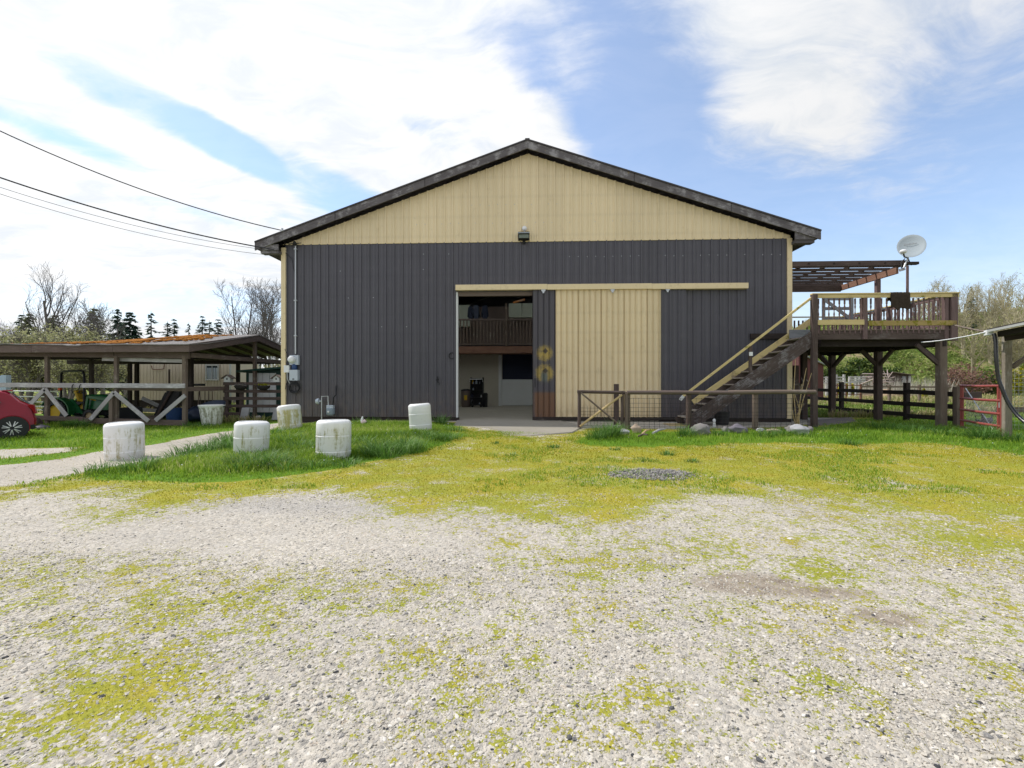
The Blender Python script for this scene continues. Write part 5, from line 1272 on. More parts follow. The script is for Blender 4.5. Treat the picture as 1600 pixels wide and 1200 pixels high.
p, q = LB(902, 612, WBK), LB(977, 613.5, WBK); mb = MB(); mb.tube([p, q], .048, 8); db('top_rail', mb, MT['dark_wood'], WG, smooth=50)
mb = MB(); mb.tube([LB(906, 666, WBK - .03), LB(972, 617, WBK - .03)], .035, 7); db('diagonal_brace', mb, MT['tan_wood'], WG, smooth=50)
mb = MB(); mb.tube([LB(908, 614, WBK - .06), LB(968, 664, WBK - .06)], .026, 7); db('diagonal_brace', mb, MT['post_wood'], WG, smooth=50)
mb = MB(); mb.beam(LB(906, 666, WBK + .05), LB(990, 667, WBK + .05), .05, .08); db('bottom_rail', mb, MT['grey_wood'], WG)
mesh_wire(907, 971, 634, 664, WBK, 5.0, WG)
mb = MB(); p = LB(963, 600, -1.9); mb.tube([(p.x, -1.9, -.15), (p.x, -1.9, p.z)], [.085, .08], 8); mb.v = [tuple(BM @ Vector(p)) for p in mb.v]
build('fence_post', mb, MT['dark_wood'], loc=kv(p.x, -1.9, 0), smooth=50, label='lone dark post standing behind the small wire gate', cat='post')

# rocks and scraps along the fence foot
def rock(u, v, w, h, mat, label, y=None, seed=0, d=.8, name='rock'):
    gx_, gy_ = GP(u, v); s_ = gy_ / FPX; mb = MB(); r = (w * s_ / 2, w * s_ / 2 * d, h * s_ * .62)
    c = Vector((gx_, gy_ + r[1] * .5, gz1(gx_, gy_) + h * s_ * .38)); mb.blob(c, r, seed + 3, 3, .42, 1.5)
    build(name, mb, mat, loc=(c.x, c.y, gz1(gx_, gy_)), smooth=40, label=label, cat='rock', group='rocks along the wire fence')
rock(1097, 680, 31, 17, MT['rock'], 'big grey speckled boulder at the foot of the stairs', seed=1)
rock(1155, 677, 27, 13, MT['rock_purple'], 'purple grey rock between boulder and middle fence post', seed=2)
rock(1253, 679, 26, 15, MT['rock_pale'], 'white and blue grey rock at the foot of the deck post', seed=3)
rock(1267, 676, 9, 10, MT['rock'], 'small grey rock right of the white rock at the deck post', seed=4)
rock(995, 677, 15, 13, MT['rock_tan'], 'tan and orange stained rock right of the gate posts', seed=5)
rock(976, 679, 17, 8, MT['rock_pale'], 'small pale stone at the foot of the double gate posts', seed=6)
rock(1212, 677, 24, 7, MT['rock_tan'], 'low tan stone right of the middle fence post', seed=7)
rock(1240, 676, 20, 11, MT['rock'], 'low grey stone under the bare shrub stems', seed=8)
rock(1134, 675, 10, 8, MT['rock'], 'small grey stone right of the big boulder', seed=9)
rock(1190, 676, 14, 7, MT['rock_pale'], 'flat whitish stone behind the middle fence post', seed=10)
for i, (u0, v0, u1, v1, lab) in enumerate(((1003, 678, 1015, 672, 'pale split stick lying beside the tan rock'), (998, 681, 1012, 681, 'brown stick lying in front of the tan rock'), (1020, 676, 1040, 671, 'thin grey stick lying under the wire mesh'))):
    p, q = GP(u0, v0 + 4), GP(u1, v1 + 6); mb = MB(); P0 = Vector((p[0], p[1], .05)); Q0 = Vector((q[0], q[1], .12)); mb.tube([P0, P0.lerp(Q0, .5) + Vector((0, 0, .03)), Q0], [.03, .028, .015], 6)
    build('stick', mb, MT[('tan_wood', 'dark_wood', 'grey_wood')[i]], loc=P0, smooth=50, label=lab, cat='stick', group='sticks by the wire fence')
# pot behind the mesh with a white thing
p = LB(1128, 660, -1.2); mb = MB(); mb.lathe([(.16, 0), (.2, .02), (.24, .42), (.22, .42), (.19, .06), (.02, .05)], 16, BM @ Matrix.Translation((p.x, -1.2, .0)))
build('black_tub', mb, MT['black'], loc=kv(p.x, -1.2, 0), smooth=40, label='black plastic tub standing under the stairs', cat='tub')
p = LB(1116, 655, -2.3); mb = MB(); mb.lathe([(.03, 0), (.05, .05), (.035, .16), (.05, .22), (.02, .27)], 10, BM @ Matrix.Translation((p.x, -2.3, .02)))
build('white_bottle', mb, MT['white_paint'], loc=kv(p.x, -2.3, 0), smooth=50, label='small white bottle on the ground under the stairs', cat='bottle')
# bare pruned shrub by the deck post
SH = thing('pruned_shrub', 'bare pruned shrub with pale cut stems beside the deck post', 'shrub', K(1246, 672, -2.2), 0)
mb = MB(); mb2 = MB(); bs = LB(1246, 670, -2.2)
for tip in ((1243, 562), (1260, 575), (1252, 600), (1238, 640), (1268, 583), (1256, 630), (1240, 610)):
    tp = LB(tip[0], tip[1], -2.2 + rnd(-.1, .2)); md = bs.lerp(tp, .5) + Vector((rnd(-.1, .1), rnd(-.1, .1), 0)); mb.tube([bs + Vector((rnd(-.1, .1), rnd(-.05, .05), -.05)), md, tp], [.017, .013, .007], 6)
    for _ in range(6):
        s_ = md.lerp(tp, rnd(0, .9)); mb2.tube([s_, s_ + Vector((rnd(-.16, .16), rnd(-.12, .12), rnd(.02, .18)))], [.008, .003], 4)
db('stem', mb, MT['tan_wood'], SH, smooth=60); db('twig', mb2, MT['bark_pale'], SH, kind='stuff')
# ------------------------------------------------------------------ right: board fence, red gate, lean-to corner
V3 = lambda x, y, z: Vector((x, y, z))
F0, F1 = V3(13.8, 14.1, 0), V3(15.4, 23.5, 0)
BF = thing('board_fence', 'dark three-rail board fence running back behind the raised deck', 'fence', F0)
fd = (F1 - F0)
def fpt(t_): return F0 + fd * t_
for t_, top, s_, mm in ((0, 1.25, .17, 'post_wood'), (.24, 1.38, .15, 'black_wood'), (.69, 1.42, .15, 'black_wood'), (1.12, 1.4, .15, 'black_wood'), (1.5, 1.4, .15, 'black_wood')):
    p = fpt(t_); mb = MB(); mb.box(p.x - s_ / 2, p.x + s_ / 2, p.y - s_ / 2, p.y + s_ / 2, -.2, top, .012); build('post', mb, MT[mm], BF)
for z0, z1 in ((1.02, 1.06), (.62, .64), (.24, .20)):
    ts = [0, .24, .69, 1.12, 1.5]
    for a, b in zip(ts, ts[1:]):
        p, q = fpt(a + .004), fpt(b - .004); o_ = V3(-.10, .02, 0); mb = MB(); mb.beam(p + o_ + V3(0, 0, z0 + rnd(-.015, .015)), q + o_ + V3(0, 0, z1 + rnd(-.015, .015)), .035, .15); build('board', mb, MT['black_wood'], BF)
# red tube gate
G0, G1 = V3(13.75, 14.0, 0), V3(12.48, 11.55, 0)
RG = thing('red_gate', 'faded red metal tube gate between the board fence and the lean-to post', 'gate', G0)
gd = (G1 - G0); gl = gd.length; gu = gd.normalized()
zs = [1.28, .90, .56, .24, .0]
for i, z in enumerate(zs):
    mb = MB(); mb.tube([G0 + gu * .12 + V3(0, 0, z), G0 + gd * .5 + V3(0, 0, z - .012), G1 - gu * .12 + V3(0, 0, z)], .036, 8)
    build('bar', mb, MT['red'], RG, smooth=60)
for f in (.06, .10, .90, .955):
    p = G0 + gd * f; mb = MB(); mb.tube([p + V3(0, 0, -.02), p + V3(0, 0, 1.27)], .028, 8); build('upright', mb, MT['red'], RG, smooth=60)
mb = MB(); mb.beam(G0 + gu * .1 + V3(.02, .05, .02), G0 + gu * 1.5 + V3(.02, .05, .01), .05, .07); build('bottom_board', mb, MT['post_wood'], RG)
mb = MB(); nrmg = V3(-gu.y, gu.x, 0) * .06
c_ = .09; n = int(gl * .82 / c_); zlo, zhi = .12, .86; m_ = int((zhi - zlo) / c_)
for i in range(-m_, n):
    for sgn in (1, -1):
        a0, a1 = (i, i + m_) if sgn > 0 else (i + m_, i)
        pts = []
        for k in range(m_ + 1):
            u_ = a0 + sgn * k
            if 0 <= u_ <= n: pts.append(G0 + gu * (.3 + u_ * c_) + nrmg + V3(0, 0, zlo + k * c_))
        if len(pts) > 1: mb.tube([pts[0], pts[-1]], .003, 3, cap=False)
build('chain_link', mb, MT['galv'], RG, kind='stuff')
mb = MB(); p = G0 + gd * .93; mb.beam(p + V3(-.03, -.03, .72), p + V3(-.03, -.03, .86), .05, .04); build('latch', mb, MT['galv'], RG)
mb = MB(); mb.tube([PX(1509, 607, 14.6), PX(1552, 672, 12.6)], .015, 5); build('leaning_rod', mb, MT['galv'], loc=PX(1552, 672, 12.6), label='thin grey rod leaning behind the red gate', cat='rod')
mb = MB(); mb.beam(PX(1505, 618, 15), PX(1532, 617, 15), .1, .2); mb.tube([PX(1520, 610, 15), PX(1517, 622, 15)], .02); build('plank_seat', mb, MT['dark_wood'], loc=PX(1518, 640, 15), label='dark plank on a stand seen through the red gate', cat='plank')
# black hens behind the gate
def hen(u, v, y, w, face, label):
    base = PX(u, v, y); base.z = gz1(base.x, base.y); H = thing('hen', label, 'hen', base, face, 'black hens behind the red gate')
    k = w; b = MB(); rows = []
    path = [(-.62, .62, .03, .03), (-.50, .56, .09, .10), (-.25, .42, .20, .20), (.0, .36, .24, .22), (.25, .42, .20, .20), (.40, .56, .12, .14), (.46, .72, .075, .08), (.50, .84, .085, .085), (.58, .86, .05, .05), (.64, .85, .012, .012)]
    vs = []; n = 12
    for x, z, ry, rz in path:
        for j in range(n): th = 6.2832 * j / n; vs.append((x * k, ry * math.cos(th) * k, (z + rz * math.sin(th)) * k))
    fs = [(i * n + j, i * n + (j + 1) % n, (i + 1) * n + (j + 1) % n, (i + 1) * n + j) for i in range(len(path) - 1) for j in range(n)] + [tuple(range(n - 1, -1, -1)), tuple(range((len(path) - 1) * n, len(path) * n))]
    b.add(vs, fs); o = bpy.data.objects.new('body', make_mesh('body', b, MT['black'], 60)); COL.objects.link(o); o.parent = H
    t_ = MB()
    for j in range(6): t_.beam(V3(-.45, 0, .55) * k, V3(-.80 + .03 * j, .03 * (j - 3), .80 + .05 * j) * k, .05 * k, .02 * k)
    o = bpy.data.objects.new('tail', make_mesh('tail', t_, MT['black'])); COL.objects.link(o); o.parent = H
    c = MB(); c.beam(V3(.46, 0, .92) * k, V3(.58, 0, .94) * k, .02 * k, .09 * k); o = bpy.data.objects.new('comb', make_mesh('comb', c, MT['lamp_red'])); COL.objects.link(o); o.parent = H
    for sy in (-.09, .09):
        l = MB(); l.tube([V3(0, sy, .2) * k, V3(.02, sy, 0) * k, V3(.12, sy, 0) * k], .02 * k, 5); o = bpy.data.objects.new('leg', make_mesh('leg', l, MT['tan_wood'])); COL.objects.link(o); o.parent = H
hen(1542, 657, 14.0, .46, R(200), 'larger black hen on the right behind the red gate')
hen(1531, 657, 14.2, .36, R(20), 'smaller black hen on the left behind the red gate')

# lean-to: only its near corner is in view
LT = thing('lean_to', 'open timber lean-to with metal roof and white gutter at the right edge', 'shed', V3(12.4, 11.4, 0))
A = V3(12.04, 11.3, 2.62); ed = V3(-.43, -.90, 0).normalized(); nr = V3(.90, -.43, 0).normalized()
def lt(s_, d, z): return A + ed * s_ + nr * d + V3(0, 0, z)
mb = MB()
rv = [];
for (s_, d) in ((-.15, -.12), (5, -.12), (5, 5), (-.15, 5)): rv += [lt(s_, d, .06 + .16 * (d + .12)), lt(s_, d, .10 + .16 * (d + .12))]
mb.add(rv, [(0, 2, 4, 6), (7, 5, 3, 1), (0, 1, 3, 2), (2, 3, 5, 4), (4, 5, 7, 6), (6, 7, 1, 0)]); build('roof', mb, MT['roof_edge'], LT)
for d in (.05, 1.6, 3.2): mb = MB(); mb.beam(lt(0, d, -.06 + .16 * d), lt(4.8, d, -.06 + .16 * d), .08, .14); build('purlin', mb, MT['black_wood'], LT)
for s_ in (.12, 2.4): mb = MB(); mb.beam(lt(s_, 0.1, -.16), lt(s_, 4.8, -.16 + .16 * 4.7), .08, .16); build('rafter', mb, MT['black_wood'], LT)
mb = MB(); gp_ = [(-.08, .0), (-.075, -.055), (-.03, -.055), (-.02, .0), (-.03, .0), (-.038, -.045), (-.067, -.045), (-.07, .0)]
vs = []; 
for s_ in (-.2, 4.8): vs += [lt(s_, d - .06, z + .07) for d, z in gp_]
n = len(gp_); mb.add(vs, [(i, (i + 1) % n, (i + 1) % n + n, i + n) for i in range(n)]); build('gutter', mb, MT['gutter'], LT)
mb = MB(); mb.beam(lt(-.22, -.10, -.0), lt(-.05, -.10, -.0), .12, .13); build('gutter_outlet', mb, MT['white_paint'], LT)
pp = V3(12.40, 11.40, 0)
mb = MB(); mb.beam(V3(12.42, 11.42, -.2), V3(12.40, 11.40, 2.52), .15, .15, up=(nr.x, nr.y, 0), ch=.015); build('post', mb, wood('pale_weathered_post', (.19, .155, .125), (.30, .26, .21), (.40, .37, .33), .35), LT)
mb = MB(); mb.beam(V3(12.40, 11.40, 1.75) + nr * .1, V3(12.40, 11.40, 2.52) + nr * .9, .08, .1); build('knee_brace', mb, MT['post_wood'], LT)
p2 = lt(2.6, .45, -2.62); mb = MB(); mb.beam(V3(p2.x, p2.y, -.2), V3(p2.x, p2.y, 2.5), .2, .2); build('post', mb, MT['post_wood'], LT)
mb = MB(); hp = [PX(1553, 521, 11.25), PX(1555.5, 534, 11.22), PX(1556.5, 560, 11.2), PX(1560, 590, 11.2), PX(1566, 608, 11.15), PX(1573, 625, 11.1), PX(1583, 641, 11.0), PX(1597, 656, 10.8), PX(1625, 676, 10.4)]
# smooth, with fine ribs
fine = []
for i in range(len(hp) - 1):
    p0, p1, p2_, p3 = hp[max(i - 1, 0)], hp[i], hp[i + 1], hp[min(i + 2, len(hp) - 1)]
    for k in range(8):
        u_ = k / 8; fine.append(.5 * ((2 * p1) + (p2_ - p0) * u_ + (2 * p0 - 5 * p1 + 4 * p2_ - p3) * u_ ** 2 + (3 * p1 - p0 - 3 * p2_ + p3) * u_ ** 3))
mb.tube(fine, [.044 if i % 2 else .037 for i in range(len(fine))], 10); build('drain_hose', mb, flat('black_drain_pipe', (.02, .02, .022), .3, spec=.6), loc=hp[-1], smooth=60, label='black corrugated drain hose hanging from the gutter of the lean-to', cat='hose')
for i, (p, q, r, mm, lab) in enumerate(((PX(1440, 535, 13.6), PX(1545, 518, 11.4), .017, 'white_paint', 'white line tied from the deck underside to the gutter'), (PX(1490, 508, 13.75), PX(1549, 520, 11.5), .024, 'post_wood', 'thin brown pole from the deck corner to the gutter'))):
    mb = MB(); mb.tube([p.lerp(q, k / 6) - V3(0, 0, .04 * (k / 6) * (1 - k / 6) * (1 if i == 0 else .2) * 4) for k in range(7)], r, 6); build(('white_line', 'thin_pole')[i], mb, MT[mm], loc=p, smooth=60, label=lab, cat=('line', 'pole')[i])
# wire fence right of the lean-to post
mb = MB()
SF = thing('sheep_wire', 'light wire netting with a grey rail right of the lean-to post', 'fence', V3(15.2, 13.2, 0))
for i in range(30): x = 14.0 + i * .12; mb.tube([(x, 13 + .0 * i, 0), (x, 13, 1.75)], .003, 3, cap=False)
for k in range(16): mb.tube([(14, 13, .05 + k * .11), (17.5, 13, .05 + k * .11)], .003, 3, cap=False)
build('netting', mb, MT['galv'], SF, kind='stuff')
mb = MB(); mb.beam((13.9, 13.05, .60), (17.6, 13.05, .56), .04, .15); build('rail', mb, MT['post_wood'], SF)
mb = MB(); mb.box(17.5, 17.65, 12.95, 13.1, -.1, 1.8); build('post', mb, MT['post_wood'], SF)

# ------------------------------------------------------------------ trees
def grow(p, d, L, r, lev, P, out, rg):
    """one branch as a bent chain; children leave it along its length"""
    n = P['seg'][lev]; pts = [p.copy()]; rs = [r]; q = p.copy(); dd = d.copy()
    for i in range(n):
        dd = (dd + V3(rg.gauss(0, 1), rg.gauss(0, 1), rg.gauss(0, 1)) * P['wob'][lev] + V3(0, 0, P['up'][lev])).normalized()
        q = q + dd * (L / n); pts.append(q.copy()); rs.append(r * (1 - (1 - P['tip'][lev]) * (i + 1) / n))
    out[lev].append((pts, rs))
    if lev + 1 < len(P['seg']):
        for k in range(P['kids'][lev]):
            f = P['from'][lev] + (1 - P['from'][lev]) * ((k + rg.random()) / P['kids'][lev]); i = min(int(f * n), n - 1); w = f * n - i
            b = pts[i].lerp(pts[i + 1], w); ax = (pts[i + 1] - pts[i]).normalized()
            side = ax.cross(V3(rg.gauss(0, 1), rg.gauss(0, 1), rg.gauss(0, 1))).normalized()
            an = R(rg.gauss(P['ang'][lev], 9)); nd = ax * math.cos(an) + side * math.sin(an)
            grow(b, nd, L * P['len'][lev] * (1.15 - P['taper'][lev] * f) * rg.uniform(.75, 1.2), rs[i] * P['rad'][lev], lev + 1, P, out, rg)
def leaf_cloud(pts, size, n, seed, spread, flatten=1.0):
    r_ = np.random.default_rng(seed); c = pts[r_.integers(0, len(pts), n)] + r_.normal(0, spread, (n, 3)) * [1, 1, flatten]
    a = r_.normal(size=(n, 3)); a /= np.linalg.norm(a, axis=1, keepdims=True); b = np.cross(a, r_.normal(size=(n, 3))); b /= np.linalg.norm(b, axis=1, keepdims=True)
    s_ = size * r_.uniform(.5, 1.4, (n, 1)); V = np.stack([c - a * s_, c + b * s_ * .55, c + a * s_, c - b * s_ * .55], 1).reshape(-1, 3)
    F = np.arange(4 * n).reshape(-1, 4); tone = np.clip(r_.normal(.45, .22, n), 0, 1); return V, F, np.repeat(tone, 4)
BROAD = dict(seg=[7, 6, 4, 3], wob=[.07, .11, .13, .18], up=[.05, .17, .12, .06], tip=[.35, .3, .35, .5], kids=[11, 9, 7], ang=[38, 33, 34], len=[.60, .48, .46], rad=[.55, .5, .5], taper=[.55, .5, .4])
BROAD['from'] = [.30, .2, .15]
POPL = dict(seg=[9, 6, 4, 3], wob=[.04, .07, .12, .15], up=[.05, .13, .10, .05], tip=[.2, .3, .4, .5], kids=[13, 7, 5], ang=[33, 34, 34], len=[.36, .5, .5], rad=[.45, .5, .55], taper=[.55, .5, .4]); POPL['from'] = [.22, .2, .15]
def tree_meshes(seed, h, P, r0, bark, lean=0, multi=1, leaf=None, nleaf=0, lsize=.05, lspread=.25):
    rg = random.Random(seed); out = [[], [], [], []]
    for k in range(multi):
        a = rg.uniform(0, 6.28); grow(V3(0.12 * k * math.cos(a), .12 * k * math.sin(a), -.1), V3(lean * math.cos(a) * (1 if multi > 1 else .3), lean * math.sin(a), 1).normalized(), h * (.62 if P is BROAD else .8) * rg.uniform(.9, 1.05), r0, 0, P, out, rg)
    zmax = max(p.z for L_ in out for pts, rs in L_ for p in pts); s_ = h / zmax
    a, b = MB(), MB()
    for lv in (0, 1):
        for pts, rs in out[lv]: a.tube([p * s_ for p in pts], [x * 1.0 for x in rs], 6 if lv == 0 else 4, cap=False)
    for lv in (2, 3):
        for pts, rs in out[lv]: b.tube([p * s_ for p in pts], [max(x, .009) for x in rs], 3, cap=False)
    tm, bm_ = make_mesh('trunk', a, bark, 60), make_mesh('twigs', b, bark)
    lm = None
    if leaf is not None:
        tips = np.array([tuple(p * s_) for lv in (2, 3) for pts, rs in out[lv] for p in pts[1:]]); V, F, T = leaf_cloud(tips, lsize, nleaf, seed, lspread); lm = np_mesh('crown', V, F, {'tone': T}, leaf)
    return tm, bm_, lm
def plant(meshes, name, label, cat, loc, rz=0, sc_=1.0, group=None, sxy=None):
    o = thing(name, label, cat, loc, rz, group); o.scale = (sxy or sc_, sxy or sc_, sc_)
    for nm, m in zip(('trunk', 'twigs', 'crown'), meshes):
        if m is None: continue
        c = bpy.data.objects.new(nm, m); COL.objects.link(c); c.parent = o
    return o
def conifer_mesh(seed, h, rad, mat, dens=1.0, droop=.35, gap=.15):
    rg = random.Random(seed); r_ = np.random.default_rng(seed); a = MB(); a.tube([(0, 0, -.2), (rg.uniform(-.1, .1), rg.uniform(-.1, .1), h * .5), (0, 0, h)], [h * .017, h * .011, .02], 6, cap=False)
    V = []; T = []; z = h * .12
    while z < h * .99:
        f = 1 - z / h; k = max(4, int(8 * dens * (.5 + f)))
        for j in range(k):
            if rg.random() < gap: continue
            th = rg.uniform(0, 6.28); L = rad * (f ** .8) * rg.uniform(.55, 1.12) + .12; zz_ = z + rg.uniform(-.25, .25)
            if f > .3: a.tube([(0, 0, zz_), (math.cos(th) * L * .9, math.sin(th) * L * .9, zz_ - L * droop * .6)], [.03, .008], 3, cap=False)
            m = int(12 + 20 * f * dens); tt = r_.uniform(.12, 1, m)
            x = np.cos(th) * L * tt; y = np.sin(th) * L * tt; zc = zz_ - L * droop * tt ** 1.4 + .10 * L * (tt > .85)
            ln = (.35 + .55 * f) * rad * .16 + .16; wd = ln * .42
            pa = th + r_.normal(0, .9, m); dx, dy, dz = np.cos(pa) * ln, np.sin(pa) * ln, r_.normal(-.25, .35, m) * ln
            V.append(np.stack([np.stack([x - dy / ln * wd, y + dx / ln * wd, zc], 1), np.stack([x + dy / ln * wd, y - dx / ln * wd, zc + r_.normal(0, .05, m)], 1), np.stack([x + dx, y + dy, zc + dz], 1)], 1).reshape(-1, 3))
            T.append(np.repeat(np.clip(r_.normal(.4 + .25 * (tt - .5), .2), 0, 1), 3))
        z += h * .027 * rg.uniform(.8, 1.25)
    V = np.concatenate(V); F = np.arange(len(V)).reshape(-1, 3)
    return make_mesh('trunk', a, MT['bark']), None, np_mesh('crown', V, F, {'tone': np.concatenate(T)}, mat)
def GB(u, y, dz=0): x = (u - 800) / FPX * y; return V3(x, y, gz1(x, y) + dz)
def H(v, y, z0=-.27): return CH + (600 - v) / FPX * y - z0

# left: big bare tree, its small neighbours, poplars, conifers, budding thicket
big = tree_meshes(5, H(428, 46), BROAD, .24, MT['bark'])
plant(big, 'bare_tree', 'tall bare round-headed tree, highest on the left behind the shed roof', 'tree', GB(84, 46), .6, 1.06, 'bare trees at the left', sxy=.95)
sm = tree_meshes(8, 8.5, BROAD, .13, MT['bark'])
for u, v, y, rz, lab in ((112, 478, 50, 1, 'small bare tree just right of the tall bare one'), (163, 466, 50, 2.4, 'bare forked tree left of the dark conifer'), (45, 500, 42, 4, 'low bare tree at the far left edge'), (20, 505, 52, 5, 'faint bare tree farthest left behind the shed')):
    plant(sm, 'bare_tree', lab, 'tree', GB(u, y), rz, H(v, y) / 8.5, 'bare trees at the left')
pop = [tree_meshes(21, 12, POPL, .15, MT['bark'], .10, 2), tree_meshes(22, 12, POPL, .14, MT['bark'], .12, 2)]
for i, (u, v, y, rz, lab) in enumerate(((379, 432, 50, 0, 'bare poplar leftmost of the group beside the barn'), (396, 428, 52, 2, 'bare poplar second from left, the tallest beside the barn'), (417, 433, 50, 4, 'bare poplar third from left in the group beside the barn'), (437, 438, 49, 5.2, 'bare poplar half hidden by the barn corner'))):
    plant(pop[i % 2], 'poplar_tree', lab, 'tree', GB(u, y), rz, H(v, y) / 12, 'bare poplars beside the barn')
con = [conifer_mesh(31, 15, 3.0, MT['conifer'], 1.0, .30), conifer_mesh(32, 15, 2.6, MT['conifer'], .8, .4, .28), conifer_mesh(33, 15, 3.4, MT['conifer_pale'], 1.15, .3, .1), conifer_mesh(34, 15, 4.4, MT['conifer'], 1.5, .28, .05)]
for k, u, v, y, wx, lab in ((0, 34, 492, 75, 1.0, 'dark conifer farthest left beyond the bare tree'), (2, 45, 486, 62, 1.0, 'pale green conifer left of the tall bare tree'), (2, 84, 488, 64, 1.0, 'pale green conifer behind the tall bare tree'), (2, 147, 477, 60, .95, 'pale yellow green conifer, broadest of the pale ones'), (3, 184, 482, 66, .62, 'dark green conifer left in the dense dark pair'),
                            (3, 203, 487, 64, .85, 'dense dark green conifer, broadest of the dark ones'), (1, 236, 486, 85, .9, 'dark open conifer standing alone right of the dense pair'), (1, 262, 502, 100, 1, 'small conifer fourth from the barn side, left of a spindly pair'), (0, 272, 499, 100, .9, 'dark conifer left of the thin pointed one'),
                            (1, 295, 503, 95, .6, 'thin pointed conifer in the middle of the row'), (0, 316, 494, 92, .9, 'tallest conifer of the right-hand row above the shed ridge'), (1, 327, 500, 96, .9, 'slim conifer leaning on the tallest of the right-hand row'), (0, 341, 499, 94, .95, 'rightmost full conifer of the row above the shed ridge'), (1, 362, 512, 96, .8, 'low conifer under the leftmost poplar')):
    plant(con[k], 'conifer_tree', lab, 'tree', GB(u, y), u * .7, H(v, y) / 15, 'conifers along the left skyline', sxy=H(v, y) / 15 * wx * 1.45)
bud = [tree_meshes(41, 6, BROAD, .10, MT['bark_pale'], .25, 3, MT['bud'], 5200, .075, .25), tree_meshes(42, 6, BROAD, .10, MT['bark_pale'], .3, 3, MT['bud'], 4600, .075, .3)]
blabs = ['far left behind the car', 'second from left behind the pipe gate', 'under the tall bare tree', 'right of the tall bare tree', 'behind the tractor roll bar', 'behind the middle shed post', 'under the pale broad conifer', 'under the dark conifers', 'left of the beige trailer', 'behind the beige trailer', 'right of the beige trailer', 'behind the green shed', 'farthest left at the frame edge']
for i, (u, v, y) in enumerate(((8, 520, 36), (38, 512, 34), (72, 508, 38), (108, 514, 36), (100, 545, 30), (158, 540, 31), (140, 512, 40), (190, 530, 36), (214, 545, 33), (290, 556, 40), (368, 558, 38), (420, 560, 36), (-40, 515, 36))):
    plant(bud[i % 2], 'budding_tree', 'pale green budding thicket tree ' + blabs[i], 'tree', GB(u, y), i * 1.3, H(v, y) / 6, 'budding thicket behind the open shed', sxy=H(v, y) / 6 * 1.25)
for i, (u, v, y) in enumerate(((386, 563, 34), (403, 565, 33), (424, 560, 34))):
    mb = MB()
    p = GB(u, y); t2 = thing('birch_trunk', ('slim pale trunk leftmost above the green shed roof', 'slim pale trunk in the middle above the green shed roof', 'slim pale trunk rightmost above the green shed roof')[i], 'tree', p, 0, 'pale trunks above the green shed')
    mb.tube([p, p + V3(.1, 0, 2), p + V3(-.05, 0, H(v - 20, y))], [.09, .07, .02], 6); build('trunk', mb, MT['white_door'], t2)
    mb = MB()
    for k in range(9): z = rnd(1.4, H(v - 15, y)); mb.tube([p + V3(0, 0, z), p + V3(rnd(-.6, .6), rnd(-.4, .4), z + rnd(.1, .6))], [.03, .008], 4)
    build('twigs', mb, MT['bark_pale'], t2)

# ------------------------------------------------------------------ right: wooded bank
hx = np.linspace(-14, 190, 120); hy = np.linspace(52, 240, 80); HX, HY = np.meshgrid(hx, hy)
def hz(x, y):
    top = 3.0 + 9.5 * sst(x, 30, 62) + 4 * sst(x, 70, 110)
    return -0.4 + top * sst(y - .12 * (x - 40), 54, 82) + (fbm(x * .09, y * .09, 15) - .5) * 3.0 * sst(y, 56, 70)
HZ = hz(HX, HY); ii = (np.arange(79)[:, None] * 120 + np.arange(119)[None, :]).ravel()
def bank_mat():
    m, t, b = newmat('grassy_bank'); ob = t.n('ShaderNodeTexCoord').outputs['Object']
    c = t.ramp(t.math('ADD', t.math('MULTIPLY', t.noise(ob, .16, 6, .7), .7), t.math('MULTIPLY', t.noise(ob, 1.6, 5, .7), .3)), [(.34, (.10, .17, .03)), (.47, (.20, .25, .07)), (.55, (.36, .30, .16)), (.66, (.27, .21, .12))])
    setb(t, b, Base_Color=c, Roughness=1); b.inputs['Specular IOR Level'].default_value = .1; bump(t, b, t.noise(ob, 2.5, 6, .7), 1, .3); return m
me = np_mesh('hill', np.stack([HX.ravel(), HY.ravel(), HZ.ravel()], 1), np.stack([ii, ii + 1, ii + 121, ii + 120], 1), {}, bank_mat(), smooth=True)
o = bpy.data.objects.new('hill', me); COL.objects.link(o); tagp(o, 'brushy green and brown bank rising behind the deck on the right', 'hill', kind='structure')
def hz1(x, y): return float(hz(np.array([x]), np.array([y]))[0])
# brush on the bank
n = 26000; y = rng.uniform(56, 110, n); x = rng.uniform(.45, 1.35, n) * y; z = hz(x, y); f_ = fbm(x * .22, y * .3, 25); k = rng.random(n) < sst(f_, .28, .62) + .12; x, y, z, f_ = x[k], y[k], z[k], f_[k]
V, F, T = leaf_cloud(np.stack([x, y, z + rng.random(len(x)) ** 2 * 1.7 * f_], 1), .26, 70000, 3, .35); T = np.clip(T * .6 + .7 * (fbm(V[:, 0] * .13, V[:, 1] * .2, 26) - .2), 0, 1)
me = np_mesh('hillside_brush', V, F, {'tone': T}, MT['brush']); o = bpy.data.objects.new('hillside_brush', me); COL.objects.link(o); tagp(o, 'low green and brown brush covering the bank on the right', 'brush', kind='stuff')
mt = [tree_meshes(51, 10, BROAD, .20, MT['bark_moss'], .1, 1, MT['mossbud'], 700, .07, .12), tree_meshes(52, 10, BROAD, .17, MT['bark_moss'], .15, 2, MT['mossbud'], 700, .07, .14), tree_meshes(53, 10, POPL, .17, MT['bark_moss'], .05, 1, MT['mossbud'], 350, .07, .10)]
def HB(u, y): x = (u - 800) / FPX * y; return V3(x, y, hz1(x, y) - .15)
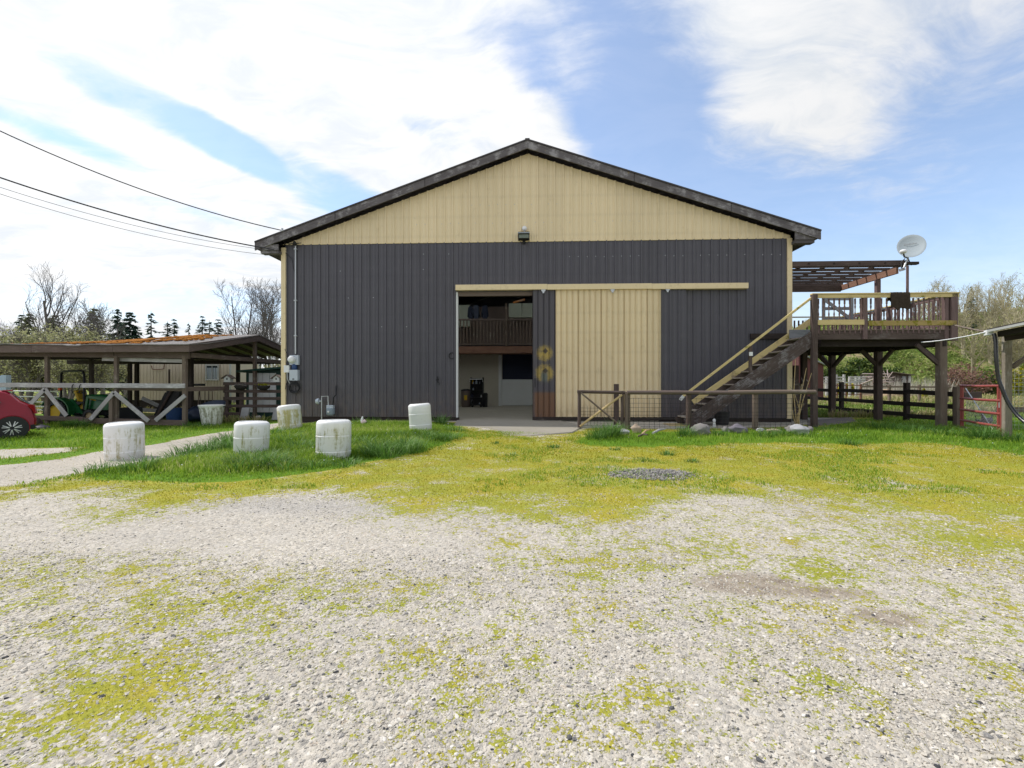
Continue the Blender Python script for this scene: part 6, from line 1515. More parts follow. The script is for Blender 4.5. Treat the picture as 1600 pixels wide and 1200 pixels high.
rl = [(1258, 505, 92, 2, 1, 'far small bare tree between barn and deck stairs'), (1292, 520, 100, 1, 1, 'far bare tree behind the left of the deck railing'), (1330, 545, 78, 1, 1, 'mossy tree low under the deck at the left'), (1435, 470, 84, 1, .9, 'bare spreading tree right above the draped rug'), (1462, 432, 74, 0, 1, 'wide bare mossy tree just right of the satellite dish'),
      (1488, 426, 76, 0, 1.0, 'bare mossy tree at the right end of the deck'), (1505, 445, 72, 1, .9, 'mossy tree behind the deck corner post'), (1527, 440, 80, 2, .9, 'slim bare tree between the two wide mossy crowns'), (1548, 436, 70, 1, .8, 'twin-stemmed bare tree above the lean-to gutter end'), (1556, 432, 78, 2, .8, 'tall bare stem right of the twin-stemmed tree'),
      (1571, 424, 74, 2, .7, 'tallest thin bare stem on the right skyline'), (1590, 428, 66, 0, 1, 'broad bare mossy tree near the right edge'), (1604, 420, 72, 0, 1, 'bare tree cut by the right edge of the frame'), (1515, 478, 62, 0, 1.2, 'low mossy tree with arching branches above the red shrubs'), (1568, 480, 60, 1, 1.1, 'low mossy tree behind the drain hose'), (1590, 490, 58, 0, 1.1, 'low mossy tree above the lean-to roof'), (1400, 520, 96, 1, 1.2, 'far bare tree behind the spindles in the middle of the deck'), (1365, 528, 98, 0, 1.2, 'far bare tree behind the spindles left of the rug')]
for i, (u, v, y, k, wx, lab) in enumerate(rl):
    p = HB(u, y); s_ = max((CH + (600 - v) / FPX * y - p.z) / 10, .3); plant(mt[k], 'mossy_tree', lab, 'tree', p, i * 1.7, s_, 'bare mossy trees on the right bank', sxy=s_ * wx)
p = HB(1517, 80); s_ = (CH + 152 / FPX * 80 - p.z) / 15; plant(con[0], 'conifer_tree', 'single conifer among the bare trees on the right bank', 'tree', p, 0, s_, sxy=s_ * 1.0)
p = HB(1250, 95); plant(con[0], 'conifer_tree', 'tiny far conifer between the barn and the stair rail', 'tree', p, 0, (CH + 94 / FPX * 95 - p.z) / 15)
def shrub(name, u, v0, v1, w, y, mat, label, n=2600, size=.13, seed=0, cone=False, group=None, base=None):
    p = base or (GB(u, y) if y < 53 else HB(u, y)); s_ = y / FPX; h = (v1 - v0) * s_; r_ = np.random.default_rng(seed + 100)
    t2 = thing(name, label, 'shrub', p, 0, group); mb = MB(); inv = []
    for k in range(7): a = rnd(0, 6.28); mb.tube([p + V3(0, 0, -.1), p + V3(math.cos(a) * w * s_ * .12, math.sin(a) * w * s_ * .12, h * .5), p + V3(math.cos(a) * w * s_ * .3, math.sin(a) * w * s_ * .3, h * .8)], [.05, .035, .015], 4)
    build('stems', mb, MT['bark'], t2)
    d = r_.normal(size=(n, 3)); d /= np.linalg.norm(d, axis=1, keepdims=True); q = r_.random(n) ** .4
    lump = 1 + .35 * np.sin(d[:, 0] * 5 + seed) * np.cos(d[:, 2] * 6 + seed * 2)
    if cone: zt = r_.random(n); rr = (1 - zt) * w * s_ / 2; a = r_.uniform(0, 6.28, n); C = np.stack([np.cos(a) * rr * q, np.sin(a) * rr * q, zt * h], 1)
    else: C = np.stack([d[:, 0] * q * lump * w * s_ / 2, d[:, 1] * q * lump * w * s_ / 2, h * .5 + d[:, 2] * q * lump * h * .5], 1)
    V, F, T = leaf_cloud(C, size, n, seed, .05); T = np.clip(T + .25 * np.repeat(np.sin(C[:n, 0] * 2.3 + seed), 4)[:len(T)] * 0, 0, 1)
    me = np_mesh('crown', V, F, {'tone': T}, mat); c = bpy.data.objects.new('crown', me); COL.objects.link(c); c.parent = t2; return t2
shrub('evergreen_shrub', 1345, 540, 597, 66, 52, MT['bush'], 'big dark and yellow green evergreen shrub seen under the deck', 6500, .17, 1)
shrub('evergreen_shrub', 1384, 545, 592, 52, 56, MT['bush'], 'dark green shrub right of the big evergreen, behind the middle deck post', 4200, .17, 2)
shrub('evergreen_shrub', 1300, 550, 590, 40, 60, MT['bush'], 'dark green shrub left of the big evergreen, under the deck', 3000, .16, 3)
shrub('evergreen_shrub', 1246, 560, 605, 30, 40, MT['bush'], 'green bush between the barn corner and the stair post', 2200, .12, 9)
shrub('yellow_shrub', 1323, 574, 596, 24, 46, MT['gorse'], 'bright yellow green shrub low left of the big evergreen', 1400, .12, 4)
shrub('red_twig_shrub', 1512, 533, 585, 62, 54, MT['redtwig'], 'reddish brown bare shrub beyond the red gate', 3200, .11, 5)
shrub('red_twig_shrub', 1489, 545, 592, 34, 52, MT['redtwig'], 'reddish brown bare shrub left, behind the deck corner post', 1800, .10, 6)
shrub('grey_shrub', 1545, 545, 588, 44, 55, MT['bush'], 'grey green shrub between red shrubs and the lean-to post', 2600, .12, 7)
shrub('yellow_shrub', 1592, 538, 585, 40, 50, MT['gorse'], 'yellow flowering shrub at the right edge under the lean-to roof', 2600, .10, 8)
shrub('cone_shrub', 1444, 588, 604, 10, 40, MT['gorse'], 'small cone-shaped clipped shrub in the far meadow', 900, .045, 10, cone=True)
# dry reed stand by the meadow edge
r_ = np.random.default_rng(77); n = 1600; x = r_.uniform(33, 46, n); y = r_.uniform(46, 50, n)
V, F, T = blades(x, y, gz(x, y), r_.uniform(.6, 2.4, n), np.full(n, .02), r_.uniform(0, .3, n), np.clip(r_.normal(.85, .12, n), 0, 1))
me = np_mesh('dry_reeds', V, F, {'tone': T}, leafmat('dry_reed', (.30, .26, .20), (.42, .38, .31), (.52, .48, .42), .2)); o = bpy.data.objects.new('dry_reeds', me); COL.objects.link(o); tagp(o, 'stand of pale dry reeds at the far side of the meadow', 'reeds', kind='stuff')

# far paddock things
FS = thing('far_shed', 'small dark shed with a sloping roof far beyond the deck', 'shed', GB(1410, 50)); s50 = 50 / FPX
P4 = lambda u, v, y=50: PX(u, v, y)
c0, c1 = P4(1393, 604), P4(1424, 581)
mb = MB(); mb.prism([(c0.x, -.3), (c1.x, -.3), (c1.x, P4(0, 586).z), (c0.x, P4(0, 582.5).z)], 50, 52.2); build('wall', mb, MT['dark_wood'], FS)
mb = MB(); mb.beam(P4(1390, 581.5) + V3(0, 1, 0), P4(1425, 586) + V3(0, 1, 0), 2.8, .09); build('roof', mb, MT['shed_brown'], FS)
mb = MB(); mb.box(P4(1409, 0).x, P4(1415, 0).x, 49.94, 49.99, P4(0, 599).z, P4(0, 588).z); build('panel', mb, MT['gate_grey'], FS)
mb = MB(); mb.box(P4(1419, 0).x, P4(1423, 0).x, 49.94, 49.99, P4(0, 603).z, P4(0, 587).z); build('panel', mb, MT['grey_wood'], FS)
PF = thing('paddock_rails', 'pale grey wooden paddock rails far beyond the deck', 'fence', GB(1310, 44))
for u in (1292, 1300, 1307, 1319, 1328, 1338, 1344): mb = MB(); p = PX(u, 584 if u in (1307, 1319) else 588, 44); mb.box(p.x - .09, p.x + .09, 43.95, 44.1, -.3, p.z + rnd(-.1, .1)); build('post', mb, MT['grey_wood'], PF)
for u0, u1, v in ((1284, 1319, 590), (1284, 1319, 594), (1328, 1352, 589), (1328, 1352, 592.5), (1328, 1352, 596), (1284, 1340, 598)): mb = MB(); mb.beam(PX(u0, v, 43.9), PX(u1, v + rnd(-.5, .5), 43.9), .05, .12); build('rail', mb, MT['grey_wood'], PF)
PP = thing('panel_pile', 'heap of pinkish white pipe panels and branches far beyond the deck', 'pile', GB(1370, 45))
rp = paint('pinkish_pipe', (.50, .40, .38), .7, .15, 3)
for i in range(26):
    u0 = rnd(1340, 1388); v0 = rnd(586, 601); mb = MB(); p = PX(u0, v0, 45 + rnd(-.5, .8)); ln = rnd(.6, 1.8); a = rnd(-.5, .5) if i % 3 else rnd(1, 2); mb.tube([p, p + V3(math.cos(a) * ln, rnd(-.3, .3), math.sin(a) * ln * .55)], .035, 5); build('pipe', mb, rp if i % 4 else MT['dark_wood'], PP)
for v in (584, 588): mb = MB(); mb.tube([PX(1348, v, 45.4), PX(1390, v + .5, 45.4)], .05, 5); build('pipe', mb, rp, PP)
mb = MB(); p = PX(1382, 600, 44); mb.blob((p.x, 44, -.2), (2.6, 1.2, .9), 4, 3, .4); build('straw_heap', mb, paint('straw', (.42, .30, .19), 1, .3, 2, bmp=1), loc=(p.x, 44, -.2), smooth=60, label='low heap of tan straw in front of the pipe panels', cat='straw heap')
RG2 = thing('rusty_rails', 'thin rusty pipe rails in the paddock behind the board fence', 'fence', GB(1335, 30))
for u in (1308, 1345, 1322): mb = MB(); p = PX(u, 600, 30); mb.tube([(p.x, 30, -.2), (p.x, 30, p.z)], .035, 6); build('post', mb, MT['rust'], RG2)
for v in (602, 616): mb = MB(); mb.tube([PX(1305, v, 30), PX(1346, v, 30)], .03, 6); build('rail', mb, MT['rust'], RG2)
mb = MB(); mb.tube([PX(1346, 600, 30), PX(1368, 591, 29)], .04, 6); build('rail', mb, rp, RG2)
MF = thing('meadow_fence', 'weathered grey rail fence crossing the meadow behind the board fence', 'fence', GB(1420, 32))
for u in (1345, 1390, 1437, 1480): mb = MB(); p = PX(u, 601, 32); mb.box(p.x - .07, p.x + .07, 31.95, 32.1, -.3, p.z); build('post', mb, MT['post_wood'], MF)
for v in (604, 614): mb = MB(); mb.beam(PX(1345, v, 31.9), PX(1486, v + 1, 31.9), .05, .12); build('rail', mb, MT['post_wood'], MF)
RB = thing('red_barn', 'dark red outbuilding glimpsed between the barn corner and the stair post', 'outbuilding', GB(1254, 38))
mb = MB(); c0, c1 = PX(1248, 610, 38), PX(1268, 556, 38); mb.prism([(c0.x, -.3), (c1.x + 1, -.3), (c1.x + 1, c1.z - .8), (c0.x + .4, c1.z + .3), (c0.x, c1.z + .1)], 38, 42); build('wall', mb, paint('dark_red_boards', (.10, .035, .035), .8, .2, 2), RB)
mb = MB(); mb.beam((c0.x - .2, 40, c1.z + .32), (c1.x + 1.2, 40, c1.z - .8), 4.4, .1); build('roof', mb, MT['gate_grey'], RB)
mb = MB(); mb.box(c0.x + .15, c0.x + .45, 37.94, 37.99, c1.z - .7, c1.z - .2); build('window', mb, MT['white_paint'], RB)
# the yard strip under the deck
mb = MB(); q = [GP(1262, 657), GP(1330, 652), GP(1338, 659), GP(1300, 664), GP(1262, 666)]; mb.add([(x, y, gz1(x, y) + .012) for x, y in q] + [(x, y, gz1(x, y) - .05) for x, y in q], [(0, 4, 3, 2, 1)] + [(i, (i + 1) % 5, (i + 1) % 5 + 5, i + 5) for i in range(5)]); build('bare_earth', mb, paint('grey_brown_earth', (.20, .165, .15), 1, .25, 3, bmp=.8), label='bare grey brown earth under the raised deck', cat='ground', kind='structure')
# ------------------------------------------------------------------ white drums
def drum(x, y, dia, h, tilt, az, mat, label, sink=.0, rings=(.33, .66), name='barrel'):
    z = gz1(x, y) - sink; q = Matrix.Rotation(tilt, 4, Vector((math.cos(az), math.sin(az), 0)))
    r = dia / 2
    pr = [(r * .90, 0), (r * .97, .03)]
    for zr in rings: pr += [(r * 1.0, h * zr - .014), (r * 1.012, h * zr - .006), (r * 1.012, h * zr + .004), (r * .992, h * zr + .012), (r * 1.0, h * zr + .018)]
    for k in range(8): a = k / 7 * math.pi / 2; pr.append((r - .07 + .07 * math.cos(a), h - .07 + .07 * math.sin(a)))
    pr += [(r * .80, h + .002), (r * .76, h - .012), (.001, h - .008)]
    # moulded body, a little out of round
    mb = MB(); mb.lathe(pr, 40); mb.v = [(px__ * (1 + .012 * math.sin(2 * math.atan2(py__, px__) + x) + .006 * mnoise.noise((px__ * 4, py__ * 4, pz__ * 4 + x))), py__ * (1 + .010 * math.sin(3 * math.atan2(py__, px__))), pz__) for px__, py__, pz__ in mb.v]
    o = build(name, mb, mat, loc=(x, y, z), local=True, smooth=35, label=label, cat='barrel', group='white plastic drums standing in the grass'); o.rotation_euler = q.to_euler()
drum(-7.33, 8.62, .60, .80, R(1.5), 0, drum_mat('drum_streaked', .48, 1), 'white drum with brown streaks and two rings, farthest left beside the track', .12)
drum(-4.88, 8.5, .585, .78, R(2), 2.2, drum_mat('drum_pale', .32, 2), 'plain white drum second from left with a grass tussock in front', .15, (.62,))
drum(-3.22, 8.2, .60, .84, R(2), 3.1, drum_mat('drum_stained', .50, 3), 'white drum with green stains, nearest and middle one of the five', .15)
drum(-2.34, 11.75, .575, .84, R(-4), 1.35, drum_mat('drum_clean', .06, 4), 'clean white drum leaning left near the open door', .12, (.35, .68))
drum(-6.13, 12.65, .60, .84, R(-8), 1.15, drum_mat('drum_mossy', .85, 5, (.40, .34, .06)), 'leaning drum with yellow mossy side at the left barn corner', .14)
mb = MB(); x, y = GP(331, 659); yy = 17.3; x = (331 - 800) / FPX * yy; z = gz1(x, yy); 
GBR = thing('tapered_tub', 'grimy grey tapered plastic tub standing at the shed corner', 'tub', (x, yy, z), 0)
mb = MB(); mb.lathe([(.30, 0), (.32, .03), (.40, .62), (.43, .74), (.445, .76), (.44, .80), (.40, .80), (.40, .74), (.30, .08), (.001, .06)], 28, Matrix.Translation((0, 0, 0))); build('body', mb, drum_mat('tub_grime', .75, 6, (.20, .19, .11)), GBR, local=True, smooth=35)
mb = MB(); vs = [(-.44 * math.cos(t_), .44 * math.sin(t_), .80 + .16 * math.sin(t_)) for t_ in np.linspace(0, math.pi, 14)] + [(-.43 * math.cos(t_), .43 * math.sin(t_) - .02, .70) for t_ in np.linspace(0, math.pi, 14)]
mb.add(vs, [(i, i + 1, i + 15, i + 14) for i in range(13)]); mb.v += [(a, b + .02, c) for a, b, c in mb.v]; mb.add([], []); k = len(mb.f)
for f in list(mb.f): mb.f.append([q + 28 for q in reversed(f)]); mb.uv.append([(0, 0)] * len(f)); mb.mi.append(0)
build('dark_liner', mb, MT['tarp'], GBR, local=True, smooth=60)
# a bit of pale ornament in the grass
p = GB(568, 13.6); OR_ = thing('garden_ornament', 'small broken white and pink ornament in grass by the dark wall', 'ornament', p)
mb = MB(); mb.blob(p + V3(.01, 0, .13), (.085, .07, .09), 3, 2, .3); build('body', mb, paint('pink_white_plaster', (.66, .52, .50), .8, .1, 9), OR_, smooth=60)
mb = MB(); mb.lathe([(.04, 0), (.035, .08), (.015, .15)], 9, Matrix.Translation(p + V3(-.05, 0, .16)) @ Matrix.Rotation(.15, 4, 'Y')); build('spike', mb, MT['white_paint'], OR_, smooth=60)
mb = MB(); mb.blob(p + V3(.075, -.02, .12), (.03, .03, .03), 5, 1, .1); build('dark_knob', mb, MT['black'], OR_)

# ------------------------------------------------------------------ open shed on the left
YS_ = 17.0
SHD = thing('open_shed', 'long low open-sided shed with mossy roof and braced rails at the left', 'shed', (-12.2, YS_, -.2))
SW, GW = MT['shed_brown'], MT['grey_wood']
def q17(u, v, y=YS_): return PX(u, v, y)
XR = q17(293, 0).x; XL = -25.0; YRDG, YBK = 21.2, 25.6
zeave, zrid, zbk = q17(0, 539).z, PX(0, 523, YRDG).z, 2.95
def ridge_z(x): return zrid - .10 * max(0, (-x - 14.5)) ** .9
# roof: sagging sheet with thickness, slightly wavy front edge
nxr = 70; rows = [(YS_ - .42, 0), (YS_ + .6, .16), (YS_ + 1.8, .43), (YS_ + 3.0, .72), (YRDG, 1.0), (YRDG + .02, 1.0), (YRDG + 2.2, .5), (YBK + .4, 0)]
vs = []
for i in range(nxr + 1):
    x = XR + .35 + (XL - XR) * i / nxr
    for j, (y, f) in enumerate(rows):
        lo = zeave if j < 5 else zbk
        z = lo + (ridge_z(x) - lo) * f + .02 * mnoise.noise((x * .5, y * .7, 0)) + (.022 * mnoise.noise((x * 1.6, 3, 0)) if j == 0 else 0) - (.035 if j == 0 and -16.2 < x < -15.7 else 0)
        vs.append((x, y + (.05 * mnoise.noise((x * 1.3, 8, 0)) if j == 0 else 0), z))
m = len(rows); fs = [(i * m + j, (i + 1) * m + j, (i + 1) * m + j + 1, i * m + j + 1) for i in range(nxr) for j in range(m - 1)]
fs = [tuple(reversed(f)) for f in fs]
nv = len(vs); vs += [(x, y, z - .035) for x, y, z in vs]; fs += [tuple(reversed([k + nv for k in f])) for f in fs]
for i in range(nxr): fs.append((i * m, (i + 1) * m, (i + 1) * m + nv, i * m + nv))
for j in range(m - 1): fs.append((j + 1, j, j + nv, j + 1 + nv))
mb = MB(); mb.add(vs, fs); build('roof', mb, MT['mossy_roof'], SHD, smooth=50)
# moss cushions standing proud of the roof
V = []; n = 2600; r2 = np.random.default_rng(9); mx_ = r2.uniform(-19.0, -12.6, n); mf = r2.random(n) ** .8; 
mb = MB()
for x, f in zip(mx_, mf):
    k = 1 - abs((x + 15.6) / 3.2)
    if r2.random() > k * 1.2 - .9 * (mnoise.noise((x * 1.1, f * 3.0, 5)) < -.02): continue
    y = YS_ - .3 + f * (YRDG - YS_ + .2); z = zeave + (ridge_z(x) - zeave) * max(0, (y - YS_ + .42) / (YRDG - YS_ + .42)); s_ = r2.uniform(.03, .085)
    vs_, fs_ = ico(1); mb.add([(x + p[0] * s_ * 1.5, y + p[1] * s_ * 1.3, z + p[2] * s_ * .55) for p in vs_], fs_)
build('moss', mb, paint('orange_moss', (.38, .155, .035), 1, .5, 5, dirt=(.40, .30, .08), damt=.4, bmp=1, spec=.1), SHD, smooth=80, kind='stuff')
# sheathing and rafters under the roof
for sgn, y0, y1, za, zb in ((0, YS_ - .35, YRDG, zeave, zrid), (1, YRDG, YBK + .3, zrid, zbk)):
    for i in range(15):
        x = XR - .1 - i * .88; dzr = ridge_z(x) - zrid
        mb = MB(); mb.beam((x, y0, za - .14 + (dzr if sgn else 0)), (x, y1, zb - .14 + (0 if sgn else dzr)), .05, .15); build('rafter', mb, MT['dark_wood'], SHD)
# front fascia in boards, beam below in two sagging lengths
xs_ = [XR + .33, q17(190, 0).x, q17(66, 0).x, XL]
for i, (a, b) in enumerate(zip(xs_, xs_[1:])):
    z = [q17(0, 545).z, q17(0, 545.3).z, q17(0, 546).z]; mb = MB(); mb.beam((a - .004, YS_ - .36, z[i] - .01), (b + .004, YS_ - .36, (z + [z[-1]])[i + 1] - .01), .045, .27); build('fascia_board', mb, SW, SHD)
mb = MB(); mb.beam(q17(296, 555.5), q17(180, 553.5), .09, .24); build('beam', mb, SW, SHD)
mb = MB(); mb.beam(q17(179, 554), q17(-60, 551), .09, .24); build('beam', mb, SW, SHD)
mb = MB(); mb.beam(q17(286, 564, YS_ + .12), q17(160, 561, YS_ + .12), .05, .14); build('beam', mb, GW, SHD)
# gable end towards the barn
for (ya, za, yb, zb) in ((YS_ - .36, zeave - .14, YRDG, zrid - .15), (YRDG, zrid - .15, YBK + .3, zbk - .14)):
    mb = MB(); mb.beam((XR + .30, ya, za), (XR + .30, yb, zb), .05, .30); build('rake_board', mb, SW, SHD)
mb = MB(); mb.beam((XR + .02, YS_ + .1, 2.42), (XR + .02, YBK, 2.50), .10, .18); build('tie_beam', mb, MT['post_wood'], SHD)
mb = MB(); mb.prism([(YS_, zeave - .12), (YRDG, zrid - .2), (YBK, zbk - .2), (YBK, zbk - .24), (YRDG, zrid - .26), (YS_, zeave - .18)], XR - 6, XR - 5.95, ax='x'); build('truss', mb, MT['black_wood'], SHD)
mb = MB(); mb.box(XR + .08, XR + .20, YRDG - .08, YRDG + .08, -.3, zrid - .16); build('king_post', mb, MT['post_wood'], SHD)
# posts
for u, y, s_, mm in ((289, YS_, .14, 'post_wood'), (182, YS_, .125, 'post_wood'), (74, YS_, .125, 'post_wood'), (-40, YS_, .125, 'post_wood')):
    x = q17(u, 0, y).x; mb = MB(); mb.box(x - s_ / 2, x + s_ / 2, y - s_ / 2, y + s_ / 2, -.4, q17(0, 556).z, .012); build('post', mb, MT[mm], SHD)
for u, y in ((298, 18.6), (143, YBK), (203, YBK), (214, YBK - 1), (372, YBK - .5)):
    p = PX(u, 0, y); mb = MB(); mb.box(p.x - .08, p.x + .08, y - .08, y + .08, -.4, 2.7); build('post', mb, MT['black_wood'], SHD)
for y in (21.0, YBK): mb = MB(); mb.box(XL, XR + .05, y - .05, y + .05, 2.45, 2.68); build('beam', mb, MT['black_wood'], SHD)
# rails, braces, sill along the front
yf = YS_ - .14
mb = MB(); mb.beam(PX(-70, 601, yf), PX(66, 602, yf), .045, .17); build('rail', mb, GW, SHD)
mb = MB(); mb.beam(PX(66.3, 602, yf), PX(289, 603, yf), .045, .17); build('rail', mb, GW, SHD)
mb = MB(); mb.beam(PX(180, 607, yf + .28), PX(292, 609, yf + .28), .06, .12); build('rail', mb, MT['post_wood'], SHD)
mb = MB(); mb.beam(PX(290, 608, YS_ + .1), PX(350, 607, YS_ + 1.9), .05, .17); build('rail', mb, MT['post_wood'], SHD)
for (u0, v0, u1, v1) in ((70, 608, 30, 650), (70, 608, 104, 650), (178, 613, 141, 656), (178, 613, 232, 658), (289, 618, 243, 657)):
    mb = MB(); mb.beam(PX(u0, v0, yf - .035), PX(u1, v1, yf - .035), .04, .15, up=(0, -1, 0) if False else (0, 0, 1)); build('diagonal_brace', mb, GW, SHD)
mb = MB(); mb.beam(PX(40, 652, YS_ - .05), PX(132, 655, YS_ - .05), .12, .16); build('sill', mb, MT['shed_brown'], SHD)
mb = MB(); mb.beam(PX(133, 657, YS_ - .05), PX(290, 661, YS_ - .05), .12, .20); build('sill', mb, MT['shed_brown'], SHD)
mb = MB(); mb.box(q17(178, 0).x - .05, q17(178, 0).x + .08, yf - .03, yf + .08, -.3, q17(0, 614).z); build('brace_post', mb, MT['post_wood'], SHD)
# things kept in the shed
def tubs(name, u0, u1, v0, v1, y, mat, label, cat, jag=.1, sd=1):
    a, b = PX(u0, v1, y), PX(u1, v0, y); mb = MB(); mb.blob(((a.x + b.x) / 2, y, a.z + (b.z - a.z) * .45), ((b.x - a.x) / 2, .45, (b.z - a.z) * .58), sd, 3, jag, 1.4)
    build(name, mb, mat, loc=((a.x + b.x) / 2, y, a.z), smooth=50, label=label, cat=cat)
BT = thing('blue_tub', 'dark blue plastic tub inside the shed by the corner post', 'tub', PX(272, 657, 18.2))
a, b = PX(262, 657, 18.2), PX(284, 638, 18.2); hh_ = b.z - a.z
mb = MB(); r1, r2_ = .26, .33; cxx = (a.x + b.x) / 2; mb.lathe([(r1, 0), (r2_, hh_), (r2_ + .03, hh_ + .01), (r2_ - .02, hh_), (r1 - .02, .04), (.01, .03)], 14, Matrix.Translation((cxx, 18.2, a.z)) @ Matrix.Rotation(.3, 4, 'Z')); build('body', mb, MT['blue_tub'], BT, smooth=30)
mb = MB(); mb.tube([(cxx - r2_, 18.2, a.z + hh_ * .9), (cxx - r2_ - .06, 18.1, a.z + hh_ * .7), (cxx - r2_, 18.0, a.z + hh_ * .6)], .02); build('handle', mb, MT['blue_tub'], BT)
tubs('tarp_bundle', 292, 322, 636, 658, 18.5, MT['tarp'], 'dark blue tarp bundle between shed post and grey tub', 'tarp', .3, 4)
tubs('dark_sack', 228, 246, 650, 660, 18.4, MT['post_wood'], 'brown sack lying on the shed floor by the brace', 'sack', .3, 6)
mb = MB(); 
for i in range(6): p = PX(302 + i * 6, 650, 19.2); mb = MB(); mb.tube([p, PX(304 + i * 6 + rnd(-4, 4), 611, 19.4)], .018, 5); build('stick', mb, MT['post_wood'] if i % 2 else MT['dark_wood'], loc=p, label='thin stick, %s of six, leaning on the rail behind the grey tub' % ('leftmost', 'second from left', 'third from left', 'third from right', 'second from right', 'rightmost')[i], cat='stick', group='sticks behind the grey tub')

# tractor, nose to the right
TY = 19.2; tz = -.27
def tq(u, v, y=TY): return PX(u, v, y)
TR = thing('tractor', 'green compact tractor with yellow wheels and roll bar inside the shed', 'tractor', (tq(115, 0).x, TY, tz))
def wheel(u, r, y, w, rim):
    x = PX(u, 0, TY - abs(y - TY)).x; c = V3(x, y, tz + r); Mx = Matrix.Translation(c) @ Matrix.Rotation(R(90), 4, 'X')
    mb = MB(); mb.lathe([(r * .58, -w / 2), (r * .80, -w / 2), (r * .95, -w * .42), (r, -w * .25), (r, w * .25), (r * .95, w * .42), (r * .80, w / 2), (r * .58, w / 2)], 26, Mx, cap=False); t0 = build('tyre', mb, MT['black'], TR, smooth=40)
    mb = MB()
    for k in range(18):
        a = k / 18 * 6.2832
        for s_ in (-1, 1): p = c + V3(math.cos(a) * r, s_ * w * .06, math.sin(a) * r); q = c + V3(math.cos(a + .16) * r, s_ * w * .46, math.sin(a + .16) * r); mb.beam(p, q, .035, .05, up=(math.cos(a), 0, math.sin(a)))
    build('tread_lug', mb, MT['black'], t0, kind='stuff')
    mb = MB(); mb.lathe([(.03, -w * .34), (r * .25, -w * .34), (r * .30, -w * .2), (r * .52, -w * .24), (r * .585, -w * .52), (r * .60, -w * .2), (r * .60, w * .2), (r * .3, w * .2)], 22, Mx); build('rim', mb, rim, TR, smooth=35)
for y in (TY - .62, TY + .62): wheel(90, .48, y, .34, MT['tractor_yellow'])
for y in (TY - .50, TY + .50): wheel(141.5, .28, y, .20, paint('tan_rim', (.45, .34, .20), .5))
def tpart(name, mb, mat, **k): return build(name, mb, mat, TR, **k)
# bonnet: lofted
def loft(sections, name, mat, sm=40):
    mb = MB(); vs = []; n = len(sections[0])
    for s_ in sections: vs += s_
    fs = [(i * n + j, i * n + (j + 1) % n, (i + 1) * n + (j + 1) % n, (i + 1) * n + j) for i in range(len(sections) - 1) for j in range(n)] + [tuple(range(n - 1, -1, -1)), tuple(range((len(sections) - 1) * n, len(sections) * n))]
    mb.add(vs, fs); return tpart(name, mb, mat, smooth=sm)
def sec(x, hw, zb, zt, r=.08): return [V3(x, TY + a, z) for a, z in ((-hw, zb), (-hw, zt - r), (-hw + r * .4, zt - r * .3), (-hw + r, zt), (hw - r, zt), (hw - r * .4, zt - r * .3), (hw, zt - r), (hw, zb))]
zt = lambda v: tq(0, v).z
tq_ = tq; tq = lambda u, v, y=TY - .3: PX(u, v, y)
loft([sec(tq(133, 0).x, .30, zt(640), zt(617)), sec(tq(150, 0).x, .30, zt(640), zt(616)), sec(tq(164, 0).x, .27, zt(641), zt(618)), sec(tq(171, 0).x, .23, zt(640), zt(622)), sec(tq(173, 0).x, .18, zt(638), zt(627))], 'bonnet', MT['tractor_green'])
mb = MB(); mb.box(tq(172.5, 0).x, tq(173.6, 0).x, TY - .18, TY + .18, zt(637), zt(626)); tpart('grille', mb, MT['black'])
mb = MB(); mb.prism([(tq(136, 0).x, zt(621)), (tq(151, 0).x, zt(625)), (tq(149, 0).x, zt(626.5)), (tq(136, 0).x, zt(623))], TY - .308, TY - .30); tpart('yellow_stripe', mb, MT['tractor_yellow'])
mb = MB(); mb.box(tq(108, 0).x, tq(160, 0).x, TY - .16, TY + .16, tz + .28, tz + .55); tpart('chassis', mb, MT['black'])
for s_ in (-1, 1):
    y0 = TY + s_ * .48; y1 = TY + s_ * .80; mb = MB(); vs = []
    cx = PX(91, 0, TY - .62).x; cz = tz + .48; arc = [(cx + .60 * math.cos(a), cz + .58 * math.sin(a)) for a in np.linspace(2.7, -.25, 14)]
    for (x, z) in arc: vs += [(x, min(y0, y1), z), (x, max(y0, y1), z)]
    n0 = len(vs); vs += [(cx + (x - cx) * .93, y, cz + (z - cz) * .93) for x, y, z in vs]
    fs = []
    for i in range(13): fs += [(2 * i, 2 * i + 2, 2 * i + 3, 2 * i + 1), (n0 + 2 * i + 1, n0 + 2 * i + 3, n0 + 2 * i + 2, n0 + 2 * i), (2 * i, n0 + 2 * i, n0 + 2 * i + 2, 2 * i + 2), (2 * i + 1, 2 * i + 3, n0 + 2 * i + 3, n0 + 2 * i + 1)]
    mb.add(vs, fs); tpart('mudguard', mb, MT['tractor_green'], smooth=50)
    mb = MB(); mb.prism([(cx + .1, cz + .5), (cx + .6, cz - .05), (cx + .72, cz - .12), (cx + .9, cz - .1), (cx + .75, cz + .1), (cx + .45, cz + .5)], min(TY + s_ * .44, TY + s_ * .49), max(TY + s_ * .44, TY + s_ * .49)); tpart('side_panel', mb, MT['tractor_green'])
mb = MB(); mb.box(tq(110, 0).x, tq(132, 0).x, TY - .55, TY + .55, tz + .36, tz + .41); tpart('footplate', mb, MT['black'])
mb = MB(); sx0 = tq(110, 0).x; sx1 = tq(124, 0).x
mb.beam((sx0 + .2, TY, zt(626)), (sx1 + .1, TY, zt(626)), .46, .10, ch=.03); mb.beam((sx0 + .22, TY, zt(625)), (sx0 + .08, TY, zt(610.5)), .44, .10, ch=.03); tpart('seat', mb, MT['tractor_yellow'])
rx0, rx1 = tq(95, 0).x, tq(131, 0).x
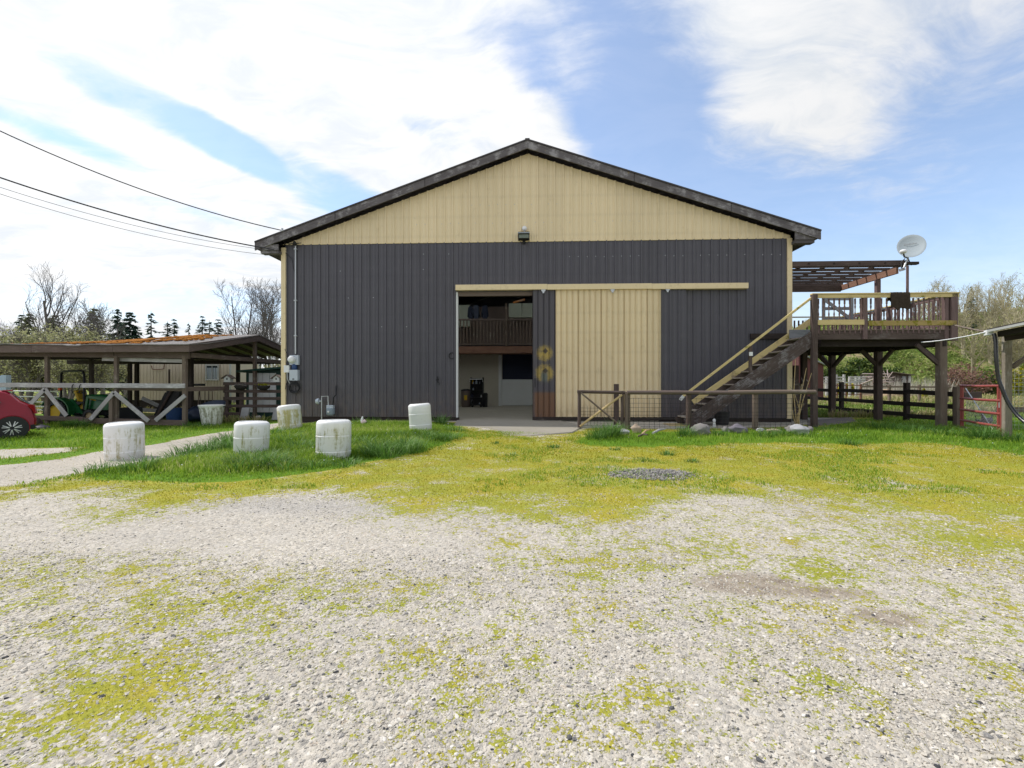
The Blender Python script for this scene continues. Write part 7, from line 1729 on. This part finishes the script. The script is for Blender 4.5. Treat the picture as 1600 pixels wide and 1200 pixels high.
mb = MB(); pts = [(rx0 + .02, TY + .46, tz + .6), (rx0, TY + .46, zt(585)), (rx0 + .05, TY + .42, zt(580)), (rx0 + .16, TY + .34, zt(578.5))]
arch = [(-.55, .55), (-.55, 0), (-.50, -.0), (0, 0)]
# the roll bar is seen at an angle: its two legs stand left and right
L0, L1 = PX(95.5, 645, TY + .35), PX(131.5, 645, TY - .35); L0.z = L1.z = tz + .55
zz1 = zt(579.5); path = [L0, V3(L0.x, L0.y, zz1 - .14), V3(L0.x, L0.y, zz1 - .14).lerp(V3(L1.x, L1.y, zz1), .05) + V3(0, 0, .10), L0.lerp(L1, .16) * 1, L0.lerp(L1, .84) * 1, V3(L1.x, L1.y, zz1 - .14).lerp(V3(L0.x, L0.y, zz1), .05) + V3(0, 0, .10), V3(L1.x, L1.y, zz1 - .14), L1]
path[3].z = zz1; path[4].z = zz1
mb.v = []; mb.f = []; mb.uv = []; mb.mi = []
mb.tube(path, .045, 8); tpart('roll_bar', mb, MT['black'], smooth=50)
mb = MB(); mb.lathe([(.05, -.05), (.065, 0), (.05, .05)], 12, Matrix.Translation(tq(94, 608, TY - .3)) @ Matrix.Rotation(R(90), 4, 'X')); tpart('warning_lamp', mb, MT['orange'], smooth=60)
mb = MB(); c = tq(128, 612.5); ax = V3(-.5, 0, .85); mb.tube([c + V3(.10 * math.cos(a) * .8, .17 * math.sin(a), .10 * math.cos(a) * .5) for a in np.linspace(0, 6.28, 15)[:-1]], .016, 5, closed=True); mb.tube([c, c + V3(.16, 0, -.28)], .02); tpart('steering_wheel', mb, MT['black'])
for s_ in (-1, 1):
    mb = MB(); y = TY + s_ * .42; mb.beam((tq(138, 0).x, y, tz + .40), (tq(142, 0).x, y, zt(620)), .09, .09); mb.beam((tq(142, 0).x, y, zt(620)), (tq(172, 0).x, y, zt(624)), .07, .12); mb.beam((tq(172, 0).x, y, zt(624)), (tq(192, 0).x, y, zt(652)), .07, .12); tpart('loader_arm', mb, MT['tractor_green'])
bx = tq(196, 0).x; mb = MB(); mb.prism([(bx - .15, tz + .62), (bx - .1, tz + .05), (bx + .5, tz + .03), (bx + .5, tz + .07), (bx - .02, tz + .12), (bx - .07, tz + .6)], TY - .65, TY + .65); tpart('loader_bucket', mb, MT['black'])
# black angled implement beyond
IM = thing('black_implement', 'black tilted implement blade leaning inside the shed right of the tractor', 'farm implement', PX(262, 655, 20))
mb = MB(); a = [PX(243, 654, 20), PX(263, 613, 20), PX(286, 611, 20), PX(285, 618, 20), PX(256, 655, 20)]; mb.prism([(p.x, p.z) for p in a], 19.8, 20.1); build('blade', mb, MT['black'], IM)
for i in range(4): mb = MB(); p = PX(264 + i * 6, 612, 19.9); mb.lathe([(.07, -.12), (.09, 0), (.07, .16)], 8, Matrix.Translation(p)); build('tine', mb, MT['black'], IM, smooth=50)
mb = MB(); mb.tube([PX(244, 652, 19.75), PX(268, 610, 19.75)], .05, 6); build('edge_bar', mb, MT['dark_wood'], IM)
for (u0, v0, u1, v1, lab) in ((222, 622, 252, 636, 'grey weathered board lying slanted behind the shed brace'), (220, 640, 250, 642, 'grey weathered board lying level at the back of the shed')):
    mb = MB(); mb.beam(PX(u0, v0, 23), PX(u1, v1, 23), .06, .18); build('loose_board', mb, GW, loc=PX(u0, v0, 23), label=lab, cat='board', group='loose boards in the shed')
# cable loops hung on the white rail
for i, u in enumerate((113.5, 125)):
    mb = MB(); mb.tube([PX(u + 1.2, 600.3, yf - .05), PX(u - .8, 603, yf - .06), PX(u - 1.4, 609, yf - .05), PX(u - .6, 614, yf - .02)], .016, 5); build('cord_loop', mb, MT['cable'], loc=PX(u, 600, yf), smooth=60, label=('black cord hanging left on the grey shed rail', 'black cord hanging right on the grey shed rail')[i], cat='cord', group='cords on the shed rail')

# beige trailer home
YT = 27.0
TH_ = thing('mobile_home', 'beige ribbed mobile home with one curtained window behind the shed', 'mobile home', (PX(290, 0, YT).x, YT, -.27))
x0, x1 = PX(205, 0, YT).x, PX(360, 0, YT).x; zt_, zb_ = PX(0, 562, YT).z, PX(0, 625, YT).z
mb = MB(); mb.box(x0, x1, YT + .03, YT + 3, zb_, zt_); build('shell', mb, MT['siding_beige'], TH_)
xx = x0
while xx < x1 - .05:
    w_ = min(.19, x1 - xx); mb = MB(); mb.box(xx, xx + w_ - .018, YT - .005 + rnd(0, .004), YT + .03, zb_, zt_); build('siding_board', mb, MT['siding_beige'], TH_); xx += .19
mb = MB(); mb.box(x0 - .1, x1 + .12, YT - .12, YT + 3.1, zt_, zt_ + .1); build('roof', mb, MT['white_door'], TH_)
mb = MB(); mb.box(x1 - .06, x1 + .02, YT - .02, YT + .06, zb_, zt_); build('corner_trim', mb, MT['white_door'], TH_)
mb = MB(); mb.box(x0, x1, YT + .02, YT + .1, -.4, zb_); build('skirting', mb, MT['black_wood'], TH_)
wa, wb_ = PX(322, 593.5, YT), PX(342, 570.5, YT)
mb = MB(); mb.box(wa.x, wb_.x, YT - .02, YT - .008, wa.z, wb_.z); wn = build('window', mb, MT['glass'], TH_)
for (a, b, c, d) in ((wa.x - .03, wa.x + .06, wa.z - .04, wb_.z + .04), (wb_.x - .06, wb_.x + .03, wa.z - .04, wb_.z + .04), (wa.x + .06, wb_.x - .06, wb_.z - .05, wb_.z + .04), (wa.x + .06, wb_.x - .06, wa.z - .04, wa.z + .04), ((wa.x + wb_.x) / 2 - .02, (wa.x + wb_.x) / 2 + .02, wa.z + .04, wb_.z - .05)):
    mb = MB(); mb.box(a, b, YT - .05, YT - .021, c, d); build('frame', mb, MT['galv'], wn)
for k in range(5): mb = MB(); c = wa.x + .12 + k * (wb_.x - wa.x - .24) / 4; mb.box(c - .055, c + .055, YT - .0205, YT - .0165, wa.z + .06, wb_.z - .16); build('curtain_fold', mb, MT['curtain'], wn)
mb = MB(); mb.tube([PX(264.5, 601, YT - .3), PX(264.5, 577, YT - .3)], .05, 6); build('thin_pipe', mb, MT['dark_wood'], loc=PX(264.5, 601, YT - .3), label='short dark pipe standing before the beige trailer wall', cat='pipe')
mb = MB(); mb.tube([PX(236, 571, YT - .05), PX(238, 577, YT - .06), PX(246, 577.5, YT - .07), PX(256, 576.5, YT - .05), PX(257, 569, YT - .05)], .02, 5); build('hanging_line', mb, MT['rust'], loc=PX(246, 577, YT - .05), label='rusty line sagging on the beige trailer wall', cat='line')
mb = MB(); mb.box(PX(303, 0, 20).x, PX(316, 0, 20).x, 19.9, 20.2, PX(0, 603, 20).z, PX(0, 599.5, 20).z); build('dark_box', mb, MT['black'], loc=PX(309, 603, 20), label='flat dark box sitting on the rear shed rail', cat='box')

# green shed with white door, dark board fence before it
YG = 21.5
GS = thing('green_shed', 'dark green shed with a white panelled door beside the barn corner', 'shed', (PX(410, 0, YG).x, YG, -.2))
g0, g1 = PX(384.5, 0, YG).x, PX(446, 0, YG).x; zb_ = PX(0, 650, YG).z
mb = MB(); mb.prism([(g0, zb_ - .1), (g1, zb_ - .1), (g1, PX(0, 577, YG).z), (g0, PX(0, 581, YG).z)], YG, YG + 2.4); build('wall', mb, MT['green_paint'], GS)
mb = MB(); mb.beam(PX(374, 580.5, YG - .2) + V3(0, 1.2, 0), PX(450, 574, YG - .2) + V3(0, 1.2, 0), 2.9, .09); build('roof', mb, MT['green_paint'], GS)
mb = MB(); mb.box(PX(373, 0, YG - .3).x, PX(379, 0, YG - .3).x, YG - .34, YG - .22, PX(0, 582, YG - .3).z, PX(0, 579.5, YG - .3).z); build('rafter_end', mb, MT['white_paint'], GS)
us = [389.5, 400.5, 411.3, 422, 432]
for a, b in zip(us, us[1:]):
    mb = MB(); mb.box(PX(a, 0, YG).x + .008, PX(b, 0, YG).x - .008, YG - .05, YG - .004, PX(0, 644, YG).z, PX(0, 583, YG).z); build('door_panel', mb, MT['white_paint'], GS)
YD = 19.0
DF = thing('dark_board_fence', 'dark brown five-board fence between the open shed and the barn', 'fence', (PX(395, 0, YD).x, YD, -.2))
for v in (599.4, 611.2, 622.5, 634.3): mb = MB(); mb.beam(PX(349, v, YD), PX(446, v + .3, YD), .04, .125); build('board', mb, MT['dark_wood'], DF)
mb = MB(); mb.beam(PX(349, 646, YD), PX(377, 646.5, YD), .04, .125); build('board', mb, MT['dark_wood'], DF)
for u in (352.5, 376, 442): mb = MB(); x = PX(u, 0, YD).x; mb.box(x - .07, x + .07, YD + .025, YD + .12, -.4, PX(0, 597, YD).z); build('post', mb, MT['dark_wood'], DF)
def birdhouse(u, label):
    p = PX(u, 597, YD + .05); B = thing('birdhouse', label, 'birdhouse', p, 0, 'birdhouses on the dark board fence'); w = .13
    mb = MB(); mb.prism([(p.x - w, p.z), (p.x + w, p.z), (p.x + w, p.z + .17), (p.x, p.z + .27), (p.x - w, p.z + .17)], YD - .05, YD + .16); build('box', mb, MT['white_door'], B)
    for s_ in (-1, 1): mb = MB(); mb.beam((p.x + s_ * .0, YD + .05, p.z + .30), (p.x + s_ * .23, YD + .05, p.z + .15), .32, .025, up=(0, 0, 1)); build('roof', mb, MT['post_wood'], B)
    mb = MB(); mb.tube([(p.x, YD - .06, p.z + .13), (p.x, YD - .045, p.z + .13)], .035, 10); build('entrance_hole', mb, MT['black'], B)
birdhouse(357, 'white birdhouse at the left end of the dark board fence'); birdhouse(433.5, 'white birdhouse next to the barn corner on the dark fence')
def basket(u, label, leaf):
    p = PX(u, 605, YD - .12); B = thing('hanging_planter', label, 'planter', p, 0, 'planters hung on the dark board fence')
    mb = MB(); w = .28; vs_, fs_ = ico(2); mb.add([(p.x + q[0] * w, YD - .14 + q[1] * .16, p.z + .04 + min(q[2], .15) * .17) for q in vs_], fs_); build('basket', mb, MT['basket'], B, smooth=60)
    mb = MB(); mb.tube([(p.x - w, YD - .14, p.z + .06), (p.x - w * .6, YD - .08, p.z + .1), (p.x + w * .6, YD - .08, p.z + .1), (p.x + w, YD - .14, p.z + .06)], .012, 5); build('hoop', mb, MT['black'], B)
    r_ = np.random.default_rng(int(u)); C = np.stack([p.x + r_.normal(0, .10, 160), YD - .15 + r_.normal(0, .06, 160), p.z + .07 + r_.random(160) * .06], 1); V, F, T = leaf_cloud(C, .035, 160, int(u), .01)
    inv = np.array(p); me = np_mesh('plants', V - inv, F, {'tone': T}, leaf); c = bpy.data.objects.new('plants', me); COL.objects.link(c); c.parent = B
basket(377, 'planter with few pale leaves hung left on the dark fence', MT['bark_pale']); basket(412, 'planter with yellow green plants hung right on the dark fence', MT['gorse'])
for (u, v, w, h, lean, lab) in ((381, 654, 13, 17, .07, 'grey mottled stone slab leaning on the dark fence, left one'), (432, 652, 14, 15, .06, 'pinkish mottled stone slab leaning beside the barn corner')):
    p = PX(u, v, YD - .35); s_ = YD / FPX; a, b = w * s_ / 2, h * s_; mb = MB(); mb.prism([(p.x - a, p.z - .1), (p.x + a * .8, p.z - .1), (p.x + a * 1.05 + lean, p.z + b * .97), (p.x + a * .5, p.z + b), (p.x - a * .75 + lean, p.z + b * .98)], YD - .38, YD - .30); build('stone_slab', mb, MT['slab'], loc=p, label=lab, cat='stone slab', group='stone slabs leaning on the dark fence')
p = PX(404, 653, YD - .5); mb = MB(); mb.blob(p + V3(0, 0, .03), (.11, .09, .07), 3, 2, .3); build('small_stone', mb, MT['rock_pale'], loc=p, smooth=50, label='small pale stone in grass between the two leaning slabs', cat='rock')

# white pipe gate behind the car, pale blue panel beyond
PG2 = thing('pipe_gate', 'white five-bar pipe gate behind the red car', 'gate', GB(40, 22.5))
yg = 22.5; zs_ = [PX(0, v, yg).z for v in (611, 619.3, 627.5, 634.5, 640)]
for z in zs_[1:]: mb = MB(); mb.tube([(PX(10, 0, yg).x, yg, z), (PX(92, 0, yg).x, yg, z - .03)], .028, 6); build('bar', mb, MT['white_paint'], PG2, smooth=60)
mb = MB(); xa, xb = PX(9.5, 0, yg).x, PX(93, 0, yg).x; mb.tube([(xa, yg, zs_[-1] - .05), (xa, yg, zs_[0] - .12), (xa + .04, yg, zs_[0] - .03), (xa + .14, yg, zs_[0]), (xb - .1, yg, zs_[0] - .02), (xb, yg, zs_[0] - .12), (xb, yg, zs_[-1] - .05)], .03, 7); build('frame', mb, MT['white_paint'], PG2, smooth=60)
PBn = thing('pale_blue_panel', 'pale blue upright panel at the far left edge behind the white rail', 'panel', GB(4, 24))
mb = MB(); a, b = PX(-8, 625, 24), PX(3.0, 587, 24); mb.box(a.x, b.x, 24, 24.3, -.3, b.z); build('board', mb, MT['pale_blue'], PBn)
mb = MB(); a2, b2 = PX(3.2, 625, 24), PX(11, 586, 24); mb.box(a2.x, b2.x, 23.95, 24.2, -.3, b2.z); build('board', mb, MT['pale_blue'], PBn)
for (u, v, w, h, y, mm, lab, sd) in ((54, 655, 17, 15, 16.4, 'dark_wood', 'dark rotten log end beside the first shed post', 2), (66, 662, 13, 7, 15.8, 'rock_purple', 'flat dark stone lying on the grass near the car', 5)):
    p = PX(u, v, y); p.z = gz1(p.x, y); s_ = y / FPX; mb = MB(); mb.blob(p + V3(0, 0, h * s_ * .3), (w * s_ / 2, .22, h * s_ * .6), sd, 3, .4, 1.7); build(('log', 'flat_stone')[sd == 5], mb, MT[mm], loc=p, smooth=40, label=lab, cat=('log', 'rock')[sd == 5])

# ------------------------------------------------------------------ red hatchback, only its tail in view
CY = 13.45; cz0 = gz1(-14.6, CY); cxr = PX(47, 0, CY).x           # rear bumper
CAR = thing('parked_car', 'red hatchback with silver wheels cut by the left edge of the frame', 'car', (cxr - 1.8, CY + .75, cz0))
def cz(v): return PX(0, v, CY).z
Lc = 3.75
# side profile (distance forward of the rear bumper, height) from tail over roof to nose
top = [(.0, .36), (-.01, .52), (.02, .66), (.045, .80), (.10, .93), (.16, .985), (.32, 1.08), (.50, 1.30), (.62, 1.38), (.85, 1.43), (1.4, 1.47), (1.9, 1.43), (2.25, 1.30), (2.65, 1.02), (2.85, .94), (3.3, .86), (3.6, .74), (3.72, .55), (3.73, .36)]
low = [(3.70, .20), (3.3, .17), (2.0, .16), (.5, .19), (.10, .24)]
def hw(x, z):
    """half width of the body at that point: tumblehome in the glasshouse, rounded in plan at the ends"""
    w = .83 - .02 * abs(z - .6)
    if z > .93: w -= .42 * (z - .93)
    e = min(x, Lc - x); w -= .22 * max(0, (.38 - e) / .38) ** 2.2
    return max(w, .3)
prof = top + low; n = len(prof); mb = MB(); vs = []; lat = [-1, -.97, -.82, -.4, .4, .82, .97, 1]; cx0_, cz_ = 1.85, .62
for s_ in lat:
    sh = 1 - .055 * max(0, (abs(s_) - .80) / .2) ** 2
    for (x, z) in prof:
        xx_ = cx0_ + (x - cx0_) * (1 - (1 - sh) * .6); zz_ = cz_ + (z - cz_) * sh
        vs.append((cxr - xx_, CY + .80 + s_ * hw(x, z), cz0 + zz_))
m = len(lat); fs = [(i * n + j, i * n + (j + 1) % n, (i + 1) * n + (j + 1) % n, (i + 1) * n + j) for i in range(m - 1) for j in range(n)]
fs += [tuple(range(n - 1, -1, -1)), tuple(range((m - 1) * n, m * n))]
mb.add(vs, fs); body = build('body', mb, MT['car_red'], CAR, smooth=35)
WX = [.50, 3.0]; wr = .305
def cwheel(x, s_):
    c = V3(cxr - x, CY + .80 + s_ * .765, cz0 + wr); Mx = Matrix.Translation(c) @ Matrix.Rotation(R(90), 4, 'X'); w = .19
    W_ = MB(); W_.lathe([(wr * .70, -w / 2), (wr * .88, -w / 2), (wr * .98, -w * .36), (wr, -w * .2), (wr, w * .3), (wr * .9, w / 2), (wr * .65, w / 2)], 32, Mx); wh = build('wheel', W_, MT['black'], CAR, smooth=40)
    r_ = MB(); r_.lathe([(wr * .62, -w * .28), (wr * .66, -w * .50), (wr * .715, -w * .52), (wr * .72, -w * .2)], 32, Mx); r_.lathe([(.001, -w * .53), (.05, -w * .53), (.06, -w * .45), (.06, -w * .2)], 16, Mx)
    for k in range(7):
        a = k / 7 * 6.2832 + .2
        for da in (-.10, .10):
            p = c + V3(math.cos(a + da * .4) * .05, -w * .46, math.sin(a + da * .4) * .05); q = c + V3(math.cos(a + da * 1.5) * wr * .67, -w * .44, math.sin(a + da * 1.5) * wr * .67); r_.beam(p, q, .022, .042, up=(0, 1, 0), ch=.004)
    build('rim', r_, MT['chrome'], wh, smooth=40)
    d_ = MB(); d_.lathe([(.001, -w * .22), (wr * .58, -w * .22), (wr * .58, -w * .1)], 24, Mx); build('brake_disc', d_, MT['interior_dark'], wh)
    a_ = MB(); pr = []
    for k in range(17): a = -.35 + (math.pi + .7) * k / 16; pr.append((math.cos(a), math.sin(a)))
    yo = CY + .80 + s_ * .838; vs = []
    for (ca, sa) in pr: vs += [(c.x + ca * wr * 1.13, yo + s_ * .004, c.z + sa * wr * 1.13), (c.x + ca * wr * 1.13, yo - s_ * .22, c.z + sa * wr * 1.13), (c.x + ca * wr * 1.21, yo + s_ * .012, c.z + sa * wr * 1.21)]
    f2 = []
    for k in range(16): f2 += [(3 * k, 3 * k + 3, 3 * k + 4, 3 * k + 1), (3 * k, 3 * k + 2, 3 * k + 5, 3 * k + 3)]
    a_.add(vs, f2); build('wheel_arch', a_, MT['car_red'], CAR, smooth=60)
    dk = MB(); dk.lathe([(.001, 0), (wr * 1.14, 0), (wr * 1.14, .012), (.001, .012)], 28, Matrix.Translation((c.x, yo - .006, c.z)) @ Matrix.Rotation(R(90), 4, 'X')); build('wheel_well', dk, MT['black'], CAR)
for x in WX:
    for s_ in (-1, 1): cwheel(x, s_)
ysd = CY + .80 - .80
def side_poly(name, pts, mat, off=.0, th=.012):
    mb = MB(); vs = []
    for (x, z) in pts: vs.append((cxr - x, CY + .80 - hw(x, z) - off - .004, cz0 + z))
    k = len(vs); vs += [(a, b + th, c) for a, b, c in vs]; mb.add(vs, [tuple(range(k)), tuple(range(2 * k - 1, k - 1, -1))] + [((i + 1) % k, i, i + k, (i + 1) % k + k) for i in range(k)]); build(name, mb, mat, CAR)
side_poly('side_window', [(.80, 1.00), (1.45, .98), (1.45, 1.36), (1.05, 1.34), (.86, 1.24), (.72, 1.06)], MT['glass'], .006)
side_poly('side_window', [(1.50, .98), (2.45, .96), (2.45, 1.02), (2.15, 1.28), (1.85, 1.36), (1.50, 1.37)], MT['glass'], .006)
side_poly('door_handle', [(.94, .845), (1.10, .845), (1.10, .88), (.94, .88)], MT['car_red'], .03, .03)
side_poly('door_seam', [(1.475, .28), (1.483, .28), (1.483, 1.0), (1.475, 1.0)], MT['black'], .004)
mb = MB(); tl = [(.005, .70), (.06, .96), (.16, .99), (.20, .94), (.11, .82), (.06, .70)]; vs = [(cxr - x - .0 + .012, CY + .80 - hw(x, z) - .010, cz0 + z) for x, z in tl] + [(cxr - x + .03, CY + .80 - hw(x, z) + .16, cz0 + z) for x, z in tl]
mb.add(vs, [tuple(range(6)), tuple(range(11, 5, -1))] + [((i + 1) % 6, i, i + 6, (i + 1) % 6 + 6) for i in range(6)]); build('tail_light', mb, MT['lamp_red'], CAR, smooth=50)
mb = MB(); vs = [(cxr - x + .014, CY + .80 + s_ * (hw(x, z) - .22), cz0 + z) for x, z in ((.14, 1.0), (.50, 1.31)) for s_ in (-1, 1)]; mb.add(vs + [(a - .03, b, c - .01) for a, b, c in vs], [(0, 1, 3, 2), (6, 7, 5, 4), (0, 2, 6, 4), (1, 5, 7, 3)]); build('rear_window', mb, MT['glass'], CAR)
mb = MB(); mb.beam((cxr - .60, CY + .25, cz0 + 1.40), (cxr - .60, CY + 1.35, cz0 + 1.40), .22, .03, ch=.012); build('roof_spoiler', mb, MT['car_red'], CAR)
mb = MB(); mb.beam((cxr - .08, CY + .12, cz0 + .30), (cxr - .08, CY + 1.48, cz0 + .30), .12, .14, ch=.03); build('bumper_lip', mb, MT['black'], CAR)

# ROTCAR: the car stands turned, its near side square to the yard
ph = R(47); tgt = PX(19, 670, 13.4); wl = Matrix.Rotation(ph, 3, 'Z') @ V3(1.8 - .50, .05 - .80, 0)
CAR.rotation_euler = (0, 0, ph); CAR.location = (tgt.x - wl.x, tgt.y - wl.y, cz0)
